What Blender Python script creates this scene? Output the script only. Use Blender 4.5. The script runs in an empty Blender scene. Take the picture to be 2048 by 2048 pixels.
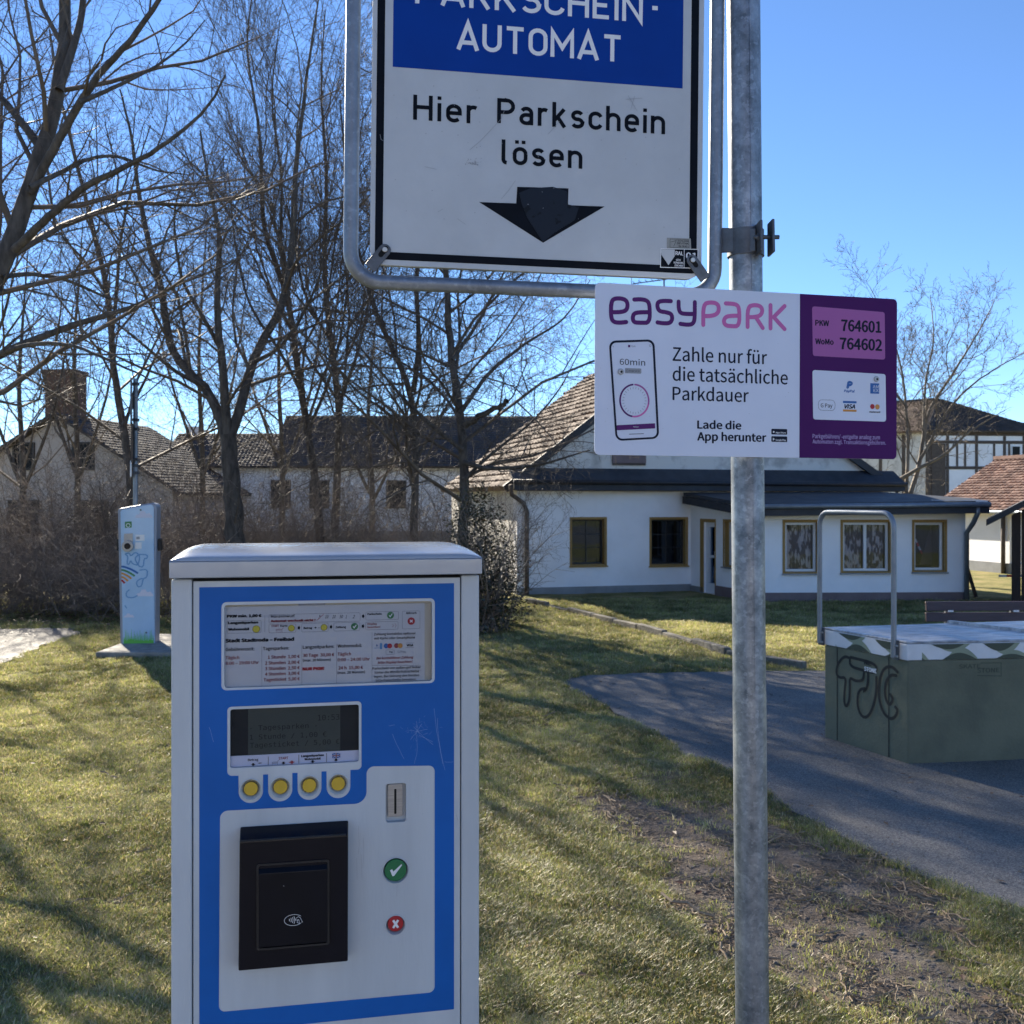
import bpy, bmesh, math, random, os
import numpy as np
from mathutils import Vector, Matrix
from mathutils.geometry import tessellate_polygon

R = math.radians
EYE = 2.0          # camera height, ground is z = 0
F = 2048.0         # focal length in photo pixels (photo is 2048 wide)
HOR = 1000.0       # row of the horizon
SUN_EL = 27.0
SUN_AZ = (-0.48, 0.877)    # ground direction towards the sun (behind, left)

# ------------------------------------------------------------------ camera, world, sun
sc = bpy.context.scene
COL = sc.collection
cam = bpy.data.cameras.new('camera'); cam_o = bpy.data.objects.new('camera', cam); COL.objects.link(cam_o)
cam_o.location = (0, 0, EYE); cam_o.rotation_euler = (R(90), 0, 0)
cam.sensor_width = 36; cam.lens = 36; cam.shift_y = (HOR - 1024) / 2048.0
cam.clip_start = 0.05; cam.clip_end = 2000
cam.dof.use_dof = True; cam.dof.focus_distance = 1.85; cam.dof.aperture_fstop = 18.0
sc.camera = cam_o
w = bpy.data.worlds.new('World'); sc.world = w; w.use_nodes = True
nt = w.node_tree; bg = nt.nodes['Background']
sky = nt.nodes.new('ShaderNodeTexSky'); sky.sky_type = 'NISHITA'; sky.sun_disc = False
sky.sun_elevation = R(SUN_EL); sky.sun_rotation = math.atan2(SUN_AZ[0], SUN_AZ[1])
sky.altitude = 2500; sky.air_density = 1.0; sky.dust_density = 0.0; sky.ozone_density = 6.0
nt.links.new(sky.outputs[0], bg.inputs[0]); bg.inputs[1].default_value = 0.071
sl = bpy.data.lights.new('sun', 'SUN'); sl.energy = 5.0; sl.angle = R(0.55); sl.color = (1.0, 0.9, 0.74)
so = bpy.data.objects.new('sun', sl); COL.objects.link(so)
S = Vector((SUN_AZ[0] * math.cos(R(SUN_EL)), SUN_AZ[1] * math.cos(R(SUN_EL)), math.sin(R(SUN_EL))))
so.rotation_euler = S.to_track_quat('Z', 'Y').to_euler(); so.location = (-8, 15, 12)
sc.view_settings.view_transform = 'Standard'; sc.view_settings.look = 'None'
sc.view_settings.exposure = 1.68; sc.view_settings.gamma = 1
sc.cycles.max_bounces = 8; sc.cycles.transparent_max_bounces = 12
sc.cycles.use_denoising = True

# ------------------------------------------------------------------ materials
def mat(name, col, rough=0.6, metal=0.0, var=0.0, scale=8.0, col2=None, bump=0.0, bscale=None, spec=0.5, coat=0.0, detail=5.0, stretch=None, contrast=(0.35, 0.65)):
    m = bpy.data.materials.new(name); m.use_nodes = True
    n = m.node_tree.nodes; l = m.node_tree.links; b = n['Principled BSDF']
    b.inputs['Base Color'].default_value = (*col, 1); b.inputs['Roughness'].default_value = rough
    b.inputs['Metallic'].default_value = metal; b.inputs['Specular IOR Level'].default_value = spec
    b.inputs['Coat Weight'].default_value = coat
    if var or col2 or bump:
        tc = n.new('ShaderNodeTexCoord'); mp = n.new('ShaderNodeMapping'); l.new(tc.outputs['Object'], mp.inputs[0])
        if stretch: mp.inputs['Scale'].default_value = stretch
    if var or col2:
        nz = n.new('ShaderNodeTexNoise'); nz.inputs['Scale'].default_value = scale; nz.inputs['Detail'].default_value = detail
        nz.inputs['Roughness'].default_value = 0.62; l.new(mp.outputs[0], nz.inputs[0])
        cr = n.new('ShaderNodeValToRGB'); l.new(nz.outputs[0], cr.inputs[0])
        c2 = col2 or tuple(c * (1 - var) for c in col)
        cr.color_ramp.elements[0].position = contrast[0]; cr.color_ramp.elements[0].color = (*c2, 1)
        cr.color_ramp.elements[1].position = contrast[1]; cr.color_ramp.elements[1].color = (*col, 1)
        l.new(cr.outputs[0], b.inputs['Base Color'])
        mr = n.new('ShaderNodeMapRange'); l.new(nz.outputs[0], mr.inputs[0])
        mr.inputs[3].default_value = min(1, rough * 1.25); mr.inputs[4].default_value = rough * 0.8
        l.new(mr.outputs[0], b.inputs['Roughness'])
    if bump:
        n2 = n.new('ShaderNodeTexNoise'); n2.inputs['Scale'].default_value = bscale or scale * 4; n2.inputs['Detail'].default_value = 6
        l.new(mp.outputs[0], n2.inputs[0]); bp = n.new('ShaderNodeBump'); bp.inputs['Strength'].default_value = min(1, bump)
        bp.inputs['Distance'].default_value = 0.02; l.new(n2.outputs[0], bp.inputs['Height']); l.new(bp.outputs[0], b.inputs['Normal'])
    return m

def galv(name, base=(0.33, 0.36, 0.38), dark=(0.17, 0.19, 0.21)):
    m = mat(name, base, 0.42, 0.75)
    n = m.node_tree.nodes; l = m.node_tree.links; b = n['Principled BSDF']
    tc = n.new('ShaderNodeTexCoord')
    v = n.new('ShaderNodeTexVoronoi'); v.inputs['Scale'].default_value = 110; l.new(tc.outputs['Object'], v.inputs[0])
    nz = n.new('ShaderNodeTexNoise'); nz.inputs['Scale'].default_value = 16; nz.inputs['Detail'].default_value = 9; nz.inputs['Roughness'].default_value = 0.7
    l.new(tc.outputs['Object'], nz.inputs[0])
    mp = n.new('ShaderNodeMapping'); mp.inputs['Scale'].default_value = (30, 30, 4); l.new(tc.outputs['Object'], mp.inputs[0])
    st = n.new('ShaderNodeTexNoise'); st.inputs['Scale'].default_value = 1.0; st.inputs['Detail'].default_value = 5; l.new(mp.outputs[0], st.inputs[0])
    a1 = n.new('ShaderNodeMath'); a1.operation = 'MULTIPLY_ADD'; l.new(v.outputs['Color'], a1.inputs[0]); a1.inputs[1].default_value = 0.13; l.new(nz.outputs[0], a1.inputs[2])
    a2 = n.new('ShaderNodeMath'); a2.operation = 'MULTIPLY_ADD'; l.new(st.outputs[0], a2.inputs[0]); a2.inputs[1].default_value = 0.5; l.new(a1.outputs[0], a2.inputs[2])
    cr = n.new('ShaderNodeValToRGB'); l.new(a2.outputs[0], cr.inputs[0])
    e = cr.color_ramp.elements; e[0].position = 0.62; e[0].color = (*dark, 1); e[1].position = 1.08; e[1].color = (*base, 1)
    e2 = e.new(0.98); e2.color = (*[c * 0.92 for c in base], 1)
    l.new(cr.outputs[0], b.inputs['Base Color'])
    fl = n.new('ShaderNodeTexNoise'); fl.inputs['Scale'].default_value = 70; fl.inputs['Detail'].default_value = 2; l.new(tc.outputs['Object'], fl.inputs[0])
    fr = n.new('ShaderNodeValToRGB'); l.new(fl.outputs[0], fr.inputs[0]); fr.color_ramp.elements[0].position = .60; fr.color_ramp.elements[0].color = (0, 0, 0, 1); fr.color_ramp.elements[1].position = .65; fr.color_ramp.elements[1].color = (.22, .22, .22, 1)
    fx = n.new('ShaderNodeMix'); fx.data_type = 'RGBA'; l.new(fr.outputs[0], fx.inputs[0]); l.new(cr.outputs[0], fx.inputs[6]); fx.inputs[7].default_value = (*[min(1, c * 1.6) for c in base], 1); l.new(fx.outputs[2], b.inputs['Base Color'])
    mr = n.new('ShaderNodeMapRange'); l.new(a1.outputs[0], mr.inputs[0]); mr.inputs[3].default_value = 0.62; mr.inputs[4].default_value = 0.4
    l.new(mr.outputs[0], b.inputs['Roughness'])
    bp = n.new('ShaderNodeBump'); bp.inputs['Strength'].default_value = 0.25; bp.inputs['Distance'].default_value = 0.002
    l.new(a2.outputs[0], bp.inputs['Height']); l.new(bp.outputs[0], b.inputs['Normal'])
    return m

def glass(name, tint=0.75, rough=0.02, ior=1.65):
    m = bpy.data.materials.new(name); m.use_nodes = True
    n = m.node_tree.nodes; l = m.node_tree.links; n.remove(n['Principled BSDF'])
    tr = n.new('ShaderNodeBsdfTransparent'); tr.inputs[0].default_value = (tint, tint, tint * 1.02, 1)
    gl = n.new('ShaderNodeBsdfGlossy'); gl.inputs['Roughness'].default_value = rough; gl.inputs[0].default_value = (.6, .75, .95, 1)
    fr = n.new('ShaderNodeFresnel'); fr.inputs[0].default_value = ior
    mx = n.new('ShaderNodeMixShader'); l.new(fr.outputs[0], mx.inputs[0]); l.new(tr.outputs[0], mx.inputs[1]); l.new(gl.outputs[0], mx.inputs[2])
    tc = n.new('ShaderNodeTexCoord'); nz = n.new('ShaderNodeTexNoise'); nz.inputs['Scale'].default_value = 1.6; l.new(tc.outputs['Object'], nz.inputs[0])
    bp = n.new('ShaderNodeBump'); bp.inputs['Strength'].default_value = 0.03; bp.inputs['Distance'].default_value = 0.05
    l.new(nz.outputs[0], bp.inputs['Height']); l.new(bp.outputs[0], gl.inputs['Normal'])
    l.new(mx.outputs[0], n['Material Output'].inputs[0]); return m

def leafy(name, c1, c2, trans=0.35, rnd=True):
    m = bpy.data.materials.new(name); m.use_nodes = True
    n = m.node_tree.nodes; l = m.node_tree.links; n.remove(n['Principled BSDF'])
    if rnd: src = n.new('ShaderNodeObjectInfo').outputs['Random']
    else: src = n.new('ShaderNodeNewGeometry').outputs['Random Per Island']
    geo = n.new('ShaderNodeNewGeometry'); nz = n.new('ShaderNodeTexNoise'); nz.inputs['Scale'].default_value = 0.9; nz.inputs['Detail'].default_value = 3
    l.new(geo.outputs['Position'], nz.inputs[0])
    ad = n.new('ShaderNodeMath'); ad.operation = 'MULTIPLY_ADD'; l.new(nz.outputs[0], ad.inputs[0]); ad.inputs[1].default_value = 2.6; ad.inputs[2].default_value = -1.35
    ad2 = n.new('ShaderNodeMath'); ad2.use_clamp = True; l.new(src, ad2.inputs[0]); l.new(ad.outputs[0], ad2.inputs[1])
    cr = n.new('ShaderNodeValToRGB'); l.new(ad2.outputs[0], cr.inputs[0])
    cr.color_ramp.elements[0].color = (*c1, 1); cr.color_ramp.elements[1].color = (*c2, 1)
    df = n.new('ShaderNodeBsdfDiffuse'); tl = n.new('ShaderNodeBsdfTranslucent'); gl = n.new('ShaderNodeBsdfGlossy'); gl.inputs['Roughness'].default_value = 0.45
    l.new(cr.outputs[0], df.inputs[0]); l.new(cr.outputs[0], tl.inputs[0])
    mx = n.new('ShaderNodeMixShader'); mx.inputs[0].default_value = trans; l.new(df.outputs[0], mx.inputs[1]); l.new(tl.outputs[0], mx.inputs[2])
    m2 = n.new('ShaderNodeMixShader'); m2.inputs[0].default_value = 0.07; l.new(mx.outputs[0], m2.inputs[1]); l.new(gl.outputs[0], m2.inputs[2])
    l.new(m2.outputs[0], n['Material Output'].inputs[0]); return m

M = {}
M['white_paint'] = mat('machine_white', (0.56, 0.595, 0.62), 0.42, 0, 0.15, 9, stretch=(1, 1, .14), coat=0.15, bump=0.04, bscale=350)
M['cap_grey'] = mat('cap_grey', (0.40, 0.43, 0.48), 0.22, 0.1, 0.12, 7, coat=0.3)
M['blue_film'] = mat('blue_film', (0.003, 0.12, 0.45), 0.42, 0, 0.18, 4, spec=0.25)
M['sheet'] = mat('tariff_paper', (0.62, 0.62, 0.60), 0.7, 0, 0.08, 4)
M['sheet_aged'] = mat('paper_aged', (0.55, 0.50, 0.38), 0.8)
M['black'] = mat('black_plastic', (0.004, 0.005, 0.011), 0.25, 0, 0.2, 30, spec=0.25)
M['black_mat'] = mat('black_matt', (0.010, 0.010, 0.012), 0.5, 0, 0.2, 60)
M['pad_black'] = mat('reader_pad', (0.006, 0.007, 0.012), 0.3, 0, 0.3, 20, spec=0.2)
M['gap'] = mat('shadow_gap_rubber', (0.012, 0.012, 0.014), 0.8)
M['yellow'] = mat('yellow_button', (0.66, 0.42, 0.03), 0.45, 0, 0.08, 40)
M['green'] = mat('green_button', (0.01, 0.16, 0.055), 0.4)
M['red'] = mat('red_button', (0.42, 0.012, 0.02), 0.4)
M['steel'] = mat('brushed_steel', (0.42, 0.41, 0.41), 0.42, 0.7, 0.2, 30, stretch=(1, 1, 14))
M['slot'] = mat('dark_slot', (0.003, 0.003, 0.003), 0.9)
M['lcd'] = mat('lcd_glass', (0.075, 0.088, 0.075), 0.5, 0, 0.1, 5, spec=0.1)
M['lcd_side'] = mat('lcd_bezel', (0.018, 0.021, 0.024), 0.5, spec=0.1)
M['lcd_ink'] = mat('lcd_ink', (0.020, 0.024, 0.022), 0.5, spec=0.1)
M['ink'] = mat('ink_dark', (0.012, 0.014, 0.022), 0.6, spec=0.2)
M['ink_red'] = mat('ink_red', (0.27, 0.035, 0.04), 0.6)
M['ink_red2'] = mat('ink_bright_red', (0.42, 0.02, 0.03), 0.6)
M['ink_grey'] = mat('ink_grey', (0.30, 0.31, 0.33), 0.6)
M['ink_yellow'] = mat('ink_yellow', (0.62, 0.52, 0.04), 0.6)
M['ink_green'] = mat('ink_green', (0.06, 0.22, 0.08), 0.6)
M['ink_blue'] = mat('ink_blue', (0.02, 0.12, 0.38), 0.6)
M['ink_orange'] = mat('ink_orange', (0.62, 0.27, 0.05), 0.6)
M['ink_lblue'] = mat('ink_light_blue', (0.10, 0.28, 0.50), 0.6)
M['ink_white'] = mat('ink_white', (0.80, 0.80, 0.80), 0.6)
M['scratch'] = mat('scratch', (0.22, 0.34, 0.60), 0.5)
M['sign_white'] = mat('sign_white', (0.53, 0.55, 0.565), 0.45, 0, 0.10, 6, bump=0.03, bscale=60)
M['sign_edge'] = mat('sign_back_aluminium', (0.45, 0.46, 0.47), 0.4, 0.7)
M['sign_blue'] = mat('sign_blue', (0.0, 0.045, 0.30), 0.45, 0, 0.15, 4, spec=0.15)
M['sign_black'] = mat('sign_black', (0.003, 0.005, 0.010), 0.5, 0, 0.4, 18, spec=0.12)
M['sticker_grey'] = mat('sticker_grey', (0.34, 0.34, 0.31), 0.5, 0, 0.2, 90)
M['worn_sticker'] = mat('worn_arrow_sticker', (0.010, 0.014, 0.022), 0.35, 0, 0, 38, col2=(0.003, 0.004, 0.006), contrast=(0.36, 0.40), spec=0.2)
M['info_white'] = mat('info_white', (0.68, 0.71, 0.82), 0.38, 0, 0.05, 4, coat=0.1)
M['purple'] = mat('info_purple', (0.070, 0.006, 0.105), 0.45, 0, 0.08, 4, spec=0.15)
M['dark_purple'] = mat('logo_purple', (0.10, 0.012, 0.13), 0.4, spec=0.2)
M['pink'] = mat('info_pink', (0.36, 0.075, 0.30), 0.4)
M['logo_pink'] = mat('logo_pink', (0.58, 0.11, 0.36), 0.4)
M['navy'] = mat('navy_ink', (0.008, 0.012, 0.03), 0.5, spec=0.15)
M['lavender'] = mat('lavender_ink', (0.42, 0.30, 0.56), 0.5)
M['galv'] = galv('galvanised_steel', (0.38, 0.41, 0.45), (0.13, 0.15, 0.17))
M['galv2'] = galv('galvanised_tube', (0.30, 0.33, 0.37), (0.20, 0.22, 0.25))
M['steel_dark'] = mat('bracket_steel', (0.14, 0.15, 0.165), 0.5, 0.6, 0.3, 40)
M['bolt'] = mat('bolt_zinc', (0.55, 0.52, 0.46), 0.35, 0.9)
M['bark'] = mat('bark_dark', (0.115, 0.098, 0.082), 0.9, 0, 0, 14, col2=(0.045, 0.038, 0.033), bump=0.6, bscale=30, stretch=(1, 1, 0.3))
M['twig'] = mat('twig_brown', (0.15, 0.12, 0.095), 0.7, 0, 0, 3, col2=(0.08, 0.064, 0.052))
M['twig_sunlit'] = mat('twig_sunlit', (0.21, 0.17, 0.12), 0.7, 0, 0, 3, col2=(0.12, 0.095, 0.07))  # lighter twig brown, backlight put into the colour
M['twig_shrub'] = mat('shrub_twig', (0.30, 0.245, 0.205), 0.85, 0, 0, 2.0, col2=(0.15, 0.12, 0.10))
M['ivy'] = leafy('ivy_leaf', (0.018, 0.03, 0.012), (0.09, 0.085, 0.04), 0.25, rnd=False)
M['dead_leaf'] = leafy('dead_leaf', (0.10, 0.045, 0.022), (0.30, 0.20, 0.11), 0.3, rnd=False)
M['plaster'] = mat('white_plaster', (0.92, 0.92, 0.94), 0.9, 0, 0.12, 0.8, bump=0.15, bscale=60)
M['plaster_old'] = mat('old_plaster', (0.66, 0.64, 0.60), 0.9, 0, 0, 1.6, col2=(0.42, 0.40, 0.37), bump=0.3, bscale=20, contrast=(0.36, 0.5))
M['plaster_pink'] = mat('pinkish_plaster', (0.52, 0.46, 0.43), 0.9, 0, 0.15, 1.5)
M['plinth_grey'] = mat('plinth_grey', (0.27, 0.28, 0.29), 0.9, 0, 0.2, 3)
M['plinth_brown'] = mat('plinth_brown', (0.20, 0.15, 0.15), 0.9, 0, 0.2, 3)
M['ochre'] = mat('ochre_trim', (0.36, 0.22, 0.07), 0.8, 0, 0.12, 5)
M['upvc'] = mat('white_window_frame', (0.70, 0.71, 0.73), 0.4, 0, 0.03, 4)
M['frame_dark'] = mat('dark_window_frame', (0.022, 0.020, 0.022), 0.5, 0, 0.2, 8)
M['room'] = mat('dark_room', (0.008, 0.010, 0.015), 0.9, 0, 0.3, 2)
M['glass'] = glass('window_glass', 0.8, 0.02, 1.5)
M['glass_thin'] = glass('clear_cover', 0.95, 0.05, 1.22)
M['curtain'] = mat('lace_curtain', (0.90, 0.84, 0.80), 0.9, 0, 0, 5.0, col2=(0.16, 0.14, 0.14), detail=1.5, stretch=(2.4, 2.4, 1.0), contrast=(0.47, 0.56))
M['curtain_dark'] = mat('dark_curtain', (0.13, 0.10, 0.10), 0.9, 0, 0.3, 3)
M['roof_dark'] = mat('roof_felt_dark', (0.035, 0.042, 0.055), 0.6, 0, 0.3, 3, bump=0.1)
M['fascia'] = mat('fascia_dark', (0.020, 0.023, 0.032), 0.6, 0, 0.2, 4)
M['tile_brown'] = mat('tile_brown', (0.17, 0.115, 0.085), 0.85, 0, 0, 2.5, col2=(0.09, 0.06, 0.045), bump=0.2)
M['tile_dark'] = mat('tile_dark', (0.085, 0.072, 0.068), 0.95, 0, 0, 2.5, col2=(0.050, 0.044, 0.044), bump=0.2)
M['tile_red'] = mat('tile_red', (0.26, 0.155, 0.12), 0.85, 0, 0, 1.5, col2=(0.17, 0.105, 0.085), bump=0.2)
M['timber'] = mat('timber_dark', (0.10, 0.078, 0.065), 0.8, 0, 0.3, 8)
M['timber_black'] = mat('shed_board', (0.030, 0.016, 0.012), 0.75, 0, 0.35, 6, stretch=(4, 4, 0.6))
M['brick'] = mat('chimney_brick', (0.17, 0.085, 0.06), 0.9, 0, 0.35, 9)
M['zinc'] = mat('zinc_pipe', (0.24, 0.27, 0.31), 0.45, 0.5, 0.2, 6)
M['concrete'] = mat('concrete', (0.34, 0.32, 0.29), 0.9, 0, 0, 7, col2=(0.20, 0.19, 0.17), bump=0.4, bscale=60)
M['kerb'] = mat('kerb_stone', (0.24, 0.225, 0.19), 0.9, 0, 0, 10, col2=(0.12, 0.11, 0.09), bump=0.6, bscale=40)
M['box_green'] = mat('box_green', (0.150, 0.158, 0.105), 0.6, 0, 0, 2.5, col2=(0.105, 0.114, 0.078), bump=0.15, bscale=50)
M['box_top'] = mat('box_top', (0.50, 0.51, 0.53), 0.35, 0.1, 0, 5, col2=(0.24, 0.25, 0.27), stretch=(1.5, 5, 1), contrast=(.38, .60))
M['camo_white'] = mat('camo_white', (0.72, 0.73, 0.76), 0.5, 0, 0.1, 8)
M['camo_sage'] = mat('camo_sage', (0.27, 0.31, 0.22), 0.55, 0, 0.1, 8)
M['camo_dark'] = mat('camo_dark', (0.052, 0.068, 0.046), 0.55, 0, 0.1, 8)
M['spray'] = mat('black_spray', (0.012, 0.012, 0.012), 0.6)
M['bench_wood'] = mat('bench_wood', (0.060, 0.032, 0.038), 0.5, 0, 0.3, 5, stretch=(0.6, 6, 6))
M['bench_end'] = mat('bench_end_grain', (0.20, 0.13, 0.10), 0.8)
M['charger_blue'] = mat('charger_blue', (0.38, 0.58, 0.80), 0.35, 0, 0.1, 2, coat=0.3)
M['charger_rim'] = mat('charger_rim', (0.26, 0.29, 0.36), 0.4, 0.2)
M['cloud'] = mat('cloud_print', (0.60, 0.62, 0.74), 0.4)
M['spray_blue'] = mat('blue_marker', (0.12, 0.30, 0.56), 0.5)
M['grass_print'] = mat('grass_print', (0.12, 0.48, 0.07), 0.4)
M['tape_red'] = mat('tape_red', (0.55, 0.03, 0.03), 0.5)

# ------------------------------------------------------------------ object helpers
def tag(o, label=None, cat=None, group=None, kind=None):
    if label: o['label'] = label
    if cat: o['category'] = cat
    if group: o['group'] = group
    if kind: o['kind'] = kind
    return o

def empty(name, loc, label, cat, group=None):
    o = bpy.data.objects.new(name, None); COL.objects.link(o); o.location = loc
    o.empty_display_size = 0.2; return tag(o, label, cat, group)

def base_of(o):
    v = Vector((0, 0, 0))
    while o is not None: v += o.location; o = o.parent
    return v

def link_mesh(name, me, parent=None, at=None):
    o = bpy.data.objects.new(name, me); COL.objects.link(o)
    if parent is not None: o.parent = parent
    if at is not None: o.location = at
    return o

class MB:
    """collects shapes in world coordinates, built as ONE mesh object"""
    def __init__(s): s.v = []; s.f = []
    def add(s, vs, fs):
        k = len(s.v); s.v += [tuple(p) for p in vs]; s.f += [tuple(i + k for i in f) for f in fs]; return s
    def hexa(s, p):      # 8 points: bottom 4 ccw, top 4 ccw
        return s.add(p, [(3, 2, 1, 0), (4, 5, 6, 7), (0, 1, 5, 4), (1, 2, 6, 5), (2, 3, 7, 6), (3, 0, 4, 7)])
    def box(s, x0, y0, z0, x1, y1, z1):
        return s.hexa([(x0, y0, z0), (x1, y0, z0), (x1, y1, z0), (x0, y1, z0), (x0, y0, z1), (x1, y0, z1), (x1, y1, z1), (x0, y1, z1)])
    def beam(s, a, b, w, h=None, up=(0, 0, 1)):
        a = Vector(a); b = Vector(b); t = (b - a).normalized(); u = Vector(up)
        if abs(t.dot(u)) > 0.98: u = Vector((1, 0, 0))
        x = t.cross(u).normalized(); y = x.cross(t).normalized(); h = h or w
        x *= w / 2; y *= h / 2
        return s.hexa([a - x - y, a + x - y, b + x - y, b - x - y, a - x + y, a + x + y, b + x + y, b - x + y])
    def slab(s, top, th):   # polygon (world points) extruded straight down
        n = len(top); t = [Vector(p) for p in top]; b = [p - Vector((0, 0, th)) for p in t]
        return s.add(t + b, [tuple(range(n)), tuple(range(2 * n - 1, n - 1, -1))] + [(i, i + n, (i + 1) % n + n, (i + 1) % n) for i in range(n)])
    def prism(s, pl, pts, d0, d1):
        n = len(pts)
        vs = [pl.pt(a, b, d1) for a, b in pts] + [pl.pt(a, b, d0) for a, b in pts]
        return s.add(vs, [tuple(range(n)), tuple(range(2 * n - 1, n - 1, -1))] + [(i, i + n, (i + 1) % n + n, (i + 1) % n) for i in range(n)])
    def flat(s, pl, pts, d): return s.add([pl.pt(a, b, d) for a, b in pts], [tuple(range(len(pts)))])
    def rect(s, pl, a, d0, d1): return s.prism(pl, [(a[0], a[1]), (a[2], a[1]), (a[2], a[3]), (a[0], a[3])], d0, d1)
    def ring(s, pl, po, pi, d0, d1):
        n = len(po); vs = [pl.pt(a, b, d1) for a, b in po] + [pl.pt(a, b, d1) for a, b in pi] + [pl.pt(a, b, d0) for a, b in po] + [pl.pt(a, b, d0) for a, b in pi]
        fs = []
        for i in range(n):
            j = (i + 1) % n
            fs += [(i, j, n + j, n + i), (i, 2 * n + i, 2 * n + j, j), (n + i, n + j, 3 * n + j, 3 * n + i), (2 * n + i, 3 * n + i, 3 * n + j, 2 * n + j)]
        return s.add(vs, fs)
    def holed(s, pl, loops, d, depth=0.0, outer_depth=0.0):
        """flat sheet with holes (loops[0] is the outline), walls going back from each hole"""
        vv = [[Vector((a, b, 0)) for a, b in lp] for lp in loops]
        tri = tessellate_polygon(vv); flatp = [p for lp in loops for p in lp]
        s.add([pl.pt(a, b, d) for a, b in flatp], tri)
        for k, lp in enumerate(loops):
            dd = depth if k else outer_depth
            if not dd: continue
            n = len(lp); s.add([pl.pt(a, b, d) for a, b in lp] + [pl.pt(a, b, d - dd) for a, b in lp], [(i, (i + 1) % n, (i + 1) % n + n, i + n) for i in range(n)])
        return s
    def tube(s, path, r, k=10, caps=True, closed=False):
        P = [Vector(p) for p in path]; n = len(P); rr = r if isinstance(r, (list, tuple)) else [r] * n
        prev = None; rings = []
        for i in range(n):
            if closed: t = P[(i + 1) % n] - P[i - 1]
            else: t = P[min(i + 1, n - 1)] - P[max(i - 1, 0)]
            t.normalize()
            if prev is None:
                a = Vector((0, 0, 1)) if abs(t.z) < 0.9 else Vector((1, 0, 0)); x = t.cross(a).normalized()
            else: x = (prev - t * prev.dot(t)).normalized()
            prev = x; y = t.cross(x)
            rings.append([P[i] + (x * math.cos(2 * math.pi * q / k) + y * math.sin(2 * math.pi * q / k)) * rr[i] for q in range(k)])
        vs = [p for g in rings for p in g]; fs = []
        for i in range(n if closed else n - 1):
            for q in range(k):
                j = (i + 1) % n
                fs.append((i * k + q, i * k + (q + 1) % k, j * k + (q + 1) % k, j * k + q))
        if caps and not closed: fs += [tuple(range(k - 1, -1, -1)), tuple((n - 1) * k + q for q in range(k))]
        return s.add(vs, fs)
    def build(s, name, m, parent=None, smooth=False, bevel=0.0, at=None, seg=2, auto=None, label=None):
        b = Vector(at) if at is not None else (base_of(parent) if parent is not None else Vector((0, 0, 0)))
        me = bpy.data.meshes.new(name); me.from_pydata([(p[0] - b.x, p[1] - b.y, p[2] - b.z) for p in s.v], [], s.f); me.update()
        bm = bmesh.new(); bm.from_mesh(me); bmesh.ops.recalc_face_normals(bm, faces=bm.faces); bm.to_mesh(me); bm.free()
        me.materials.append(M[m] if isinstance(m, str) else m)
        if smooth: me.polygons.foreach_set('use_smooth', [True] * len(me.polygons))
        if auto: me.set_sharp_from_angle(angle=R(auto))
        o = link_mesh(name, me, parent)
        if at is not None and parent is None: o.location = b
        if bevel:
            md = o.modifiers.new('bevel', 'BEVEL'); md.width = bevel; md.segments = seg; md.limit_method = 'ANGLE'; md.angle_limit = R(40)
        if label: o['label'] = label
        return o

class Plane:
    """vertical (or slightly rolled) plane; s runs right, t up, d towards the viewer"""
    def __init__(s, p0, yaw, roll=0.0):
        s.p0 = Vector(p0); c, q = math.cos(yaw), math.sin(yaw)
        ex = Vector((c, q, 0)); n = Vector((q, -c, 0)); up = Vector((0, 0, 1))
        s.ex = ex * math.cos(roll) + up * math.sin(roll); s.up = up * math.cos(roll) - ex * math.sin(roll); s.n = n
    def pt(s, a, b, d=0.0): return s.p0 + s.ex * a + s.up * b + s.n * d
    def loc(s, u, v, d=0.0):
        r = Vector(((u - 1024) / F, 1.0, -(v - HOR) / F)); c = Vector((0, 0, EYE)); o = s.p0 + s.n * d
        k = (o - c).dot(s.n) / r.dot(s.n); p = c + r * k - o
        return (p.dot(s.ex), p.dot(s.up))

def gpt(u, v, z=0.0):     # point of the ground seen at photo pixel (u, v)
    Y = (EYE - z) * F / (v - HOR); return Vector(((u - 1024) / F * Y, Y, z))
def at(u, v, Y): return Vector(((u - 1024) / F * Y, Y, EYE - (v - HOR) / F * Y))

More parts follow.
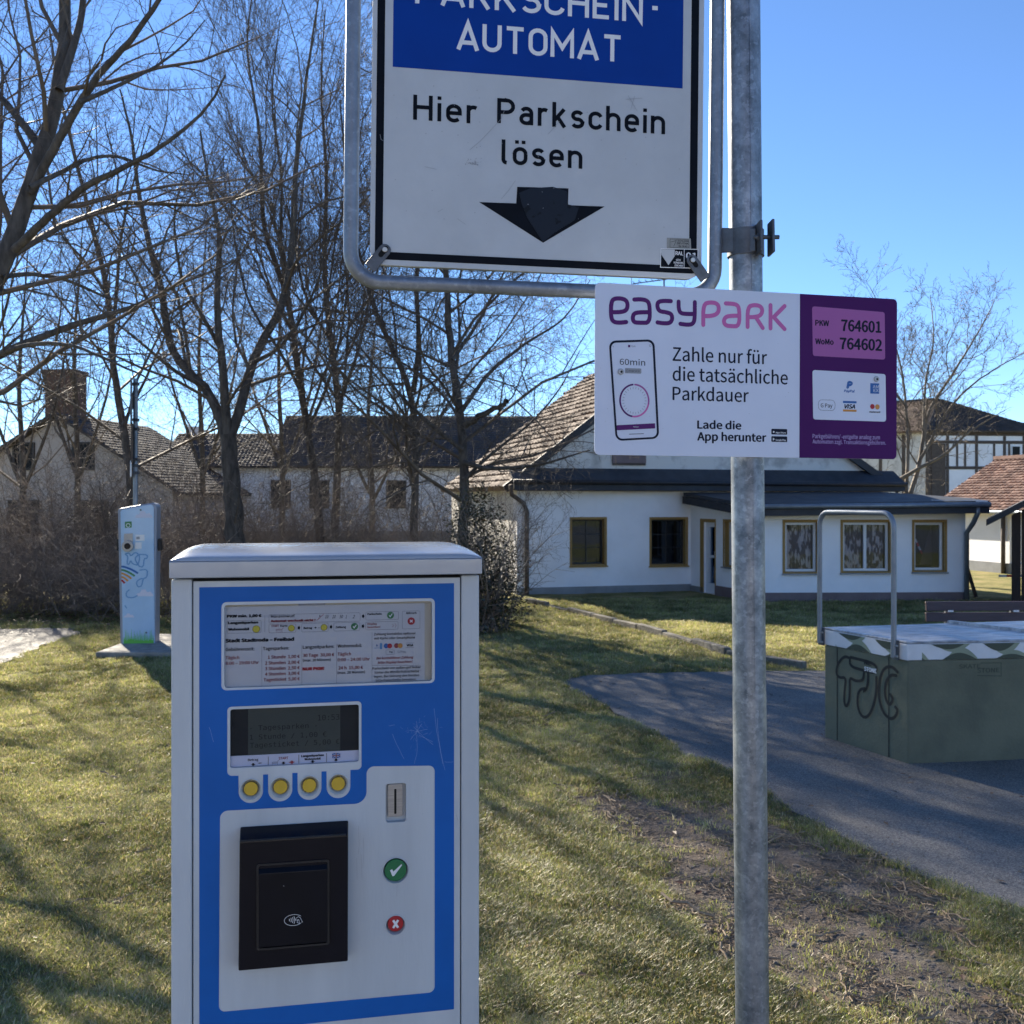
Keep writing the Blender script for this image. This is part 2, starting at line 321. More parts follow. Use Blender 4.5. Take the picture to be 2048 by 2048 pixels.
def rrect(s0, t0, s1, t1, r, n=5):
    s0, s1 = min(s0, s1), max(s0, s1); t0, t1 = min(t0, t1), max(t0, t1); o = []
    for cx, cy, a in ((s1 - r, t0 + r, -90), (s1 - r, t1 - r, 0), (s0 + r, t1 - r, 90), (s0 + r, t0 + r, 180)):
        for i in range(n + 1): q = R(a + 90 * i / n); o.append((cx + r * math.cos(q), cy + r * math.sin(q)))
    return o
def circ(cx, cy, r, n=28, ry=None): return [(cx + r * math.cos(2 * math.pi * i / n), cy + (ry or r) * math.sin(2 * math.pi * i / n)) for i in range(n)]
def round_poly(pts, rad, n=6):
    o = []; N = len(pts)
    for i in range(N):
        p = Vector((*pts[i], 0)); a = Vector((*pts[i - 1], 0)); b = Vector((*pts[(i + 1) % N], 0)); r = rad[i] if isinstance(rad, (list, tuple)) else rad
        if r <= 0: o.append((p.x, p.y)); continue
        da = (a - p).normalized(); db = (b - p).normalized(); ang = da.angle(db); t = r / math.tan(ang / 2)
        t = min(t, (a - p).length * 0.499, (b - p).length * 0.499); r2 = t * math.tan(ang / 2)
        c = p + (da + db).normalized() * (r2 / math.sin(ang / 2)); A = p + da * t - c; B = p + db * t - c
        a0 = math.atan2(A.y, A.x); a1 = math.atan2(B.y, B.x); dd = (a1 - a0 + math.pi) % (2 * math.pi) - math.pi
        for k in range(n + 1): q = a0 + dd * k / n; o.append((c.x + r2 * math.cos(q), c.y + r2 * math.sin(q)))
    return o
def chaikin(p, it=2):
    for _ in range(it):
        q = [p[0]]
        for a, b in zip(p[:-1], p[1:]): q += [(a[0] * .75 + b[0] * .25, a[1] * .75 + b[1] * .25), (a[0] * .25 + b[0] * .75, a[1] * .25 + b[1] * .75)]
        q.append(p[-1]); p = q
    return p

def stroke(mb, pl, pts, wd, d, rnd=False, closed=False):
    """flat painted line of even width on a plane"""
    n = len(pts); P = [Vector(p) for p in pts]; L = []; Rr = []
    for i in range(n):
        if closed: a, b = P[i - 1], P[(i + 1) % n]
        else: a, b = P[max(i - 1, 0)], P[min(i + 1, n - 1)]
        t0 = (P[i] - a); t1 = (b - P[i])
        t0 = t0.normalized() if t0.length > 1e-9 else t1.normalized(); t1 = t1.normalized() if t1.length > 1e-9 else t0
        t = (t0 + t1); t = t.normalized() if t.length > 1e-6 else t0
        nn = Vector((-t.y, t.x)); k = 1 / max(0.35, nn.dot(Vector((-t0.y, t0.x))))
        L.append(P[i] + nn * (wd / 2 * k)); Rr.append(P[i] - nn * (wd / 2 * k))
    vs = [pl.pt(p.x, p.y, d) for p in L] + [pl.pt(p.x, p.y, d) for p in Rr]
    mb.add(vs, [(i, (i + 1) % n, (i + 1) % n + n, i + n) for i in range(n if closed else n - 1)])
    if rnd and not closed:
        for p in (P[0], P[-1]): mb.flat(pl, circ(p.x, p.y, wd / 2 * 0.995, 14), d + 0.00003)

# ------------------------------------------------------------------ lettering
def find_font(fn):
    try:
        p = os.path.join(bpy.utils.system_resource('DATAFILES'), 'fonts', fn)
        return bpy.data.fonts.load(p) if os.path.exists(p) else None
    except Exception: return None
FONT = {'sans': find_font('Noto Sans CJK Regular.woff2'), 'mono': find_font('DejaVuSansMono.woff2')}
CAP = {}
def text_mesh(body, font, off=0.0, res=3, shear=0.0, space=1.0):
    cu = bpy.data.curves.new('t', 'FONT'); cu.body = body; cu.size = 1; cu.offset = off; cu.resolution_u = res; cu.shear = shear; cu.space_character = space
    if FONT.get(font): cu.font = FONT[font]
    o = bpy.data.objects.new('t', cu); me = bpy.data.meshes.new_from_object(o)
    n = len(me.vertices); co = np.zeros(n * 3); me.vertices.foreach_get('co', co); co = co.reshape(-1, 3)
    fs = [tuple(p.vertices) for p in me.polygons]
    bpy.data.meshes.remove(me); bpy.data.objects.remove(o); bpy.data.curves.remove(cu); return co, fs
def cap_h(font):
    if font not in CAP: co, _ = text_mesh('H', font); CAP[font] = co[:, 1].max()
    return CAP[font]
def lettering(pl, px, body, x0, y0, x1, cap, m, parent, d=0.0008, font='sans', off=0.0, name='lettering', mb=None, shear=0.0, align='l', space=1.0):
    """text whose baseline starts at crop pixel (x0,y0) and ends at x1, capitals `cap` crop pixels high"""
    a = pl.loc(*px(x0, y0), d); b = pl.loc(*px(x1, y0), d); c = pl.loc(*px(x0, y0 - cap), d)
    co, fs = text_mesh(body, font, 0.0, shear=shear, space=space)
    if not len(co): return None
    sx = (b[0] - a[0]) / (co[:, 0].max() - co[:, 0].min()); sy = (c[1] - a[1]) / cap_h(font); mn = co[:, 0].min()
    own = mb is None; mb = mb or MB()
    sh = [(0, 0)] if not off else [(-off, 0), (off, 0), (0, off * .7), (0, -off * .7)] + ([(0, 0)] if off > .015 else [])
    for k_, (ox, oy) in enumerate(sh): mb.add([pl.pt(a[0] + (q[0] - mn + ox) * sx, a[1] + (q[1] + oy) * sy, d + k_ * 1.5e-5) for q in co], fs)   # heavier face: the same outline set slightly apart
    return mb.build(name, m, parent) if own else None

# road-sign alphabet: even strokes, centre lines in a 0..1 cap-height box
def arc(cx, cy, rx, ry, a0, a1, n=9): return [(cx + rx * math.cos(R(a0 + (a1 - a0) * i / n)), cy + ry * math.sin(R(a0 + (a1 - a0) * i / n))) for i in range(n + 1)]
SW = 0.158; t_, T_, X_ = SW / 2, 1 - SW / 2, 0.655
DIN = {
 'A': (.62, [[(0, 0), (.31, .96), (.62, 0)], [(.10, .27), (.52, .27)]]),
 'U': (.50, [[(0, 1)] + arc(.25, .32, .25, .25, 180, 360) + [(.5, 1)]]),
 'T': (.56, [[(0, T_), (.56, T_)], [(.28, T_), (.28, 0)]]),
 'O': (.50, [arc(.25, .68, .25, .25, 0, 180) + arc(.25, .32, .25, .25, 180, 360) + [(.5, .68)]]),
 'M': (.66, [[(0, 0), (0, .93), (.33, .36), (.66, .93), (.66, 0)]]),
 'P': (.50, [[(0, 0), (0, T_), (.26, T_)] + arc(.26, .69, .24, .24, 90, -90) + [(0, .45)]]),
 'R': (.52, [[(0, 0), (0, T_), (.26, T_)] + arc(.26, .69, .24, .24, 90, -90) + [(0, .45)], [(.27, .43), (.51, 0)]]),
 'K': (.54, [[(0, 0), (0, 1)], [(0, .33), (.48, 1)], [(.17, .56), (.53, 0)]]),
 'S': (.48, [arc(.24, .71, .22, .22, 25, 180) + arc(.24, .70, .22, .20, 180, 270) + arc(.25, .29, .23, .22, 90, 0) + arc(.25, .29, .24, .22, 0, -155)]),
 'C': (.48, [arc(.25, .68, .25, .25, 10, 180) + arc(.25, .32, .25, .25, 180, 350)]),
 'H': (.52, [[(0, 0), (0, 1)], [(.52, 0), (.52, 1)], [(0, .52), (.52, .52)]]),
 'E': (.44, [[(.44, T_), (0, T_), (0, t_), (.44, t_)], [(0, .52), (.38, .52)]]),
 'I': (.0, [[(0, 0), (0, 1)]]),
 'N': (.52, [[(0, 0), (0, .95), (.52, .05), (.52, 1)]]),
 '-': (.26, [[(0, .42), (.26, .42)]]),
 'i': (.0, [[(0, 0), (0, .73)], [(0, .86), (0, 1.0)]]),
 'l': (.12, [[(0, 1), (0, .18)] + arc(.12, .18, .12, .12, 180, 270, 4)]),
 'n': (.40, [[(0, 0), (0, .73)], [(0, .5)] + arc(.20, .455, .20, .20, 170, 0) + [(.4, 0)]]),
 'h': (.40, [[(0, 0), (0, 1)], [(0, .5)] + arc(.20, .455, .20, .20, 170, 0) + [(.4, 0)]]),
 'r': (.24, [[(0, 0), (0, .73)], [(0, .5)] + arc(.17, .47, .17, .185, 165, 55)]),
 'e': (.40, [[(0, .37), (.4, .37), (.4, .45)] + arc(.20, .455, .20, .20, 0, 180) + arc(.20, .27, .20, .20, 180, 320)]),
 'a': (.38, [arc(.19, .47, .18, .185, 150, 0) + [(.37, 0)], [(.37, .40), (.17, .40)] + arc(.17, .235, .165, .165, 90, 270) + [(.26, .07), (.37, .16)]]),
 'k': (.38, [[(0, 0), (0, 1)], [(0, .25), (.36, .73)], [(.13, .40), (.38, 0)]]),
 's': (.36, [arc(.18, .51, .165, .145, 25, 180) + arc(.18, .51, .165, .145, 180, 265) + arc(.18, .22, .175, .15, 85, 0) + arc(.18, .22, .18, .15, 0, -155)]),
 'c': (.36, [arc(.20, .455, .20, .20, 20, 180) + arc(.20, .27, .20, .20, 180, 340)]),
 'ö': (.40, [arc(.20, .455, .20, .20, 0, 180) + arc(.20, .27, .20, .20, 180, 360) + [(.4, .455)], [(.08, .86), (.08, 1.0)], [(.32, .86), (.32, 1.0)]]),
}
def din(pl, px, word, x0, y0, x1, cap, m, parent, d, gap=0.28):
    a = pl.loc(*px(x0, y0), d); b = pl.loc(*px(x1, y0), d); c = pl.loc(*px(x0, y0 - cap), d); h = c[1] - a[1]
    W = sum(DIN[ch][0] + SW for ch in word) + (gap - SW) * (len(word) - 1); k = (b[0] - a[0]) / W
    x = 0; mb = MB(); q = 0
    for ch in word:
        wd, st = DIN[ch]
        for sk in st:
            q += 1; stroke(mb, pl, [(a[0] + (x + SW / 2 + p[0]) * k, a[1] + p[1] * h) for p in sk], SW * h * 0.98, d + 0.00002 * (q % 4))
        x += wd + gap
    return mb.build('lettering', m, parent)

# ================================================================== SETTING: ground
PATH_PX = [(1128, 1366), (1136, 1359), (1152, 1354), (1178, 1351), (1227, 1349), (1340, 1346), (1460, 1343), (1645, 1342), (2048, 1341), (2700, 1341), (2700, 2048), (2300, 1990), (2200, 1900), (2048, 1830), (1857, 1750), (1703, 1688), (1630, 1648), (1536, 1596), (1456, 1544), (1387, 1521), (1313, 1476), (1215, 1418), (1160, 1388), (1136, 1374)]
PATH = [gpt(u, v) for u, v in PATH_PX]
PATH2_PX = [(-500, 1262), (0, 1259), (90, 1257), (150, 1258), (162, 1268), (118, 1280), (76, 1296), (30, 1318), (0, 1329), (-500, 1400)]
PATH2 = [gpt(u, v) for u, v in PATH2_PX]
def inside(poly, X, Y):
    r = np.zeros(X.shape, bool); n = len(poly)
    for i in range(n):
        a, b = poly[i], poly[(i + 1) % n]
        if a[1] == b[1]: continue
        c = ((a[1] > Y) != (b[1] > Y)) & (X < (b[0] - a[0]) * (Y - a[1]) / (b[1] - a[1]) + a[0]); r ^= c
    return r
def vnoise(X, Y, sc_, seed):
    rg = np.random.default_rng(seed); N = 256; T = rg.random((N, N)); x = X / sc_; y = Y / sc_
    xi = np.floor(x).astype(int); yi = np.floor(y).astype(int); fx = x - xi; fy = y - yi; fx = fx * fx * (3 - 2 * fx); fy = fy * fy * (3 - 2 * fy)
    g = lambda i, j: T[i % N, j % N]
    return (g(xi, yi) * (1 - fx) + g(xi + 1, yi) * fx) * (1 - fy) + (g(xi, yi + 1) * (1 - fx) + g(xi + 1, yi + 1) * fx) * fy
def gz(X, Y):
    h = (vnoise(X, Y, 1.7, 1) - .5) * 0.05 + (vnoise(X, Y, 0.35, 2) - .5) * 0.018 + (vnoise(X, Y, 0.09, 3) - .5) * 0.010
    return h
# worn bare earth round the pole and along the path edge
def px_of(X, Y): return 1024 + F * X / Y, HOR + EYE * F / Y
def blob(U, V, cu, cv, ru, rv, ang):
    c, s_ = math.cos(ang), math.sin(ang); a = ((U - cu) * c + (V - cv) * s_) / ru; b = (-(U - cu) * s_ + (V - cv) * c) / rv
    return np.exp(-(a * a + b * b))
def dirt(X, Y):
    Y = np.maximum(Y, 2.2); U, V = px_of(X, Y)
    k = 1.25 * blob(U, V, 1640, 1830, 430, 130, 0.42) + 0.8 * blob(U, V, 1330, 1650, 210, 45, 0.35) + 0.9 * blob(U, V, 1800, 2030, 420, 120, 0.35) + 0.75 * blob(U, V, 1700, 1740, 330, 38, 0.47) + 0.5 * blob(U, V, 1450, 1730, 170, 90, 0.6)
    k += 0.55 * blob(U, V, 990, 1270, 110, 40, 0)
    n = vnoise(X, Y, 0.5, 7) * 0.5 + vnoise(X, Y, 0.16, 8) * 0.35 + vnoise(X, Y, 0.06, 9) * 0.3
    return np.clip((k - 0.34 + (n - .57) * 1.5) * 1.35, 0, 1)
xs = np.concatenate([-np.geomspace(400, 8.3, 34), np.arange(-8, 9.01, 0.075), np.geomspace(9.3, 400, 34)])
ys = np.concatenate([np.linspace(-200, 1, 14), np.arange(1.5, 13, 0.075), np.geomspace(13.2, 26, 50), np.geomspace(27, 900, 24)])
GX, GY = np.meshgrid(xs, ys); GZ = gz(GX, GY)
GZ[(np.abs(GX) > 12) | (GY > 26) | (GY < 0)] *= 0.3
ins = inside([(p.x, p.y) for p in PATH], GX, GY) | inside([(p.x, p.y) for p in PATH2], GX, GY) | ((GY < 2.0) & (GY > -23.5) & (np.abs(GX) < 59))
GZ = np.where(ins, -0.05, GZ)
def grid_mesh(name, X, Y, Z):
    ny, nx = X.shape; me = bpy.data.meshes.new(name)
    idx = np.arange(nx * ny).reshape(ny, nx)
    q = np.stack([idx[:-1, :-1], idx[:-1, 1:], idx[1:, 1:], idx[1:, :-1]], -1).reshape(-1, 4)
    me.vertices.add(nx * ny); me.vertices.foreach_set('co', np.stack([X, Y, Z], -1).astype(np.float32).ravel())
    me.loops.add(q.size); me.loops.foreach_set('vertex_index', q.ravel().astype(np.int32))
    me.polygons.add(len(q)); me.polygons.foreach_set('loop_start', np.arange(0, q.size, 4, dtype=np.int32)); me.polygons.foreach_set('loop_total', np.full(len(q), 4, np.int32))
    me.polygons.foreach_set('use_smooth', np.ones(len(q), bool)); me.update(); me.validate(); return me
gme = grid_mesh('ground', GX, GY, GZ)
at_ = gme.attributes.new('worn', 'FLOAT', 'POINT'); at_.data.foreach_set('value', dirt(GX, GY).astype(np.float32).ravel())
def ground_mat():
    m = bpy.data.materials.new('lawn_soil'); m.use_nodes = True; n = m.node_tree.nodes; l = m.node_tree.links; b = n['Principled BSDF']; b.inputs['Roughness'].default_value = 0.95
    b.inputs['Specular IOR Level'].default_value = 0.15
    g = n.new('ShaderNodeNewGeometry')
    def noise(s, d=6, r=.6): q = n.new('ShaderNodeTexNoise'); q.inputs['Scale'].default_value = s; q.inputs['Detail'].default_value = d; q.inputs['Roughness'].default_value = r; l.new(g.outputs['Position'], q.inputs[0]); return q.outputs[0]
    def ramp(src, *st):
        c = n.new('ShaderNodeValToRGB'); l.new(src, c.inputs[0]); e = c.color_ramp.elements
        e[0].position, e[0].color = st[0][0], (*st[0][1], 1); e[1].position, e[1].color = st[-1][0], (*st[-1][1], 1)
        for p, k in st[1:-1]: q = e.new(p); q.color = (*k, 1)
        return c.outputs[0]
    def mix(f, a, c, mode='MIX'):
        x = n.new('ShaderNodeMix'); x.data_type = 'RGBA'; x.blend_type = mode
        if isinstance(f, float): x.inputs[0].default_value = f
        else: l.new(f, x.inputs[0])
        l.new(a, x.inputs[6]); l.new(c, x.inputs[7]); return x.outputs[2]
    lawn = ramp(noise(1.3), (.33, (.13, .145, .045)), (.5, (.26, .245, .10)), (.66, (.40, .335, .17)))
    fine = ramp(noise(45, 4, .7), (.3, (.4, .4, .4)), (.7, (1.35, 1.3, 1.2)))
    lawn = mix(1.0, lawn, fine, 'MULTIPLY')
    soil = ramp(noise(3.5), (.32, (.14, .112, .090)), (.55, (.23, .19, .155)), (.7, (.31, .265, .22)))
    sf = ramp(noise(70, 5, .75), (.3, (.55, .55, .55)), (.72, (1.3, 1.3, 1.3)))
    soil = mix(1.0, soil, sf, 'MULTIPLY')
    a = n.new('ShaderNodeAttribute'); a.attribute_name = 'worn'
    l.new(mix(a.outputs['Fac'], lawn, soil), b.inputs['Base Color'])
    bp = n.new('ShaderNodeBump'); bp.inputs['Strength'].default_value = 0.9; bp.inputs['Distance'].default_value = 0.03
    l.new(noise(38, 8, .7), bp.inputs['Height']); l.new(bp.outputs[0], b.inputs['Normal']); return m
M['lawn'] = ground_mat(); gme.materials.append(M['lawn'])
ground = link_mesh('ground', gme); ground['kind'] = 'structure'

def asphalt_mat():
    m = bpy.data.materials.new('asphalt'); m.use_nodes = True; n = m.node_tree.nodes; l = m.node_tree.links; b = n['Principled BSDF']
    g = n.new('ShaderNodeNewGeometry')
    v = n.new('ShaderNodeTexVoronoi'); v.inputs['Scale'].default_value = 130; l.new(g.outputs['Position'], v.inputs[0])
    n1 = n.new('ShaderNodeTexNoise'); n1.inputs['Scale'].default_value = 0.9; n1.inputs['Detail'].default_value = 6; l.new(g.outputs['Position'], n1.inputs[0])
    n2 = n.new('ShaderNodeTexNoise'); n2.inputs['Scale'].default_value = 24; n2.inputs['Detail'].default_value = 6; l.new(g.outputs['Position'], n2.inputs[0])
    c = n.new('ShaderNodeValToRGB'); l.new(n1.outputs[0], c.inputs[0]); e = c.color_ramp.elements
    e[0].position, e[0].color = .3, (.105, .101, .095, 1); e[1].position, e[1].color = .7, (.205, .195, .18, 1)
    c2 = n.new('ShaderNodeValToRGB'); l.new(v.outputs['Color'], c2.inputs[0]); e = c2.color_ramp.elements
    e[0].position, e[0].color = .2, (.6, .6, .6, 1); e[1].position, e[1].color = .95, (1.7, 1.65, 1.6, 1)
    x = n.new('ShaderNodeMix'); x.data_type = 'RGBA'; x.blend_type = 'MULTIPLY'; x.inputs[0].default_value = 1; l.new(c.outputs[0], x.inputs[6]); l.new(c2.outputs[0], x.inputs[7])
    l.new(x.outputs[2], b.inputs['Base Color']); b.inputs['Roughness'].default_value = 0.75
    ad = n.new('ShaderNodeMath'); ad.operation = 'ADD'; l.new(v.outputs['Distance'], ad.inputs[0]); l.new(n2.outputs[0], ad.inputs[1])
    bp = n.new('ShaderNodeBump'); bp.inputs['Strength'].default_value = 0.8; bp.inputs['Distance'].default_value = 0.006; l.new(ad.outputs[0], bp.inputs['Height']); l.new(bp.outputs[0], b.inputs['Normal'])
    return m
M['asphalt'] = asphalt_mat()
def path_sheet(name, poly, seed):
    rg = random.Random(seed); o = []
    for i in range(len(poly)):
        a, b = poly[i], poly[(i + 1) % len(poly)]; L = (b - a).length; n = max(1, int(L / 0.12)) if L < 30 else 40
        for k in range(n):
            p = a.lerp(b, k / n); j = 0.045 if p.y < 14 else 0.08
            o.append((p.x + rg.uniform(-j, j), p.y + rg.uniform(-j, j), 0.006))
    mb = MB(); n = len(o); q = [(x, y, -0.045) for x, y, z in o]
    mb.add(o + q, [tuple(range(n))] + [(i, i + n, (i + 1) % n + n, (i + 1) % n) for i in range(n)])
    ob = mb.build(name, 'asphalt'); ob['kind'] = 'structure'; return ob
LOT = [Vector(p) for p in ((-60, -24, 0), (60, -24, 0), (60, 2.2, 0), (2.6, 2.3, 0), (-60, 2.1, 0))]; path_sheet('parking_lot', LOT, 6)
path_sheet('path', PATH, 4); path_sheet('path', PATH2, 5)

# ================================================================== BUILDINGS
def wall(pl, rect, holes, th, name, m, parent):
    """upright wall with real openings; rect and holes are (s0,t0,s1,t1)"""
    mb = MB(); X = sorted({rect[0], rect[2], *[h[0] for h in holes], *[h[2] for h in holes]}); Y = sorted({rect[1], rect[3], *[h[1] for h in holes], *[h[3] for h in holes]})
    hole = lambda a, b: any(h[0] - 1e-6 <= a and a < h[2] - 1e-6 and h[1] - 1e-6 <= b and b < h[3] - 1e-6 for h in holes)
    for d in (0, -th):
        for i in range(len(X) - 1):
            for j in range(len(Y) - 1):
                if not hole(X[i], Y[j]): mb.add([pl.pt(X[i], Y[j], d), pl.pt(X[i + 1], Y[j], d), pl.pt(X[i + 1], Y[j + 1], d), pl.pt(X[i], Y[j + 1], d)], [(0, 1, 2, 3)])
    for h in holes + [rect]:
        c = [(h[0], h[1]), (h[2], h[1]), (h[2], h[3]), (h[0], h[3])]
        mb.add([pl.pt(a, b, 0) for a, b in c] + [pl.pt(a, b, -th) for a, b in c], [(i, (i + 1) % 4, (i + 1) % 4 + 4, i + 4) for i in range(4)])
    return mb.build(name, m, parent)
def st_rect(pl, px, x0, y0, x1, y1):
    a = pl.loc(*px(x0, y1)); b = pl.loc(*px(x1, y0)); return (a[0], a[1], b[0], b[1])
def window(pl, hole, parent, kind='white', panes=1, mull=False, curtain=None, depth=0.14, trim=0.045):
    s0, t0, s1, t1 = hole
    mb = MB(); o = [(s0, t0), (s1, t0), (s1, t1), (s0, t1)]; q = [(s0 - trim, t0 - trim * .5), (s1 + trim, t0 - trim * .5), (s1 + trim, t1 + trim), (s0 - trim, t1 + trim)]
    mb.ring(pl, q, o, 0.002, 0.016)
    e = 0.008; mb.ring(pl, [(s0 + .001, t0 + .001), (s1 - .001, t0 + .001), (s1 - .001, t1 - .001), (s0 + .001, t1 - .001)], [(s0 + e, t0 + e), (s1 - e, t0 + e), (s1 - e, t1 - e), (s0 + e, t1 - e)], -depth - .001, -0.003)
    mb.build('window_surround', 'ochre', parent)
    MB().rect(pl, (s0 - trim * 1.3, t0 - trim * .5 - .03, s1 + trim * 1.3, t0 - trim * .5 - .002), 0.002, 0.06).build('window_sill', 'zinc' if kind == 'white' else 'ochre', parent)
    fm = 'upvc' if kind == 'white' else 'frame_dark'; fw = 0.05 if kind == 'white' else 0.035
    a0, b0, a1, b1 = s0 + e + .002, t0 + e + .002, s1 - e - .002, t1 - e - .002
    f = MB().ring(pl, [(a0, b0), (a1, b0), (a1, b1), (a0, b1)], [(a0 + fw, b0 + fw), (a1 - fw, b0 + fw), (a1 - fw, b1 - fw), (a0 + fw, b1 - fw)], -depth - .05, -depth).build('window_frame', fm, parent, bevel=0.006)
    W = (a1 - a0 - 2 * fw) / panes
    for k in range(panes):
        c0 = a0 + fw + W * k; c1 = c0 + W
        if k: MB().rect(pl, (c0 - fw * .6, b0 + fw, c0 + fw * .6, b1 - fw), -depth - .045, -depth + .002).build('mullion', fm, f, bevel=0.004)
        c0 += fw * .6 if k else 0; c1 -= fw * .6 if k < panes - 1 else 0
        MB().rect(pl, (c0, b0 + fw, c1, b1 - fw), -depth - .030, -depth - .024).build('pane', 'glass', f)
        if mull:
            cm = (c0 + c1) / 2; r = MB()
            MB().rect(pl, (cm - .012, b0 + fw, cm + .012, b1 - fw), -depth - .023, -depth - .008).build('glazing_bar', fm, f)
            for q in (.36, .68): MB().rect(pl, (c0, b0 + fw + (b1 - b0 - 2 * fw) * q - .01, c1, b0 + fw + (b1 - b0 - 2 * fw) * q + .01), -depth - .0225, -depth - .0085).build('glazing_bar', fm, f)
        if curtain:
            n = 26; mb = MB(); rg = random.Random(int(c0 * 100)); vs = []
            for i in range(n + 1):
                z = -depth - .12 + .025 * math.sin(i * 1.35 + rg.random() * .8)
                vs += [pl.pt(c0 + (c1 - c0) * i / n, b0 + fw, z), pl.pt(c0 + (c1 - c0) * i / n, b1 - fw, z)]
            mb.add(vs, [(2 * i, 2 * i + 2, 2 * i + 3, 2 * i + 1) for i in range(n)]); mb.build('curtain', curtain, f, smooth=True)
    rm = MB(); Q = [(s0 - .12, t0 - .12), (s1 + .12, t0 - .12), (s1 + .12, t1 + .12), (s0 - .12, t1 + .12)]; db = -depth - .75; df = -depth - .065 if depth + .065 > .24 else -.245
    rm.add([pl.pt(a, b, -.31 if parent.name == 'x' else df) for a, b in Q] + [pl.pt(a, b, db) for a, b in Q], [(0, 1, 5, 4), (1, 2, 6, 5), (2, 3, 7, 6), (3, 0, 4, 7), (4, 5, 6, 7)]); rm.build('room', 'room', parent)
    return f

def tile_roof(P0, P1, P2, P3, name, m, parent, rows, cols, h=0.035, seed=1):
    """tiled slope: P0-P1 eave, P3-P2 ridge; every tile has its own edge (joined: too small to pick apart)"""
    P0, P1, P2, P3 = map(Vector, (P0, P1, P2, P3)); nrm = (P1 - P0).cross(P3 - P0).normalized()
    if nrm.z < 0: nrm = -nrm
    rg = random.Random(seed); mb = MB()
    for r in range(rows):
        a0 = r / rows; a1 = min(1.0, (r + 1.12) / rows)
        for c in range(cols):
            u0 = c / cols; u1 = (c + 0.93) / cols; j = rg.uniform(-.3, .3) * h
            q = lambda u, a: (P0.lerp(P1, u)).lerp(P3.lerp(P2, u), a)
            A, B, C_, D = q(u0, a0), q(u1, a0), q(u1, a1), q(u0, a1); m1 = q((u0 + u1) / 2, a0); m2 = q((u0 + u1) / 2, a1)
            up = nrm * (h + j); lo = nrm * (h * .1)
            mb.add([A + up, m1 + up * 1.7, B + up, C_ + lo, m2 + lo * 3, D + lo, A, B], [(0, 1, 4, 5), (1, 2, 3, 4), (6, 7, 2, 1, 0)])
    mb.add([P0, P1, P2, P3, P0 - nrm * .08, P1 - nrm * .08, P2 - nrm * .08, P3 - nrm * .08], [(0, 1, 2, 3), (4, 5, 6, 7), (0, 1, 5, 4), (1, 2, 6, 5), (2, 3, 7, 6), (3, 0, 4, 7)])
    o = mb.build(name, m, parent); o['kind'] = 'stuff'; return o

c6 = lambda x, y: (940 + x / 1.7437, 780 + y / 1.7437)
# ---- white pool house with annex
A0 = gpt(1034, 1190); A1 = gpt(1381, 1181)
yawA = math.atan2(A1.y - A0.y, A1.x - A0.x); PA = Plane((A0.x, A0.y, 0), yawA)
house = empty('white_house', (A0.x, A0.y, 0), 'low white house with ochre window trim and brown tiled gable roof behind the pole', 'house')
wtop = 2.36; sA1 = (A1 - A0).length; sA_end = PA.loc(1766, 1000)[0]
W1 = st_rect(PA, c6, 355, 450, 470, 610); W2 = st_rect(PA, c6, 632, 450, 753, 610)
wall(PA, (0, 0, sA_end, wtop), [W1, W2], 0.3, 'front_wall', 'plaster', house)
for h in (W1, W2): window(PA, h, house, 'dark', mull=True, depth=0.13)
MB().rect(PA, (-.02, -.1, sA1, PA.loc(*c6(400, 685))[1]), -.1, 0.03).build('plinth', 'plinth_grey', house)
# left side wall (lit), receding
Ld = -PA.n; La = PA.pt(0, 0, 0)
mb = MB(); Lw = 6.5
q = [PA.pt(0.002, 0, -.002), PA.pt(.002, 0, -Lw), PA.pt(.3, 0, -Lw), PA.pt(.3, 0, -.002)]
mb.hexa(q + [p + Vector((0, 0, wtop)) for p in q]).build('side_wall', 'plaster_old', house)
# gable
apex = PA.loc(1381, 690); gl = (-.05, wtop); gr = (PA.loc(*c6(1465, 330))[0], wtop)
gab = [(gl[0], gl[1] + .02), (gr[0], gr[1] + .02), apex]
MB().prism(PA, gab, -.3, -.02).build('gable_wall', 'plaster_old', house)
aw = st_rect(PA, c6, 497, 222, 612, 262); MB().rect(PA, aw, -.018, 0.02).build('attic_window', 'timber', house)
for k in range(4):
    s = aw[0] + (aw[2] - aw[0]) * (k + .5) / 4; MB().rect(PA, (s - .1, aw[1] + .05, s + .1, aw[3] - .05), .021, .03).build('attic_slat', 'plinth_brown', house)
ov = 0.35
EL = PA.pt(gl[0] - .25, wtop - .1, .12); EB = PA.pt(gl[0] - .25, wtop - .1, -Lw); RB = PA.pt(apex[0], apex[1] + .1, -Lw); RF = PA.pt(apex[0], apex[1] + .1, .12)
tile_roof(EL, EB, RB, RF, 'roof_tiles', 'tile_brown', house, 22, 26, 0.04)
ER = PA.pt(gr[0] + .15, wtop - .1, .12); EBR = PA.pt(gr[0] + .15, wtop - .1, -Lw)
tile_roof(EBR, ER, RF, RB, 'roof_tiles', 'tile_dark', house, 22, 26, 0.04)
MB().beam(EL + Vector((0, 0, -.04)), RF + Vector((0, 0, -.04)), .05, .16).build('verge_board', 'fascia', house)
MB().beam(ER + Vector((0, 0, -.04)), RF + Vector((0, 0, -.04)), .05, .16).build('verge_board', 'fascia', house)
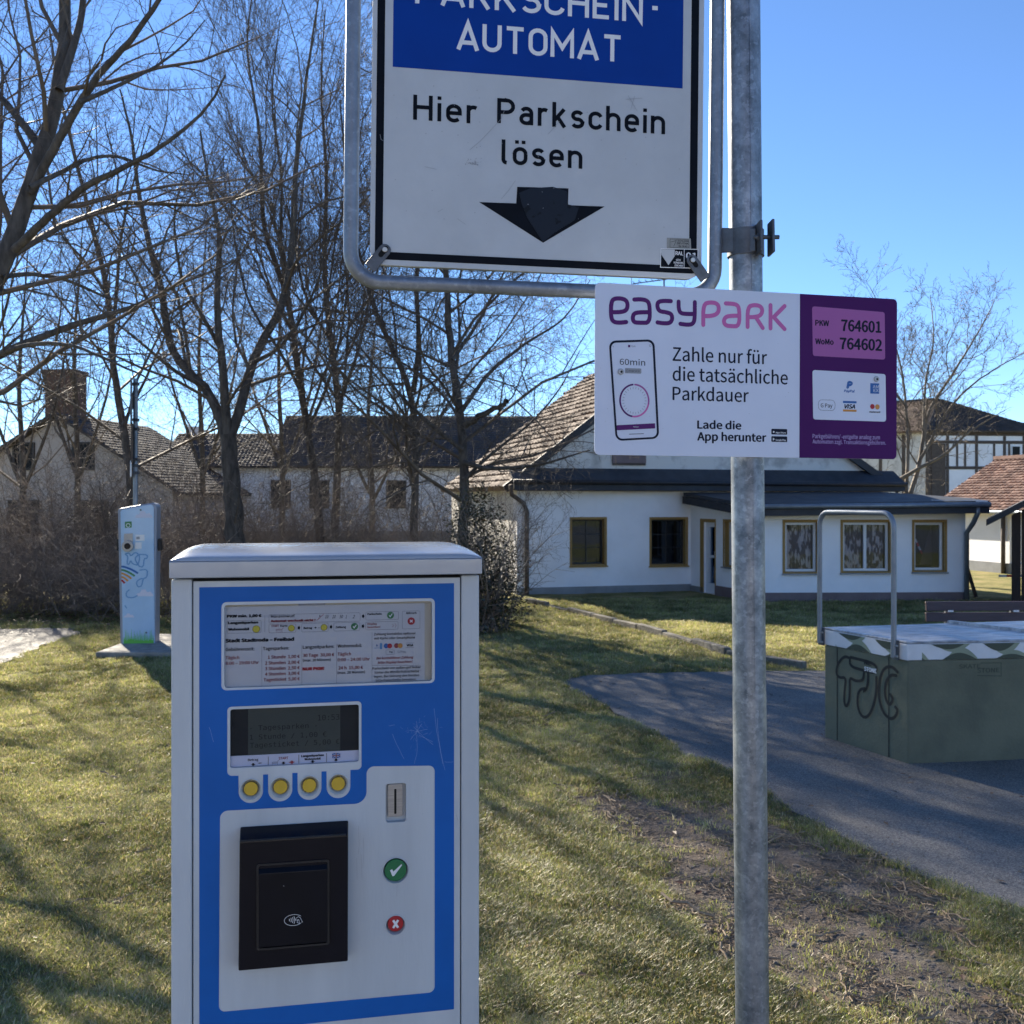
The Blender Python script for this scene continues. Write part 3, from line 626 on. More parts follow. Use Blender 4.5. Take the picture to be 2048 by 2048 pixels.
# skirt roof with dark fascia
def strip(pl, s0, s1, t0, t1, d0, d1, th=0.05): return [pl.pt(s0, t0, d0), pl.pt(s1, t0, d0), pl.pt(s1, t1, d1), pl.pt(s0, t1, d1)]
sk = MB(); sk.slab(strip(PA, -.18, gr[0] + .1, wtop + .04, wtop + .32, .42, -.02), .05); sk.build('skirt_roof', 'roof_dark', house)
MB().rect(PA, (-.18, wtop - .16, gr[0] + .1, wtop + .03), .36, .42).build('fascia', 'fascia', house)
MB().tube([PA.pt(-.2, wtop + .02, .47), PA.pt(gr[0] + .1, wtop + .0, .47)], .05, 8).build('gutter', 'fascia', house, smooth=True)
MB().rect(PA, (0, wtop - .17, gr[0], wtop - .12), .01, .36).build('soffit', 'timber', house)
# annex
C0 = Vector((A1.x, A1.y, 0)); C1 = gpt(1508, 1203); C2 = gpt(1931, 1201.5)
PS = Plane(C0, math.atan2(C1.y - C0.y, C1.x - C0.x)); PF = Plane(C1, math.atan2(C2.y - C1.y, C2.x - C1.x))
sl_, fl = (C1 - C0).length, (C2 - C1).length; atop = 1.80
DR = st_rect(PS, c6, 816, 462, 856, 712); DR = (DR[0], 0.02, DR[2], DR[3])
SWn = st_rect(PS, c6, 888, 460, 935, 612)
wall(PS, (0, 0, sl_, 1.98), [DR, SWn], .24, 'annex_side_wall', 'plaster', house)
window(PS, SWn, house, 'white', depth=.1)
MB().ring(PS, [(DR[0] - .14, DR[1]), (DR[2] + .02, DR[1]), (DR[2] + .02, DR[3] + .07), (DR[0] - .14, DR[3] + .07)], [(DR[0], DR[1] + .001), (DR[2], DR[1] + .001), (DR[2], DR[3]), (DR[0], DR[3])], .002, .02).build('door_surround', 'ochre', house)
dr = MB().ring(PS, [(DR[0], DR[1]), (DR[2], DR[1]), (DR[2], DR[3]), (DR[0], DR[3])], [(DR[0] + .13, DR[1] + .2), (DR[2] - .1, DR[1] + .2), (DR[2] - .1, DR[3] - .1), (DR[0] + .13, DR[3] - .1)], -.12, -.05).build('door', 'upvc', house)
MB().rect(PS, (DR[0] + .13, DR[1] + .2, DR[2] - .1, DR[3] - .1), -.10, -.09).build('pane', 'glass', dr)
MB().rect(PS, (DR[0] + .13, DR[1] + .75, DR[2] - .1, DR[1] + .80), -.085, -.06).build('door_rail', 'upvc', dr)
MB().beam(PS.pt(DR[2] - .07, DR[1] + .75, -.02), PS.pt(DR[2] - .07, DR[1] + .9, -.02), .02).build('handle', 'steel', dr)
MB().rect(PS, (-.01, -.1, DR[0] - .005, .12), -.01, .02).build('plinth', 'plinth_grey', house); MB().rect(PS, (DR[2] + .005, -.1, sl_ + .02, .2), -.01, .02).build('plinth', 'plinth_brown', house)
holes = [st_rect(PF, c6, *r) for r in ((1098, 460, 1212, 636), (1300, 460, 1465, 634), (1549, 460, 1655, 631))]
wall(PF, (0, 0, fl, atop), holes, .24, 'annex_front_wall', 'plaster', house)
window(PF, holes[0], house, 'white', 1, curtain='curtain', depth=.08); window(PF, holes[1], house, 'white', 2, curtain='curtain', depth=.08)
wf = window(PF, holes[2], house, 'white', 1, depth=.08)
# striped tape and drape in the right-hand window
h = holes[2]; t = MB()
for k in range(4):
    a = (h[0] + .09 + k * .035, h[1] + .62 - k * .075)
    MB().prism(PF, [a, (a[0] + .035, a[1] - .075), (a[0] + .065, a[1] - .06), (a[0] + .03, a[1] + .015)], -.20, -.19).build('barrier_strip', 'tape_red' if k % 2 else 'camo_white', wf)
MB().prism(PF, [(h[2] - .08, h[3] - .1), (h[2] - .07, h[1] + .1), (h[2] - .32, h[1] + .1), (h[2] - .14, h[3] - .25)], -.42, -.40).build('drape', 'curtain_dark', wf)
MB().rect(PF, (-.02, -.1, fl + .02, PF.loc(*c6(1300, 706))[1]), -.05, .025).build('plinth', 'plinth_brown', house)
q = [PF.pt(fl - .24, 0, -.245), PF.pt(fl, 0, -.245), PF.pt(fl, 0, -2.6), PF.pt(fl - .24, 0, -2.6)]
MB().hexa(q + [p + Vector((0, 0, atop)) for p in q]).build('annex_end_wall', 'plaster', house)
top = [at(1500, 1008, 19.75), at(1978, 1001.5, 19.85), at(1940, 996, 21.6), at(1766, 984, 23.2), at(1367, 985, 22.4)]
MB().slab(top, .07).build('annex_roof', 'roof_dark', house)
fa = top[0] - Vector((0, 0, .075)); fb = top[1] - Vector((0, 0, .075)); fc = top[4] - Vector((0, 0, .075)); dz = Vector((0, 0, .085))
MB().beam(fa - dz, fb - dz, .05, .16).build('annex_fascia', 'fascia', house); MB().beam(fa - dz, fc - dz, .05, .16).build('annex_fascia', 'fascia', house)
MB().tube([fa + Vector((0, -.06, .02)), fb + Vector((0, -.06, .0))], .05, 8).build('annex_gutter', 'zinc', house, smooth=True)
MB().beam(at(1862, 1001, 20.2), at(1974, 1002.5, 19.9), .25, .03).build('roof_sheet', 'camo_white', house)
# underside of the eaves
MB().slab([PF.pt(-.3, atop + .03, .35), PF.pt(fl + .2, atop + .03, .35), PF.pt(fl + .2, atop + .03, -.3), PF.pt(-.3, atop + .03, -.3)], .03).build('annex_soffit', 'timber', house)
# downpipes
dp = [PA.pt(-.25, wtop - .05, .4), PA.pt(-.2, wtop - .25, .3), PA.pt(.12, wtop - .42, .08), PA.pt(.2, wtop - .6, .07), PA.pt(.2, .02, .07)]
MB().tube(dp, .045, 8).build('downpipe', 'timber', house, smooth=True)
g0 = top[1] - Vector((.22, 0, .1)); e1 = PF.pt(fl - .02, 1.35, .09)
MB().tube([g0, g0 - Vector((0, 0, .14)), g0.lerp(e1, .4) - Vector((0, 0, .12)), e1, PF.pt(fl - .02, .0, .09)], .05, 8).build('downpipe', 'zinc', house, smooth=True)
# TV antenna on the ridge
ap = PA.pt(apex[0], apex[1], 0); top_a = at(1328, 562, ap.y); an = MB().tube([(top_a.x, ap.y, ap.z - 1.1), (top_a.x, ap.y, at(0, 556, ap.y).z)], .02, 6).build('antenna_mast', 'steel_dark', house)
z0 = at(0, 566, ap.y).z
MB().beam((top_a.x - .70, ap.y, z0 - .02), (top_a.x + .32, ap.y, z0 + .12), .02).build('antenna_boom', 'steel_dark', an)
for k in range(8):
    x = top_a.x - .66 + k * .135; z = z0 - .02 + .14 * k / 8
    MB().beam((x - .06, ap.y - .25, z), (x + .06, ap.y + .25, z + .05), .012).build('antenna_element', 'steel_dark', an)
MB().beam((top_a.x - .72, ap.y, z0 + .12), (top_a.x - .72, ap.y, z0 - .6), .015).build('antenna_element', 'steel_dark', an)
MB().beam(gpt(1952, 1196) + Vector((0, 0, .02)), gpt(1941, 1196) + Vector((0, 0.5, 1.1)), .07, .03).build('plank', 'timber', at=None)
o = bpy.data.objects['plank']; tag(o, 'dark plank leaning against the right-hand corner of the white house', 'plank')

# ---- red roofed house right, half-timbered house, shed
P1 = Vector((14.4, 24.6, 0)); P2 = Vector((12.75, 30.4, 0)); d = (P2 - P1).normalized(); nL = Vector((-d.y, d.x, 0))
red = empty('red_roofed_house', P1, 'house with red pantile roof and sunlit white wall between annex and dark shed', 'house')
PR = Plane(P2, math.atan2(P1.y - P2.y, P1.x - P2.x)); Lr = (P1 - P2).length
wz = EYE - 20 / F * 27
MB().rect(PR, (0, 0, Lr + 3, wz), -3, 0).build('wall', 'plaster', red)
MB().rect(PR, (0.05, 0, Lr + 3, .28), 0.002, .03).build('plinth', 'plinth_grey', red)
MB().tube([PR.pt(Lr * .43, 0, .09), PR.pt(Lr * .43, wz - .05, .09)], .06, 8).build('downpipe', 'timber', red, smooth=True)
e0, e1_ = PR.pt(-.3, wz - .03, .3), PR.pt(Lr + 3, wz - .03, .3); r0, r1 = PR.pt(-.3, wz + 1.5, -2.2), PR.pt(Lr + 3, wz + 1.5, -2.2)
tile_roof(e0, e1_, r1, r0, 'roof_tiles', 'tile_red', red, 20, 52, .035, 3)
MB().beam(r0 + Vector((0, 0, .05)), r1 + Vector((0, 0, .05)), .2, .1).build('ridge_tiles', 'tile_red', red)
MB().tube([e0 + Vector((0, 0, -.03)), e1_ + Vector((0, 0, -.03))], .05, 8).build('gutter', 'zinc', red, smooth=True)
MB().prism(PR, [(-.02, wz), (-.021, wz + .0), (-.02, wz)], 0, .01) if False else None
gv = [PR.pt(-.05, wz - .1, .05), PR.pt(-.05, wz + 1.4, -2.15), PR.pt(-.05, wz - .1, -3)]
MB().add([*gv, *[p + PR.ex * .15 for p in gv]], [(0, 1, 2), (5, 4, 3), (0, 1, 4, 3), (1, 2, 5, 4), (2, 0, 3, 5)]).build('gable_wall', 'plaster_old', red)

Yh = 46.0
half = empty('half_timbered_house', (at(1856, 1150, Yh).x, Yh, 0), 'large half-timbered house with dark hipped roof, behind the bare tree at the right', 'house')
Hc = at(1856, 862, Yh); ez = Hc.z
PH = Plane((Hc.x, Yh, 0), R(6)); wH = 5.2
MB().rect(PH, (0, 0, wH, ez), -4, 0).build('front_wall', 'plaster', half)
tz = [PH.loc(1900, y)[1] for y in (862, 884, 912)]
def tb(s0, t0, s1, t1): MB().rect(PH, (s0, t0, s1, t1), .002, .03).build('timber_beam', 'timber', half)
bwid = .13; x_of = lambda u: PH.loc(u, 900)[0]
tb(0, ez - .2, wH, ez - .02); tb(0, tz[1] - .07, wH, tz[1] + .07); tb(0, tz[2] - .6, wH, tz[2] - .46); tb(0, 1.0, wH, 1.15)
for u in (1856.5, 1892, 1950, 2006, 2045, 2075):
    s = x_of(u); tb(s, .002, s + bwid, tz[2] - .605); tb(s, tz[2] - .455, s + bwid, tz[1] - .075); tb(s, tz[1] + .075, s + bwid, ez - .205)
for u in (1912, 1928, 1986, 2016): s = x_of(u); tb(s, tz[2] - .455, s + bwid * .7, tz[1] - .075)
brn = MB().rect(PH, (x_of(1858) + .1, 1.2, x_of(1890), tz[1] - .08), .001, .06).build('barn_door', 'timber', half)
wn = (x_of(2022), tz[2] - .35, x_of(2040), tz[1] - .15)
f = MB().rect(PH, wn, .002, .05).build('window', 'upvc', half); MB().rect(PH, (wn[0] + .04, wn[1] + .04, wn[2] - .04, wn[3] - .04), .051, .056).build('pane', 'lcd_side', f)
# side wall going left/back
Q0 = PH.pt(0, 0, 0); Qd = Vector((-.70, .714, 0)); Q1 = Q0 + Qd * 4.6; PQ = Plane(Q1, math.atan2(-Qd.y, -Qd.x))
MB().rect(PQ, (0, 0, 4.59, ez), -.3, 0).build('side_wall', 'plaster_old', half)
for k in range(5): MB().rect(PQ, (.1 + k * 1.1, 0, .25 + k * 1.1, ez - .1), .002, .03).build('timber_beam', 'timber', half)
apx = at(1876, 798, Yh + 2.4); apl = at(1700, 812, Yh + 6); EC = Q0 + Vector((-.25, -.3, ez)); ERr = PH.pt(wH + .5, ez, .3); EL2 = Q1 + Vector((-.5, .2, ez))
tile_roof(EC, ERr, apx + Vector((.12, 0, 0)), apx, 'roof_tiles', 'tile_dark', half, 26, 40, .025, 5)  # shaded hip face painted darker than the sunny slope of the same roof
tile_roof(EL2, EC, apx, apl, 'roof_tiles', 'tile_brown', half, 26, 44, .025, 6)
MB().beam(apx, apl, .2, .12).build('ridge_tiles', 'tile_dark', half)
bk = PH.pt(wH + .5, ez, -6); MB().add([apx, ERr, bk, apl], [(0, 1, 2), (0, 2, 3)]).build('roof_back', 'tile_dark', half)

shed = empty('wooden_shed', (at(2025, 1100, 19).x, 19, 0), 'dark wooden board shed cut off at the right edge of the picture', 'shed')
SP = Plane((at(2023, 1100, 19).x, 19.0, 0), R(-26)); hb = EYE - 30 / F * 19
def shed_top(s): return hb + .16 + min(s, 1.6) * .55
for k in range(16):
    s = k * .165; MB().prism(SP, [(s, .02), (s + .155, .02), (s + .155, shed_top(s + .155) - .16), (s, shed_top(s) - .16)], -.03, .0 if k % 2 else .012).build('board', 'timber_black', shed)
for k in range(14): s = k * .165; MB().add([*[SP.pt(0.0, z, -s - .04) for z in (.02, hb - .1)], *[SP.pt(0.0, z, -s - .19) for z in (hb - .1, .02)], *[SP.pt(0.03, z, -s - .04) for z in (.02, hb - .1)], *[SP.pt(0.03, z, -s - .19) for z in (hb - .1, .02)]], [(0, 1, 2, 3), (4, 5, 6, 7), (0, 1, 5, 4), (1, 2, 6, 5), (2, 3, 7, 6), (3, 0, 4, 7)]).build('board', 'timber_black', shed)
rf = [SP.pt(-.42, hb - .08, .35), SP.pt(1.4, hb + .95, .35), SP.pt(1.4, hb + .95, -2.5), SP.pt(-.42, hb - .08, -2.5)]
MB().slab(rf, .12).build('roof', 'fascia', shed)
MB().slab([SP.pt(1.4, hb + .95, .35), SP.pt(3.2, hb - .08, .35), SP.pt(3.2, hb - .08, -2.5), SP.pt(1.4, hb + .95, -2.5)], .07).build('roof', 'fascia', shed)
for k in range(7):
    a = gpt(1995, 1192) + Vector((.02 + k * .17, 0, .42)); ob = MB().beam(a, a + Vector((.17, 0, -.004)), .008, .05).build('tape_segment', 'tape_red' if k % 2 else 'camo_white', None)
    if k == 0: tape = empty('barrier_tape', (a.x, a.y, 0), 'red and white barrier tape stretched low in front of the shed', 'tape')
    ob.parent = tape; ob.location = -tape.location

# ---- left house with chimney
Yl = 31.0; lh = empty('gabled_house', (at(100, 1150, Yl).x, Yl, 0), 'pinkish grey gabled house with a brick chimney behind the bare thicket at far left', 'house')
PLh = Plane((at(117, 1000, Yl).x, Yl, 0), R(-6)); az = at(0, 829, Yl).z; re = PLh.loc(320, 955); slope = (az - re[1]) / re[0]
hw = 3.9; ee = az - slope * hw
body = [(-hw + .3, 0), (hw - .3, 0), (hw - .3, ee + .15), (0, az - .1), (-hw + .3, ee + .15)]
hl = [(-1.45, 2.9, -.75, 3.75), (.45, 2.9, 1.15, 3.75), (-1.6, .9, -.6, 2.0), (.6, .9, 1.6, 2.0)]
MB().prism(PLh, body, -6, 0).build('wall', 'plaster_pink', lh)
for r_ in hl:
    f = MB().ring(PLh, [(r_[0], r_[1]), (r_[2], r_[1]), (r_[2], r_[3]), (r_[0], r_[3])], [(r_[0] + .07, r_[1] + .07), (r_[2] - .07, r_[1] + .07), (r_[2] - .07, r_[3] - .07), (r_[0] + .07, r_[3] - .07)], .002, .06).build('window_frame', 'frame_dark', lh)
    MB().rect(PLh, (r_[0] + .07, r_[1] + .07, r_[2] - .07, r_[3] - .07), .003, .012).build('pane', 'lcd_side', f)
for sg in (-1, 1):
    a = PLh.pt(sg * (hw + .1), ee - .05, .3); b = PLh.pt(sg * (hw + .1), ee - .05, -6); c = PLh.pt(0, az + .05, -6); d_ = PLh.pt(0, az + .05, .3)
    tile_roof(a, b, c, d_, 'roof_tiles', 'tile_dark', lh, 26, 34, .022, 9)
chx = (PLh.loc(90, 800, -1.2)[0], PLh.loc(147, 800, -1.2)[0]); cz = at(0, 738, Yl + 1.2).z
ch = MB().rect(PLh, (chx[0], ee, chx[1], cz - .15), -2.0, -1.2).build('chimney', 'brick', lh)
MB().rect(PLh, (chx[0] - .05, cz - .15, chx[1] + .05, cz), -2.05, -1.15).build('chimney_cap', 'brick', ch)

# ---- unseen house added behind the viewer for the window panes to reflect
PO = Plane((20, -27, 0), R(180)); oh = empty('reflection_house', (5, -27, 0), 'plain rendered house, unseen, added behind the viewer for the windows to reflect', 'house')
ow = [(2 + 3.1 * k, 1.0, 3.3 + 3.1 * k, 2.4) for k in range(9)]
wall(PO, (0, 0, 30, 4.2), ow, .3, 'wall', 'plaster_old', oh)
for h in ow: MB().rect(PO, h, -.2, -.15).build('window', 'lcd_side', oh)
MB().slab([PO.pt(-.5, 4.2, .6), PO.pt(30.5, 4.2, .6), PO.pt(30.5, 8.2, -5), PO.pt(-.5, 8.2, -5)], .15).build('roof', 'tile_brown', oh)
# ---- long low buildings in the middle background
Ym = 36.0; lb = empty('long_house', (at(700, 1150, Ym).x, Ym, 0), 'long white house with dark roof behind the bare trees in the middle', 'house')
PM = Plane((at(330, 1000, Ym).x, Ym, 0), R(2)); L1 = PM.loc(545, 900)[0]; L2 = PM.loc(1105, 900)[0]; ez1 = PM.loc(400, 930)[1]
r1z = PM.loc(400, 858)[1]; r2z = PM.loc(900, 820)[1]
MB().rect(PM, (0.1, 0, L2 - .1, ez1), -5, 0).build('wall', 'plaster', lb)
MB().rect(PM, (.1, 0, L2 - .1, .9), .002, .03).build('plinth', 'plinth_grey', lb)
tile_roof(PM.pt(-.2, ez1 - .05, .4), PM.pt(L1, ez1 - .05, .4), PM.pt(L1, r1z, -2.4), PM.pt(-.2, r1z, -2.4), 'roof_tiles', 'tile_dark', lb, 20, 30, .02, 11)
tile_roof(PM.pt(L1, ez1 - .05, .4), PM.pt(L2 + .2, ez1 - .05, .4), PM.pt(L2 + .2, r2z, -2.6), PM.pt(L1, r2z, -2.6), 'roof_tiles', 'tile_dark', lb, 24, 56, .02, 12)
MB().add([PM.pt(L1, ez1, 0), PM.pt(L1, r2z - .03, -2.6), PM.pt(L1, ez1, -5), PM.pt(L1 + .1, ez1, 0), PM.pt(L1 + .1, r2z - .03, -2.6), PM.pt(L1 + .1, ez1, -5)], [(0, 1, 2), (3, 4, 5), (0, 1, 4, 3), (1, 2, 5, 4)]).build('gable_wall', 'plaster_old', lb)
MB().rect(PM, (.1, r1z - .3, .6, r1z + .25), -2.6, -2.2).build('chimney', 'plaster_old', lb)
for k in (0, 2, 3, 5, 8):
    s = 1.0 + k * 1.35; f = MB().rect(PM, (s, 1.7, s + .7, 2.7), .002, .05).build('window', 'frame_dark', lb); MB().rect(PM, (s + .06, 1.76, s + .64, 2.64), .051, .055).build('pane', 'lcd_side', f)

# ================================================================== KERB, SLAB, BENCH, SKATE BOX, CHARGER
kb = [gpt(1055, 1206), gpt(1187, 1236), gpt(1330, 1271), gpt(1456, 1312), gpt(1611, 1338)]
kerb = empty('kerb_edging', kb[0], 'low uneven line of concrete kerb stones edging the raised lawn before the white house', 'kerb')
rg = random.Random(5)
for a, b in zip(kb[:-1], kb[1:]):
    L = (b - a).length; n = max(1, round(L / .85)); t = (b - a).normalized()
    for k in range(n):
        p = a + t * (L * k / n + .012) + Vector((0, rg.uniform(-.015, .015), 0)); q_ = a + t * (L * (k + 1) / n - .012) + Vector((0, rg.uniform(-.015, .015), 0)); z = rg.uniform(.055, .10)
        MB().beam(p + Vector((0, 0, z - .1)), q_ + Vector((0, 0, z - .1 + rg.uniform(-.015, .015))), .10, .2).build('kerb_stone', 'kerb', kerb, bevel=.012)

sa, sb = gpt(199, 1313), gpt(420, 1313)
slab = MB().box(sa.x, 12.95, -.05, -3.9, 14.75, .075).build('concrete_slab', 'concrete', None, bevel=.015)
tag(slab, 'flat concrete slab on the lawn under the light blue charging pillar', 'slab')

# ---- charging pillar
Yc = 13.75; chg = empty('charging_pillar', (at(276, 1200, Yc).x, Yc, .075), 'light blue electric charging pillar printed with clouds, rainbow and grass', 'charging station')
PC = Plane((at(276, 1200, Yc).x, Yc, 0), R(7)); cc = lambda x, y: (x / 2.76, 700 + y / 2.76)
L_ = lambda x, y, d=0: PC.loc(*cc(x, y), d)
body = round_poly([L_(663, 1652), L_(856, 1644), L_(864, 838), L_(648, 876)], [.01, .01, .07, .05])
MB().prism(PC, body, -.28, -.02).build('housing', 'charger_rim', chg, bevel=.012)
face = round_poly([L_(678, 1648), L_(853, 1638), L_(848, 848), L_(664, 884)], [.01, .01, .05, .04])
fo = MB().prism(PC, face, -.0195, 0).build('front_panel', 'charger_blue', chg, bevel=.004)
def cp(name, pts, m, d=.003, d0=.0005, par=fo): return MB().prism(PC, [L_(*p) for p in pts], d0, d).build(name, m, par)
for cx, cy, k in ((795, 912, 1.0), (800, 1345, 1.0), (712, 1468, .6)):
    pts = [(-50, 14), (-42, -2), (-28, -4), (-18, -22), (2, -24), (14, -8), (30, -12), (44, 2), (50, 14)]
    cp('cloud_print', [(min(846, cx + a * k), cy + b * k) for a, b in pts], 'cloud')
cp('green_label', [(690, 982), (727, 980), (727, 946), (690, 948)], 'ink_green', .004)
MB().ring(PC, circ(*L_(708, 968), .028, 16), circ(*L_(708, 968), .02, 16), .0041, .006).build('label_emblem', 'ink_white', fo)
for (x0, y0, x1, y1) in ((748, 1020, 798, 1055), (746, 1062, 782, 1098)): cp('paper_notice', [(x0, y1), (x1, y1 - 2), (x1, y0 - 2), (x0, y0)], 'ink_white', .004)
cp('notice_mark', [(753, 1045), (772, 1044), (772, 1030), (753, 1031)], 'ink_grey', .006, .0041)
cp('reader_plate', [(684, 1085), (733, 1083), (733, 1012), (686, 1014)], 'steel', .012)
c_ = L_(708, 1082); sk_ = MB().prism(PC, circ(*c_, .075, 24), .0125, .05).build('socket', 'steel', fo, bevel=.006)
MB().prism(PC, circ(*c_, .042, 20), .0505, .056).build('socket_cover', 'black', fo)
for k, mm in enumerate(('ink_blue', 'ink_green', 'ink_orange', 'ink_orange', 'ink_red2')):
    mb = MB(); x0 = 670; r = (1.0 - k * .2)
    pts = [L_(x0 + 92 * r * (i / 8), 1195 + k * 19 + 38 * (r ** .5) * (i / 8) ** 1.6) for i in range(9)]
    stroke(mb, PC, pts, .026, .0015 + k * .0002); mb.build('rainbow_stripe', mm, fo)
sp = MB()
for pl_ in ([(690, 1125), (715, 1120), (722, 1140), (745, 1115), (768, 1128), (742, 1150), (765, 1190), (730, 1180), (722, 1160), (712, 1185), (700, 1178), (708, 1140), (690, 1125)],
            [(768, 1128), (815, 1130), (812, 1152), (795, 1150), (792, 1200), (760, 1192), (772, 1152), (768, 1128)],
            [(770, 1215), (815, 1210), (812, 1255), (790, 1262), (782, 1305), (760, 1308), (752, 1280), (775, 1262), (790, 1262)],
            [(715, 1322), (695, 1340), (700, 1365), (735, 1368), (760, 1355)], [(700, 1425), (690, 1410)]):
    stroke(sp, PC, [L_(*p) for p in chaikin(pl_, 1)], .014, .0042)
sp.build('marker_scribble', 'spray_blue', fo)
rg = random.Random(8); gp = [(681, 1646)]; x = 681
while x < 848: gp += [(x + 2, 1600 + rg.uniform(-8, 8)), (x + 4, 1535 + rg.uniform(0, 50)), (x + 7, 1600 + rg.uniform(-8, 8))]; x += 8
gp += [(850, 1638)]; cp('grass_print', gp, 'grass_print', .003)
for x in (777, 808): MB().prism(PC, circ(*L_(x, 883 if x == 777 else 1560), .012, 10), .004, .01).build('screw', 'steel_dark', fo)
for x in (644, 872): MB().prism(PC, rrect(*L_(x - 7, 1110), *L_(x + 7, 1042), .015), -.2, -.08).build('side_socket', 'black_mat', chg)
MB().rect(PC, (L_(668, 1650)[0], .073, L_(850, 1650)[0], L_(0, 1644)[1]), -.26, -.03).build('foot', 'black_mat', chg)
# sign post seen edge-on behind it
Yp = 14.9; u0 = 271; px_ = at(u0, 1000, Yp)
post = empty('parking_sign_post', (px_.x, Yp, 0), 'thin grey post behind the charging pillar with signs seen edge-on', 'sign post')
MB().tube([(px_.x, Yp, 0), (px_.x, Yp, at(0, 757, Yp).z)], .034, 10).build('pole', 'zinc', post, smooth=True, auto=40)
for (v0, v1, dx, mm, th) in ((760, 848, -.062, 'steel_dark', .03), (850, 927, -.05, 'timber', .03), (923, 954, -.068, 'ink_white', .02)):
    z1, z0_ = at(0, v0, Yp).z, at(0, v1, Yp).z
    ry = Vector((px_.x + dx, Yp, 0)).normalized() * .3; cc0 = Vector((px_.x + dx, Yp, (z0_ + z1) / 2)); pb = MB().beam(cc0 - ry * 1.1, cc0 + ry * .9, th, z1 - z0_).build('sign_plate', mm, post, bevel=.004)
    for z in (z0_ + .06, z1 - .06): MB().box(px_.x + dx + th / 2, Yp - .045, z - .02, px_.x + .045, Yp + .045, z + .02).build('bracket', 'steel_dark', pb)

# ---- skate box
K0, K1 = gpt(1816, 1529), gpt(1649, 1475); K2 = gpt(2048, 1520); fd = (K2 - K0).normalized(); sd = (K1 - K0)
K2 = K0 + fd * 2.3; K3 = K2 + sd + Vector((.15, .25, 0)); hz = .93; band = .145
box = empty('skate_box', K0, 'dark green concrete skate box with camouflage rim, black graffiti and a steel hoop rail', 'skate ramp')
def ins_(p, k): c = (K0 + K1 + K2 + K3) / 4; dd = (c - p); return p + dd.normalized() * k
MB().hexa([K0 + Vector((0, 0, -.03)), K2 + Vector((0, 0, -.03)), K3 + Vector((0, 0, -.03)), K1 + Vector((0, 0, -.03))] + [Vector((p.x, p.y, hz - band)) for p in (K0, K2, K3, K1)]).build('body', 'box_green', box, bevel=.012)
o4 = [p - (((K0 + K1 + K2 + K3) / 4) - p).normalized() * .012 for p in (K0, K2, K3, K1)]
MB().hexa([Vector((p.x, p.y, hz - band + .001)) for p in o4] + [Vector((p.x, p.y, hz - .02)) for p in o4]).build('rim', 'camo_white', box, bevel=.006)
MB().hexa([Vector((p.x, p.y, hz - .0195)) for p in o4] + [Vector((p.x, p.y, hz)) for p in o4]).build('top_plate', 'box_top', box, bevel=.008)
PKf = Plane(o4[0], math.atan2(fd.y, fd.x)); PKs = Plane(o4[3], math.atan2((o4[0] - o4[3]).y, (o4[0] - o4[3]).x)); Ls = (o4[0] - o4[3]).length; Lf = (o4[1] - o4[0]).length
def wave(pl, s0, s1, t0, t1, mm, amp, ph, wl, th, parent, d):
    n = 170; a = []; b = []
    for i in range(n + 1):
        s = s0 + (s1 - s0) * i / n; m_ = (t0 + t1) / 2 + amp * math.sin(2 * math.pi * s / wl + ph) + amp * .4 * math.sin(2 * math.pi * s / wl * 1.7 + ph * 2)
        w_ = th * (1 + .35 * math.sin(5.1 * s + ph)); a.append((s, max(t0, min(t1, m_ - w_)))); b.append((s, max(t0 + .0005, min(t1, m_ + w_))))
    mb = MB(); mb.add([pl.pt(*p, d) for p in a] + [pl.pt(*p, d) for p in b], [(i, i + 1, n + 2 + i, n + 1 + i) for i in range(n)]); return mb.build('camouflage_paint', mm, parent)
rim = [o_ for o_ in box.children if o_.name.startswith('rim')][0]
t0, t1 = hz - band + .003, hz - .024
def lobes(pl, s0, s1, edge, sg, h, wl, ph, mm, d):
    """painted humps growing from the lower (sg=1) or upper (sg=-1) edge of the rim"""
    n = int((s1 - s0) / .012); a = []; b = []
    for i in range(n + 1):
        s = s0 + (s1 - s0) * i / n; q = math.sin(2 * math.pi * s / wl + ph + .5 * math.sin(4.3 * s + ph)); q = max(0.0, q + .35) / 1.35
        k = h * q ** .8 * (1 + .3 * math.sin(3.7 * s + ph)); a.append((s, edge)); b.append((s, edge + sg * (k + .0006)))
    mb = MB(); mb.add([pl.pt(*p, d) for p in a] + [pl.pt(*p, d) for p in b], [(i, i + 1, n + 2 + i, n + 1 + i) for i in range(n)]); return mb.build('camouflage_paint', mm, rim)
for pl, LL, g0, g1 in ((PKf, Lf, .12, .01), (PKs, Ls, .16, .17)):
    lobes(pl, g0, LL - g1, t0, 1, .070, .39, .3, 'camo_sage', .0015); lobes(pl, g0, LL - g1, t0, 1, .040, .39, .75, 'camo_dark', .0022)
    lobes(pl, g0, LL - g1, t1, -1, .088, .47, 3.3, 'camo_sage', .0016); lobes(pl, g0, LL - g1, t1, -1, .056, .47, 3.8, 'camo_dark', .0023)
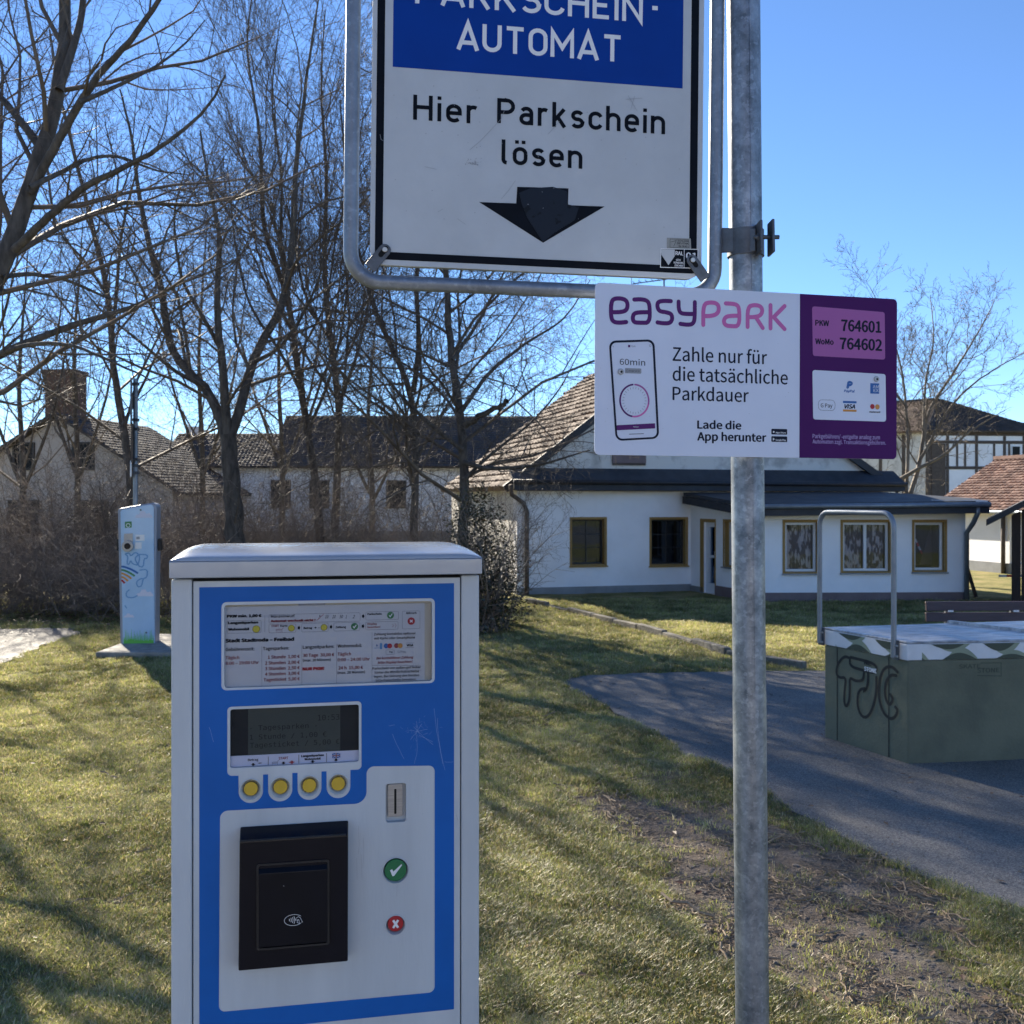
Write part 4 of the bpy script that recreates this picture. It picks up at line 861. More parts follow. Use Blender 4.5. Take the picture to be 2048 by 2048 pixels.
# corner guards and panel joints on the lit side
PK2 = Plane(K1, math.atan2((K0 - K1).y, (K0 - K1).x)); LL = (K0 - K1).length
for s in (.16, LL - .20): MB().rect(PK2, (s - .004, .01, s + .004, hz - band - .005), .0005, .003).build('panel_joint', 'spray', box)
cg = lambda x, y: (1500 + x / 3.018, 960 + y / 3.018); G = lambda x, y: PK2.loc(*cg(x, y))
g = MB(); gs = [[(603, 1075), (570, 1062), (530, 1110), (520, 1170), (545, 1195), (580, 1190), (575, 1250), (568, 1330), (580, 1372), (600, 1340), (605, 1260), (602, 1190), (640, 1215), (685, 1210), (690, 1160)],
     [(605, 1075), (605, 1125), (690, 1150), (765, 1168), (765, 1108), (610, 1070)],
     [(715, 1160), (712, 1250), (690, 1275), (700, 1255), (665, 1265), (650, 1300), (652, 1380), (680, 1432), (715, 1430), (745, 1370), (765, 1280), (765, 1190)],
     [(893, 1160), (860, 1125), (815, 1130), (785, 1190), (775, 1290), (800, 1400), (850, 1445), (880, 1430), (895, 1390), (880, 1370)],
     [(885, 1180), (850, 1175), (820, 1220), (815, 1300), (835, 1355), (855, 1350), (865, 1320), (850, 1295)]]
for k, p in enumerate(gs): stroke(g, PK2, [G(*q) for q in chaikin(p, 2)], .024, .0035 + k * .0002, rnd=True)
g.build('graffiti', 'spray', box)
lettering(PK2, cg, 'NE', 690, 1112, 730, 22, 'spray', box, .0048, off=.02); lettering(PK2, cg, 'STONE', 690, 1150, 762, 24, 'ink_white', box, .0048, off=.02)
CF = Plane(K0, math.atan2(fd.y, fd.x)); lettering(CF, cg, 'SKATE', 1262, 1138, 1390, 24, 'camo_dark', box, .002, off=.01); lettering(CF, cg, 'STONE', 1372, 1163, 1505, 26, 'camo_dark', box, .002, off=.01)
fr = MB(); stroke(fr, CF, [CF.loc(*cg(*p)) for p in ((1390, 1105), (1515, 1103), (1515, 1183), (1370, 1180))], .006, .002); fr.build('stamp_frame', 'camo_dark', box)
# hoop rail
ra = o4[3].lerp(o4[0], .0) + PKs.n * .035 + (o4[3] - o4[0]).normalized() * -.0; rb = o4[0] + PKs.n * .035 + (o4[3] - o4[0]).normalized() * .10
zt = 1.90; r_ = .11; dv = (rb - ra); dv.z = 0; du = dv.normalized(); pa = [Vector((ra.x, ra.y, hz - .13))]
for i in range(7): q = R(90 * i / 6); pa.append(Vector((ra.x, ra.y, zt - r_)) + du * (r_ * (1 - math.cos(q))) + Vector((0, 0, r_ * math.sin(q))))
for i in range(7): q = R(90 - 90 * i / 6); pa.append(Vector((rb.x, rb.y, zt - r_)) - du * (r_ * (1 - math.cos(q))) + Vector((0, 0, r_ * math.sin(q))))
pa.append(Vector((rb.x, rb.y, hz - .13)))
MB().tube(pa, .021, 12).build('hoop_rail', 'zinc', box, smooth=True, auto=50)
for p in (ra, rb):
    bq = p - PKs.n * .018; MB().beam(Vector((bq.x, bq.y, hz - .15)), Vector((bq.x, bq.y, hz + .0)), .06, .018, up=PKs.n).build('rail_bracket', 'steel_dark', box)
    for z in (hz - .12, hz - .04): MB().tube([Vector((p.x, p.y, z)), Vector((p.x, p.y, z)) + du * .04], .008, 6).build('bolt', 'bolt', box)
e1 = at(1898, 1248.5, 8.9); e2 = at(2070, 1268, 8.25)
MB().beam(Vector((e1.x, e1.y, hz + .012)), Vector((e2.x, e2.y, hz + .012)), .045, .024).build('coping', 'box_top', box)

# ---- bench
bx = at(1852, 1200, 11.4); bench = empty('bench', (bx.x + 1, bx.y, 0), 'park bench with dark purple-brown wooden planks behind the green skate box', 'bench')
for (v0, v1) in ((1203.5, 1222), (1225.5, 1243)):
    z1, z0_ = at(0, v0, 11.4).z, at(0, v1, 11.4).z
    MB().hexa([(bx.x, 11.38, z0_), (bx.x + 2.0, 11.44, z0_), (bx.x + 2.0, 11.48, z0_), (bx.x, 11.42, z0_), (bx.x, 11.40, z1), (bx.x + 2.0, 11.46, z1), (bx.x + 2.0, 11.50, z1), (bx.x, 11.44, z1)]).build('back_plank', 'bench_wood', bench, bevel=.006)
for k in range(3): MB().box(bx.x, 11.56 + k * .13, .42, bx.x + 2.0, 11.67 + k * .13, .455).build('seat_plank', 'bench_wood', bench, bevel=.005)
for k, x in enumerate((bx.x + .27, bx.x + 1.0, bx.x + 1.73)):
    s_ = MB(); s_.beam((x, 11.50, .42), (x, 11.475, .86), .05, .03, up=(0, 1, 0)).beam((x, 11.5, .40), (x, 11.95, .40), .05, .03).beam((x, 11.55, .39), (x, 11.52, 0), .06, .04, up=(0, 1, 0)).beam((x, 11.9, .39), (x, 11.92, 0), .06, .04, up=(0, 1, 0))
    s_.build('bench_frame', 'zinc', bench)
    MB().box(x - .03, 11.385, .755, x + .03, 11.40, .775).build('bracket_end', 'camo_white', bench)

# ================================================================== SIGN POLE AND SIGNS
Zp = 2.385; pole = empty('sign_pole', (at(1504, 1000, Zp).x, Zp, 0), 'tall galvanised steel pole carrying the two parking signs in the foreground', 'pole')
b0 = at(1504.5, 2048, Zp); b1 = at(1487, 0, Zp); dirp = (b1 - b0); pp = lambda z: b0 + dirp * ((z - b0.z) / dirp.z)
MB().tube([pp(z) for z in (-.1, .9, 1.55, 1.56, 2.4, 3.6, 4.2)], [.0385, .0385, .0385, .038, .038, .038, .038], 40).build('tube', 'galv', pole, smooth=True, auto=50)
MB().tube([pp(4.2), pp(4.215)], .04, 24).build('cap', 'black_mat', pole)
zc = pp(2.70); seam = [pp(z) + Vector((.004, -.0381, 0)) for z in (.0, 1.0, 2.0, 3.4)]
MB().tube(seam, .0005, 5).build('weld_seam', 'galv', pole, smooth=True)

m1 = lambda x, y: (640 + x / 1.932, y / 1.932)
PB = Plane(at(1405, 300, 2.365), R(8.8), R(-0.62))
big = empty('parking_sign', PB.pt(-.35, -.6, 0), 'large white and blue sign with black arrow in a bent grey tube frame', 'sign')
l1 = lambda x, y, d=0.0: PB.loc(*m1(x, y), d)
s0 = l1(197, 600)[0]; s1 = l1(1479, 600)[0]; tb_ = l1(862, 1052)[1]; tt = l1(862, 0)[1] + .42
plate = MB().prism(PB, rrect(s0, tb_, s1, tt, .035, 8), -.004, 0).build('sign_plate', 'sign_white', big, bevel=.001)
MB().ring(PB, rrect(s0 + .001, tb_ + .001, s1 - .001, tt - .001, .034, 8), rrect(s0 + .004, tb_ + .004, s1 - .004, tt - .004, .031, 8), -.02, -.0045).build('plate_edge', 'sign_edge', plate)
bl, br_ = l1(217, 500)[0], l1(1460, 500)[0]; bi, bri = l1(247, 500)[0], l1(1431, 500)[0]; bo, bin_ = l1(862, 1031)[1], l1(862, 1002)[1]; gp_ = bin_ - bo
MB().ring(PB, rrect(bl, bo, br_, tt - .018, .012, 4), rrect(bi, bin_, bri, tt - .018 - gp_, .004, 4), .0001, .0005).build('border', 'sign_black', big)
ba = l1(281, 258); bb = l1(1401, 320)
MB().rect(PB, (ba[0], ba[1], bb[0], tt - .06), .0001, .0005).build('blue_field', 'sign_blue', big)
din(PB, m1, 'AUTOMAT', 525, 190, 1170, 106, 'ink_white', big, .0007, gap=.235)
din(PB, m1, 'PARKSCHEIN', 365, 12, 1250, 106, 'ink_white', big, .0007, gap=.235); din(PB, m1, '-', 1277, 74, 1311, 106, 'ink_white', big, .0007)
din(PB, m1, 'Hier', 358, 462, 610, 97, 'sign_black', big, .0007, gap=.29); din(PB, m1, 'Parkschein', 683, 475, 1335, 97, 'sign_black', big, .0007, gap=.285); din(PB, m1, 'lösen', 700, 633, 1015, 95, 'sign_black', big, .0007, gap=.285)
MB().prism(PB, [l1(*p) for p in ((762, 722), (758, 786), (615, 781), (862, 938), (1100, 798), (958, 793), (960, 728))], .0001, .0005).build('arrow', 'sign_black', big)
MB().prism(PB, [l1(*p) for p in ((770, 745), (812, 728), (900, 722), (955, 740), (958, 790), (1000, 800), (985, 850), (905, 900), (862, 936), (800, 840), (780, 790))], .0006, .0009).build('worn_sticker', 'worn_sticker', big)
st = MB().prism(PB, [l1(*p) for p in ((1315, 1032), (1458, 1036), (1460, 965), (1317, 962))], .0006, .0010).build('quality_sticker', 'sign_black', big)
fr = MB(); stroke(fr, PB, [l1(*p) for p in ((1315, 1033), (1458, 1037), (1460, 964), (1317, 961))], .0016, .0011, closed=True); stroke(fr, PB, [l1(*p) for p in ((1407, 963), (1406, 1035))], .0012, .00115); fr.build('sticker_border', 'ink_white', st)
MB().prism(PB, [l1(*p) for p in ((1317, 963), (1370, 965), (1370, 990), (1346, 1025), (1319, 985))], .0011, .0012).build('sticker_triangle', 'sign_white', st)
for body, x0, y0, x1, c in (('RAL', 1374, 985, 1403, 14), ('GÜTE', 1376, 1008, 1394, 7), ('VERKEHRS', 1366, 1018, 1404, 7), ('ZEICHEN', 1370, 1029, 1401, 7), ('01', 1415, 1000, 1455, 24)): lettering(PB, m1, body, x0, y0, x1, c, 'ink_white', st, .0013, off=.012)
st2 = MB().prism(PB, [l1(*p) for p in ((1340, 960), (1434, 962), (1432, 922), (1340, 919))], .0006, .0009).build('maker_sticker', 'sticker_grey', big)
for body, x0, y0, x1, c in (('SCHILDER', 1382, 933, 1424, 6), ('DEUTHA', 1380, 943, 1424, 7), ('96 78 66 1', 1386, 954, 1424, 6)): lettering(PB, m1, body, x0, y0, x1, c, 'ink', st2, .0012, off=.01)
fr = MB(); stroke(fr, PB, [l1(*p) for p in ((1352, 957), (1426, 959), (1424, 926), (1352, 924))], .0007, .0012, closed=True); stroke(fr, PB, [l1(*p) for p in ((1357, 935), (1376, 930), (1366, 952))], .0008, .0012); fr.build('sticker_lines', 'ink', st2)
sc_ = MB()
for k, pts in enumerate((((578, 580), (620, 545), (700, 460), (712, 428)), ((700, 770), (730, 735), (755, 698)), ((210, 115), (220, 135), (214, 160)), ((232, 520), (236, 540), (245, 545)), ((530, 845), (562, 868)), ((455, 820), (475, 808)), ((405, 645), (450, 655)), ((880, 520), (925, 470)), ((1190, 370), (1225, 430)), ((1215, 372), (1200, 425)), ((1180, 385), (1245, 380)))):
    stroke(sc_, PB, [l1(*p) for p in pts], .0007, .0012 + k * .00005)
sc_.build('scratches', 'ink_grey', big)
dt = MB(); rg = random.Random(3)
for k in range(70): x, y = rg.uniform(260, 1410), rg.uniform(330, 970); a = l1(x, y); dt.flat(PB, circ(a[0], a[1], rg.uniform(.0004, .0012), 6), .0011)
for k in range(26): x, y = rg.gauss(595, 16), rg.gauss(625, 8); a = l1(x, y); dt.flat(PB, circ(a[0], a[1], rg.uniform(.0005, .0018), 6), .0011)
dt.build('dirt_specks', 'ink_grey', big)
# tube frame
xl = l1(124, 500)[0]; xr = l1(1534, 500)[0]; yb = l1(640, 1106, 0)[1]; yt = tt + .09; rr = .065
def fp(s, t): return PB.pt(s, t, -.006)
path = []
for cx, cy, a0 in ((xr - rr, yb + rr, -90), (xr - rr, yt - rr, 0), (xl + rr, yt - rr, 90), (xl + rr, yb + rr, 180)):
    for i in range(9): q = R(a0 + 90 * i / 8); path.append(fp(cx + rr * math.cos(q), cy + rr * math.sin(q)))
MB().tube(path, .0165, 16, closed=True).build('tube_frame', 'galv2', big, smooth=True)
# plate clips
for (ax, ay, bx_, by_) in ((250, 968, 192, 1038), (1436, 1008, 1487, 1080)):
    A = Vector(l1(ax, ay)); B = Vector(l1(bx_, by_)); t = (B - A).normalized(); nn = Vector((-t.y, t.x)) * .0135
    pts = [(B + nn), (A + nn)] + [A + Vector((math.cos(q), math.sin(q))) * .0135 for q in []]
    a0 = math.atan2(nn.y, nn.x); out = [tuple(B - nn)]
    for i in range(9): q = a0 - math.pi + math.pi * (-1) * 0 + 0; 
    ca = math.atan2(-t.y, -t.x); out = [tuple(B + nn)] + [(A.x + .0135 * math.cos(ca - R(90) + R(180) * i / 8) if False else A.x + .0135 * math.cos(ca - R(90) * 1 + R(180) * i / 8), A.y + .0135 * math.sin(ca - R(90) + R(180) * i / 8)) for i in range(9)] + [tuple(B - nn)]
    cl = MB().prism(PB, out, .0025, .006).build('clip', 'steel_dark', big, bevel=.001)
    mb = MB(); stroke(mb, PB, [tuple(A - t * .004), tuple(A + t * .014)], .011, .0063, rnd=True); mb.build('slot', 'slot', cl)
    MB().prism(PB, circ(A.x, A.y, .0058, 14), .0064, .0105).build('bolt', 'bolt', cl, bevel=.001)
# clamp to pole
cz_ = at(0, 488, Zp).z; c0 = pp(cz_); up = dirp.normalized(); cl = MB()
ring_o = [c0 + Vector((math.cos(q), math.sin(q), 0)) * .0425 for q in [2 * math.pi * i / 32 for i in range(32)]]; ring_i = [c0 + Vector((math.cos(q), math.sin(q), 0)) * .0385 for q in [2 * math.pi * i / 32 for i in range(32)]]
h2 = .030; V = [p - up * h2 for p in ring_o] + [p + up * h2 for p in ring_o] + [p - up * h2 for p in ring_i] + [p + up * h2 for p in ring_i]; n = 32
cl.add(V, [f for i in range(n) for f in ((i, (i + 1) % n, n + (i + 1) % n, n + i), (2 * n + i, 2 * n + (i + 1) % n, 3 * n + (i + 1) % n, 3 * n + i), (n + i, n + (i + 1) % n, 3 * n + (i + 1) % n, 3 * n + i), (i, (i + 1) % n, 2 * n + (i + 1) % n, 2 * n + i))])
band = cl.build('clamp_band', 'steel_dark', big, smooth=True, auto=40)
fr_ = PB.pt(xr, PB.loc(1433, 480)[1], -.006)
MB().hexa([fr_ + Vector((.012, -.002, -.028)), c0 + Vector((.012, -.048, -.028)), c0 + Vector((.012, -.042, -.028)), fr_ + Vector((.012, .006, -.028)), fr_ + Vector((.012, -.002, .03)), c0 + Vector((.012, -.048, .024)), c0 + Vector((.012, -.042, .024)), fr_ + Vector((.012, .006, .03))]).build('clamp_arm', 'steel_dark', big, bevel=.002)
for dx, hh in ((.018, .036), (.045, .038)):
    p = c0 + Vector((dx, -.062, 0)); MB().hexa([p + Vector((-.003, -.022, -hh)), p + Vector((.003, -.022, -hh)), p + Vector((.003, .03, -hh)), p + Vector((-.003, .03, -hh)), p + Vector((-.003, -.016, hh)), p + Vector((.003, -.016, hh)), p + Vector((.003, .03, hh)), p + Vector((-.003, .03, hh))]).build('clamp_lug', 'steel_dark', big, bevel=.002)
MB().tube([c0 + Vector((.005, -.062, 0)), c0 + Vector((.062, -.062, 0))], .005, 8).build('clamp_bolt', 'steel_dark', big, smooth=True)
MB().tube([c0 + Vector((.012, -.062, 0)), c0 + Vector((.018, -.062, 0))], .010, 6).build('nut', 'steel_dark', big)

# ---- white and purple info sign
p2 = lambda x, y: (1160 + x / 2.841, 540 + y / 2.841)
PE = Plane(at(1188, 740, 2.25), R(13.3), R(-.25)); l2 = lambda x, y, d=0.0: PE.loc(*p2(x, y), d)
info = empty('payment_info_sign', PE.pt(.37, -.19, 0), 'white and purple mobile phone parking payment sign screwed to the pole below the large sign', 'sign')
E0 = l2(83, 1050)[0]; E1 = l2(1800, 620)[0]; EB_ = (l2(88, 1052)[1] + l2(1800, 1074)[1]) / 2; ET = (l2(90, 70)[1] + l2(1790, 165)[1]) / 2
out = rrect(E0, EB_, E1, ET, .011, 6); pl_o = MB().prism(PE, out, -.003, 0).build('plate', 'info_white', info, bevel=.0006)
sx = l2(1248, 600)[0]; pu = [(sx, EB_ + .0002), (sx, ET - .0002)][::-1] + [p for p in rrect(E0, EB_ + .0002, E1 - .0002, ET - .0002, .011, 6) if p[0] > sx]
pr = rrect(E0, EB_ + .0002, E1 - .0002, ET - .0002, .011, 6); right = [p for p in pr if p[0] > sx]; purple = [(sx, EB_ + .0002)] + right[:14] + [(sx, ET - .0002)]
MB().prism(PE, purple, .0001, .0004).build('purple_panel', 'purple', info)
lw = .0095
logo = {'logo_letter_e': [[(176, 238), (176, 200), (185, 165), (225, 160), (262, 170), (272, 200), (262, 232), (225, 240), (176, 240)], [(176, 200), (176, 270), (190, 296), (225, 300), (262, 296)]],
 'logo_letter_a': [[(308, 168), (350, 166), (385, 175), (396, 205), (396, 300), (345, 300), (305, 298), (298, 270), (308, 245), (345, 240), (396, 240)]],
 'logo_letter_s': [[(516, 177), (470, 175), (442, 182), (438, 208), (450, 235), (490, 240), (520, 250), (525, 280), (510, 303), (470, 303), (440, 298)]],
 'logo_letter_y': [[(560, 180), (560, 220), (570, 245), (600, 250), (650, 250)], [(652, 183), (652, 280), (640, 308), (610, 312), (570, 306)]]}
logo2 = {'logo_letter_p': [[(700, 312), (700, 195), (740, 183), (780, 190), (791, 220), (780, 250), (745, 262), (700, 262)]],
 'logo_letter_a': [[(828, 190), (870, 192), (895, 200), (905, 225), (905, 319), (860, 320), (825, 315), (815, 290), (828, 265), (865, 260), (905, 260)]],
 'logo_letter_r': [[(952, 324), (952, 210), (990, 198), (1025, 205), (1038, 230), (1025, 260), (990, 268), (955, 268)], [(1000, 270), (1038, 330)]],
 'logo_letter_k': [[(1082, 332), (1082, 200)], [(1162, 205), (1100, 268), (1162, 336)]]}
for dct, mm in ((logo, 'dark_purple'), (logo2, 'logo_pink')):
    for nme, sks in dct.items():
        mb = MB()
        for k, s in enumerate(sks): stroke(mb, PE, [l2(*p) for p in (chaikin(s, 2) if len(s) > 3 else s)], lw, .0004 + k * .0001, rnd=True)
        mb.build(nme, mm, info)
for b, x0, y0, x1, c in (('Zahle nur für', 527, 515, 1062, 76), ('die tatsächliche', 527, 628, 1180, 76), ('Parkdauer', 527, 738, 958, 74)): lettering(PE, p2, b, x0, y0, x1, c, 'navy', info, .0005, off=.004)
for b, x0, y0, x1, c in (('Lade die', 668, 900, 915, 44), ('App herunter', 668, 968, 1057, 46)): lettering(PE, p2, b, x0, y0, x1, c, 'navy', info, .0005, off=.013)
for y, nm in ((903, 'App Store'), (945, 'Google Play')):
    a, b = l2(1087, y + 31), l2(1177, y + 1); bd = MB().prism(PE, rrect(*a, *b, .002, 3), .0001, .0004).build('store_badge', 'navy', info)
    lettering(PE, p2, nm, 1112, y + 25, 1170, 9, 'ink_white', bd, .0006, off=.01); mb = MB()
    if nm[0] == 'A': mb.flat(PE, circ(*l2(1100, y + 17), .0022, 10), .0006)
    else: mb.flat(PE, [l2(1095, y + 8), l2(1106, y + 16), l2(1095, y + 25)], .0006)
    mb.build('badge_icon', 'ink_white', bd)
# phone picture
po = round_poly([l2(203, 972), l2(450, 958), l2(422, 394), l2(163, 402)], .016, 6); pi_ = round_poly([l2(213, 960), l2(438, 948), l2(411, 406), l2(175, 414)], .012, 6)
ph = MB().ring(PE, po, pi_, .0001, .0006).build('phone_outline', 'navy', info)
lettering(PE, p2, '60min', 226, 538, 370, 34, 'navy', info, .0005, off=.0); lettering(PE, p2, 'Endet 16:22', 281, 577, 339, 9, 'navy', info, .0008, off=.0)
lettering(PE, p2, '51:09', 292, 437, 315, 8, 'navy', info, .0005); mb = MB().rect(PE, (*l2(273, 439), *l2(285, 426)), .0001, .0005); mb.build('phone_icon', 'dark_purple', info)
mb = MB(); stroke(mb, PE, [(l2(399, 430)[0] + .0022 * math.cos(q / 2), l2(399, 430)[1] + .0022 * math.sin(q / 2)) for q in range(13)], .0005, .0005); stroke(mb, PE, [l2(185, 432), l2(192, 438)], .0005, .0005); stroke(mb, PE, [l2(268 + 6 * math.cos(q / 2), 574 + 7 * math.sin(q / 2)) for q in range(13)], .0004, .0008); stroke(mb, PE, [l2(278, 933), l2(362, 930)], .0012, .0005); mb.build('phone_icon', 'navy', info)
MB().prism(PE, rrect(*l2(255, 586), *l2(348, 560), .002, 3), .0001, .0006).build('time_chip', 'ink_grey', info)
c_ = Vector(l2(309, 742)); rad = l2(390, 742)[0] - c_.x
for k in range(4):
    mb = MB(); a0, a1 = [(97, 180), (180, 262), (262, 350), (350, 448)][k]
    stroke(mb, PE, [(c_.x + rad * math.cos(R(a0 + (a1 - a0) * i / 14)), c_.y + rad * 1.06 * math.sin(R(a0 + (a1 - a0) * i / 14))) for i in range(15)], .0038, .0004, rnd=k in (0, 3)); mb.build('timer_ring', ('dark_purple', 'dark_purple', 'logo_pink', 'pink')[k], info)
mb = MB()
for k in range(26): a = 2 * math.pi * k / 26; stroke(mb, PE, [(c_.x + rad * q * math.cos(a), c_.y + rad * q * 1.06 * math.sin(a)) for q in (.72, .85)], .0006, .0004)
mb.build('timer_ticks', 'navy', info)
MB().prism(PE, round_poly([l2(210, 911), l2(427, 900), l2(426, 871), l2(208, 882)], .001, 2), .0001, .0005).build('phone_button', 'dark_purple', info); lettering(PE, p2, 'Weiter', 303, 894, 333, 7, 'ink_white', info, .0008)
# purple side
MB().prism(PE, round_poly([l2(1322, 488), l2(1733, 510), l2(1730, 240), l2(1318, 206)], .006, 4), .0005, .0008).build('code_panel', 'pink', info)
for b, x0, y0, x1, c, o_ in (('PKW', 1338, 315, 1414, 31, .015), ('764601', 1486, 345, 1710, 62, .014), ('WoMo', 1338, 420, 1440, 31, .015), ('764602', 1478, 448, 1714, 62, .014)): lettering(PE, p2, b, x0, y0, x1, c, 'navy', info, .0010, off=o_)
MB().prism(PE, round_poly([l2(1324, 849), l2(1738, 862), l2(1735, 592), l2(1320, 568)], .006, 4), .0005, .0008).build('payment_panel', 'info_white', info)
for b, x0, y0, x1, c in (('Parkgebühren/ -entgelte analog zum', 1322, 955, 1704, 23), ('Automaten zzgl. Transaktionsgebühren.', 1322, 985, 1738, 22)): lettering(PE, p2, b, x0, y0, x1, c, 'lavender', info, .0008, off=.006)
mb = MB(); stroke(mb, PE, rrect(*l2(1353, 797), *l2(1448, 740), .0095, 6), .0007, .0010, closed=True); mb.build('logo_outline', 'navy', info)
lettering(PE, p2, 'G Pay', 1368, 780, 1434, 22, 'ink', info, .0010, off=.005)
MB().rect(PE, (*l2(1493, 756), *l2(1570, 746)), .0009, .0011).build('logo_bar', 'ink_blue', info); MB().rect(PE, (*l2(1493, 804), *l2(1570, 794)), .0009, .0011).build('logo_bar', 'ink_orange', info)
lettering(PE, p2, 'VISA', 1504, 786, 1562, 23, 'navy', info, .0010, off=.02, shear=.25)
MB().flat(PE, circ(*l2(1660, 776), .0060, 20), .0010).build('logo_disc', 'ink_red2', info); MB().flat(PE, circ(*l2(1688, 778), .0060, 20), .0012).build('logo_disc', 'ink_orange', info)
lettering(PE, p2, 'mastercard', 1645, 810, 1705, 9, 'navy', info, .0012, off=.02)
lettering(PE, p2, 'P', 1518, 672, 1545, 38, 'ink_blue', info, .0010, off=.04, shear=.2); lettering(PE, p2, 'PayPal', 1500, 694, 1560, 14, 'ink_blue', info, .0010, off=.02, shear=.2)
MB().rect(PE, (*l2(1648, 702), *l2(1698, 645)), .0009, .0011).build('logo_square', 'ink_blue', info); lettering(PE, p2, 'AM', 1664, 672, 1697, 18, 'ink_white', info, .0013, off=.0); lettering(PE, p2, 'EX', 1668, 693, 1697, 17, 'ink_white', info, .0013)
for (x, y) in ((231, 578), (1682, 620)):
    sc2 = MB().prism(PE, circ(*l2(x, y), .0068, 20), .0002, .0035).build('screw', 'steel', info, smooth=False, bevel=.001); MB().flat(PE, circ(*l2(x + 2, y + 1), .003, 6), .0036).build('screw_socket', 'slot', sc2)
for dz in (.10, -.10):
    c0_ = pp(PE.pt(0, dz, 0).z); cl = MB(); h2 = .012; n = 32
    ro = [c0_ + Vector((math.cos(2 * math.pi * i / 32), math.sin(2 * math.pi * i / 32), 0)) * .0415 for i in range(32)]; ri = [c0_ + Vector((math.cos(2 * math.pi * i / 32), math.sin(2 * math.pi * i / 32), 0)) * .0388 for i in range(32)]
    V = [p - up * h2 for p in ro] + [p + up * h2 for p in ro] + [p - up * h2 for p in ri] + [p + up * h2 for p in ri]
    cl.add(V, [f for i in range(n) for f in ((i, (i + 1) % n, n + (i + 1) % n, n + i), (n + i, n + (i + 1) % n, 3 * n + (i + 1) % n, 3 * n + i), (i, (i + 1) % n, 2 * n + (i + 1) % n, 2 * n + i))]); cl.build('clamp_band', 'steel_dark', info, smooth=True, auto=40)
rg = random.Random(12); dt = MB()
for k in range(60): a = l2(rg.uniform(110, 1230), rg.uniform(380, 1040)); dt.flat(PE, circ(a[0], a[1], rg.uniform(.0002, .0007), 6), .0007)
dt.build('dirt_specks', 'ink_grey', info)

# ================================================================== PARKING TICKET MACHINE
dM = 1.60; a_ = at(397, 1000, dM); PT = Plane((a_.x, a_.y, 0), math.atan2(0.05, .2467))
m3 = lambda x, y: (330 + x * .33644, 1080 + y * .33644); m4 = lambda x, y: (330 + x * .33644, 1500 + y * .33644)
q3 = lambda x, y, d=0.0: PT.loc(*m3(x, y), d); q4 = lambda x, y, d=0.0: PT.loc(*m4(x, y), d)
cx = (q3(38, 600)[0] + q3(1868, 600)[0]) / 2
tm = empty('parking_ticket_machine', PT.pt(cx, 0, -.15), 'tall white and blue parking ticket machine with black card reader in the foreground', 'ticket machine')
sL, sR = q3(36, 600)[0], q3(1868, 600)[0]; zT = q3(900, 222)[1]; dpt = .30
gL, gR = q3(165, 900)[0], q3(1757, 900)[0]; gT = q3(900, 236)[1]
# cabinet shell: two stiles and the sides behind
for s0_, s1_ in ((sL, gL - .001), (gR + .001, sR)): MB().rect(PT, (s0_, 0.0, s1_, zT), -.03, .0).build('front_stile', 'white_paint', tm, bevel=.003, seg=3)
MB().rect(PT, (sL, 0.0, sR, zT), -dpt, -.031).build('cabinet', 'white_paint', tm, bevel=.003)
MB().rect(PT, (gL - .0009, .02, gR + .0009, zT - .001), -.03, -.012).build('door_seal', 'gap', tm)
MB().rect(PT, (sL - .02, -.05, sR + .02, .03), -dpt - .02, .02).build('plinth', 'concrete', tm, bevel=.005)
# cap: pillow-shaped lid
cL, cR = q3(24, 170, .018)[0], q3(1886, 170, .018)[0]; cB = q3(900, 216, .018)[1]; cT = q3(900, 118, .018)[1]
mb = MB(); nx, ny = 60, 30; vs = []
for j in range(ny + 1):
    for i in range(nx + 1):
        fx = i / nx; fy = j / ny; fx = .5 - .5 * math.cos(math.pi * fx); fy = .5 - .5 * math.cos(math.pi * fy)
        s = cL + (cR - cL) * fx; d = .018 - (dpt + .03) * fy
        e = min(s - cL, cR - s); rx = .042; h1 = math.sqrt(max(0, 1 - (1 - min(e, rx) / rx) ** 2)); e2 = min(.018 - d, d + dpt + .012); r2 = .16; h2_ = math.sqrt(max(0, 1 - (1 - min(e2, r2) / r2) ** 2))
        vs.append(PT.pt(s, cT + .019 * min(1, h1) * (.15 + .85 * h2_) if e2 > 0 else cT, d))
mb.add(vs, [(j * (nx + 1) + i, j * (nx + 1) + i + 1, (j + 1) * (nx + 1) + i + 1, (j + 1) * (nx + 1) + i) for j in range(ny) for i in range(nx)])
lid = mb.build('cap', 'cap_grey', tm, smooth=True)
sk_ = MB(); ro = [(cL, .018), (cR, .018), (cR, -dpt - .012), (cL, -dpt - .012)]
sk_.hexa([PT.pt(s, cB, d) for s, d in ro] + [PT.pt(s, cT - .0005, d) for s, d in ro]).build('cap_skirt', 'cap_grey', tm, bevel=.0015)

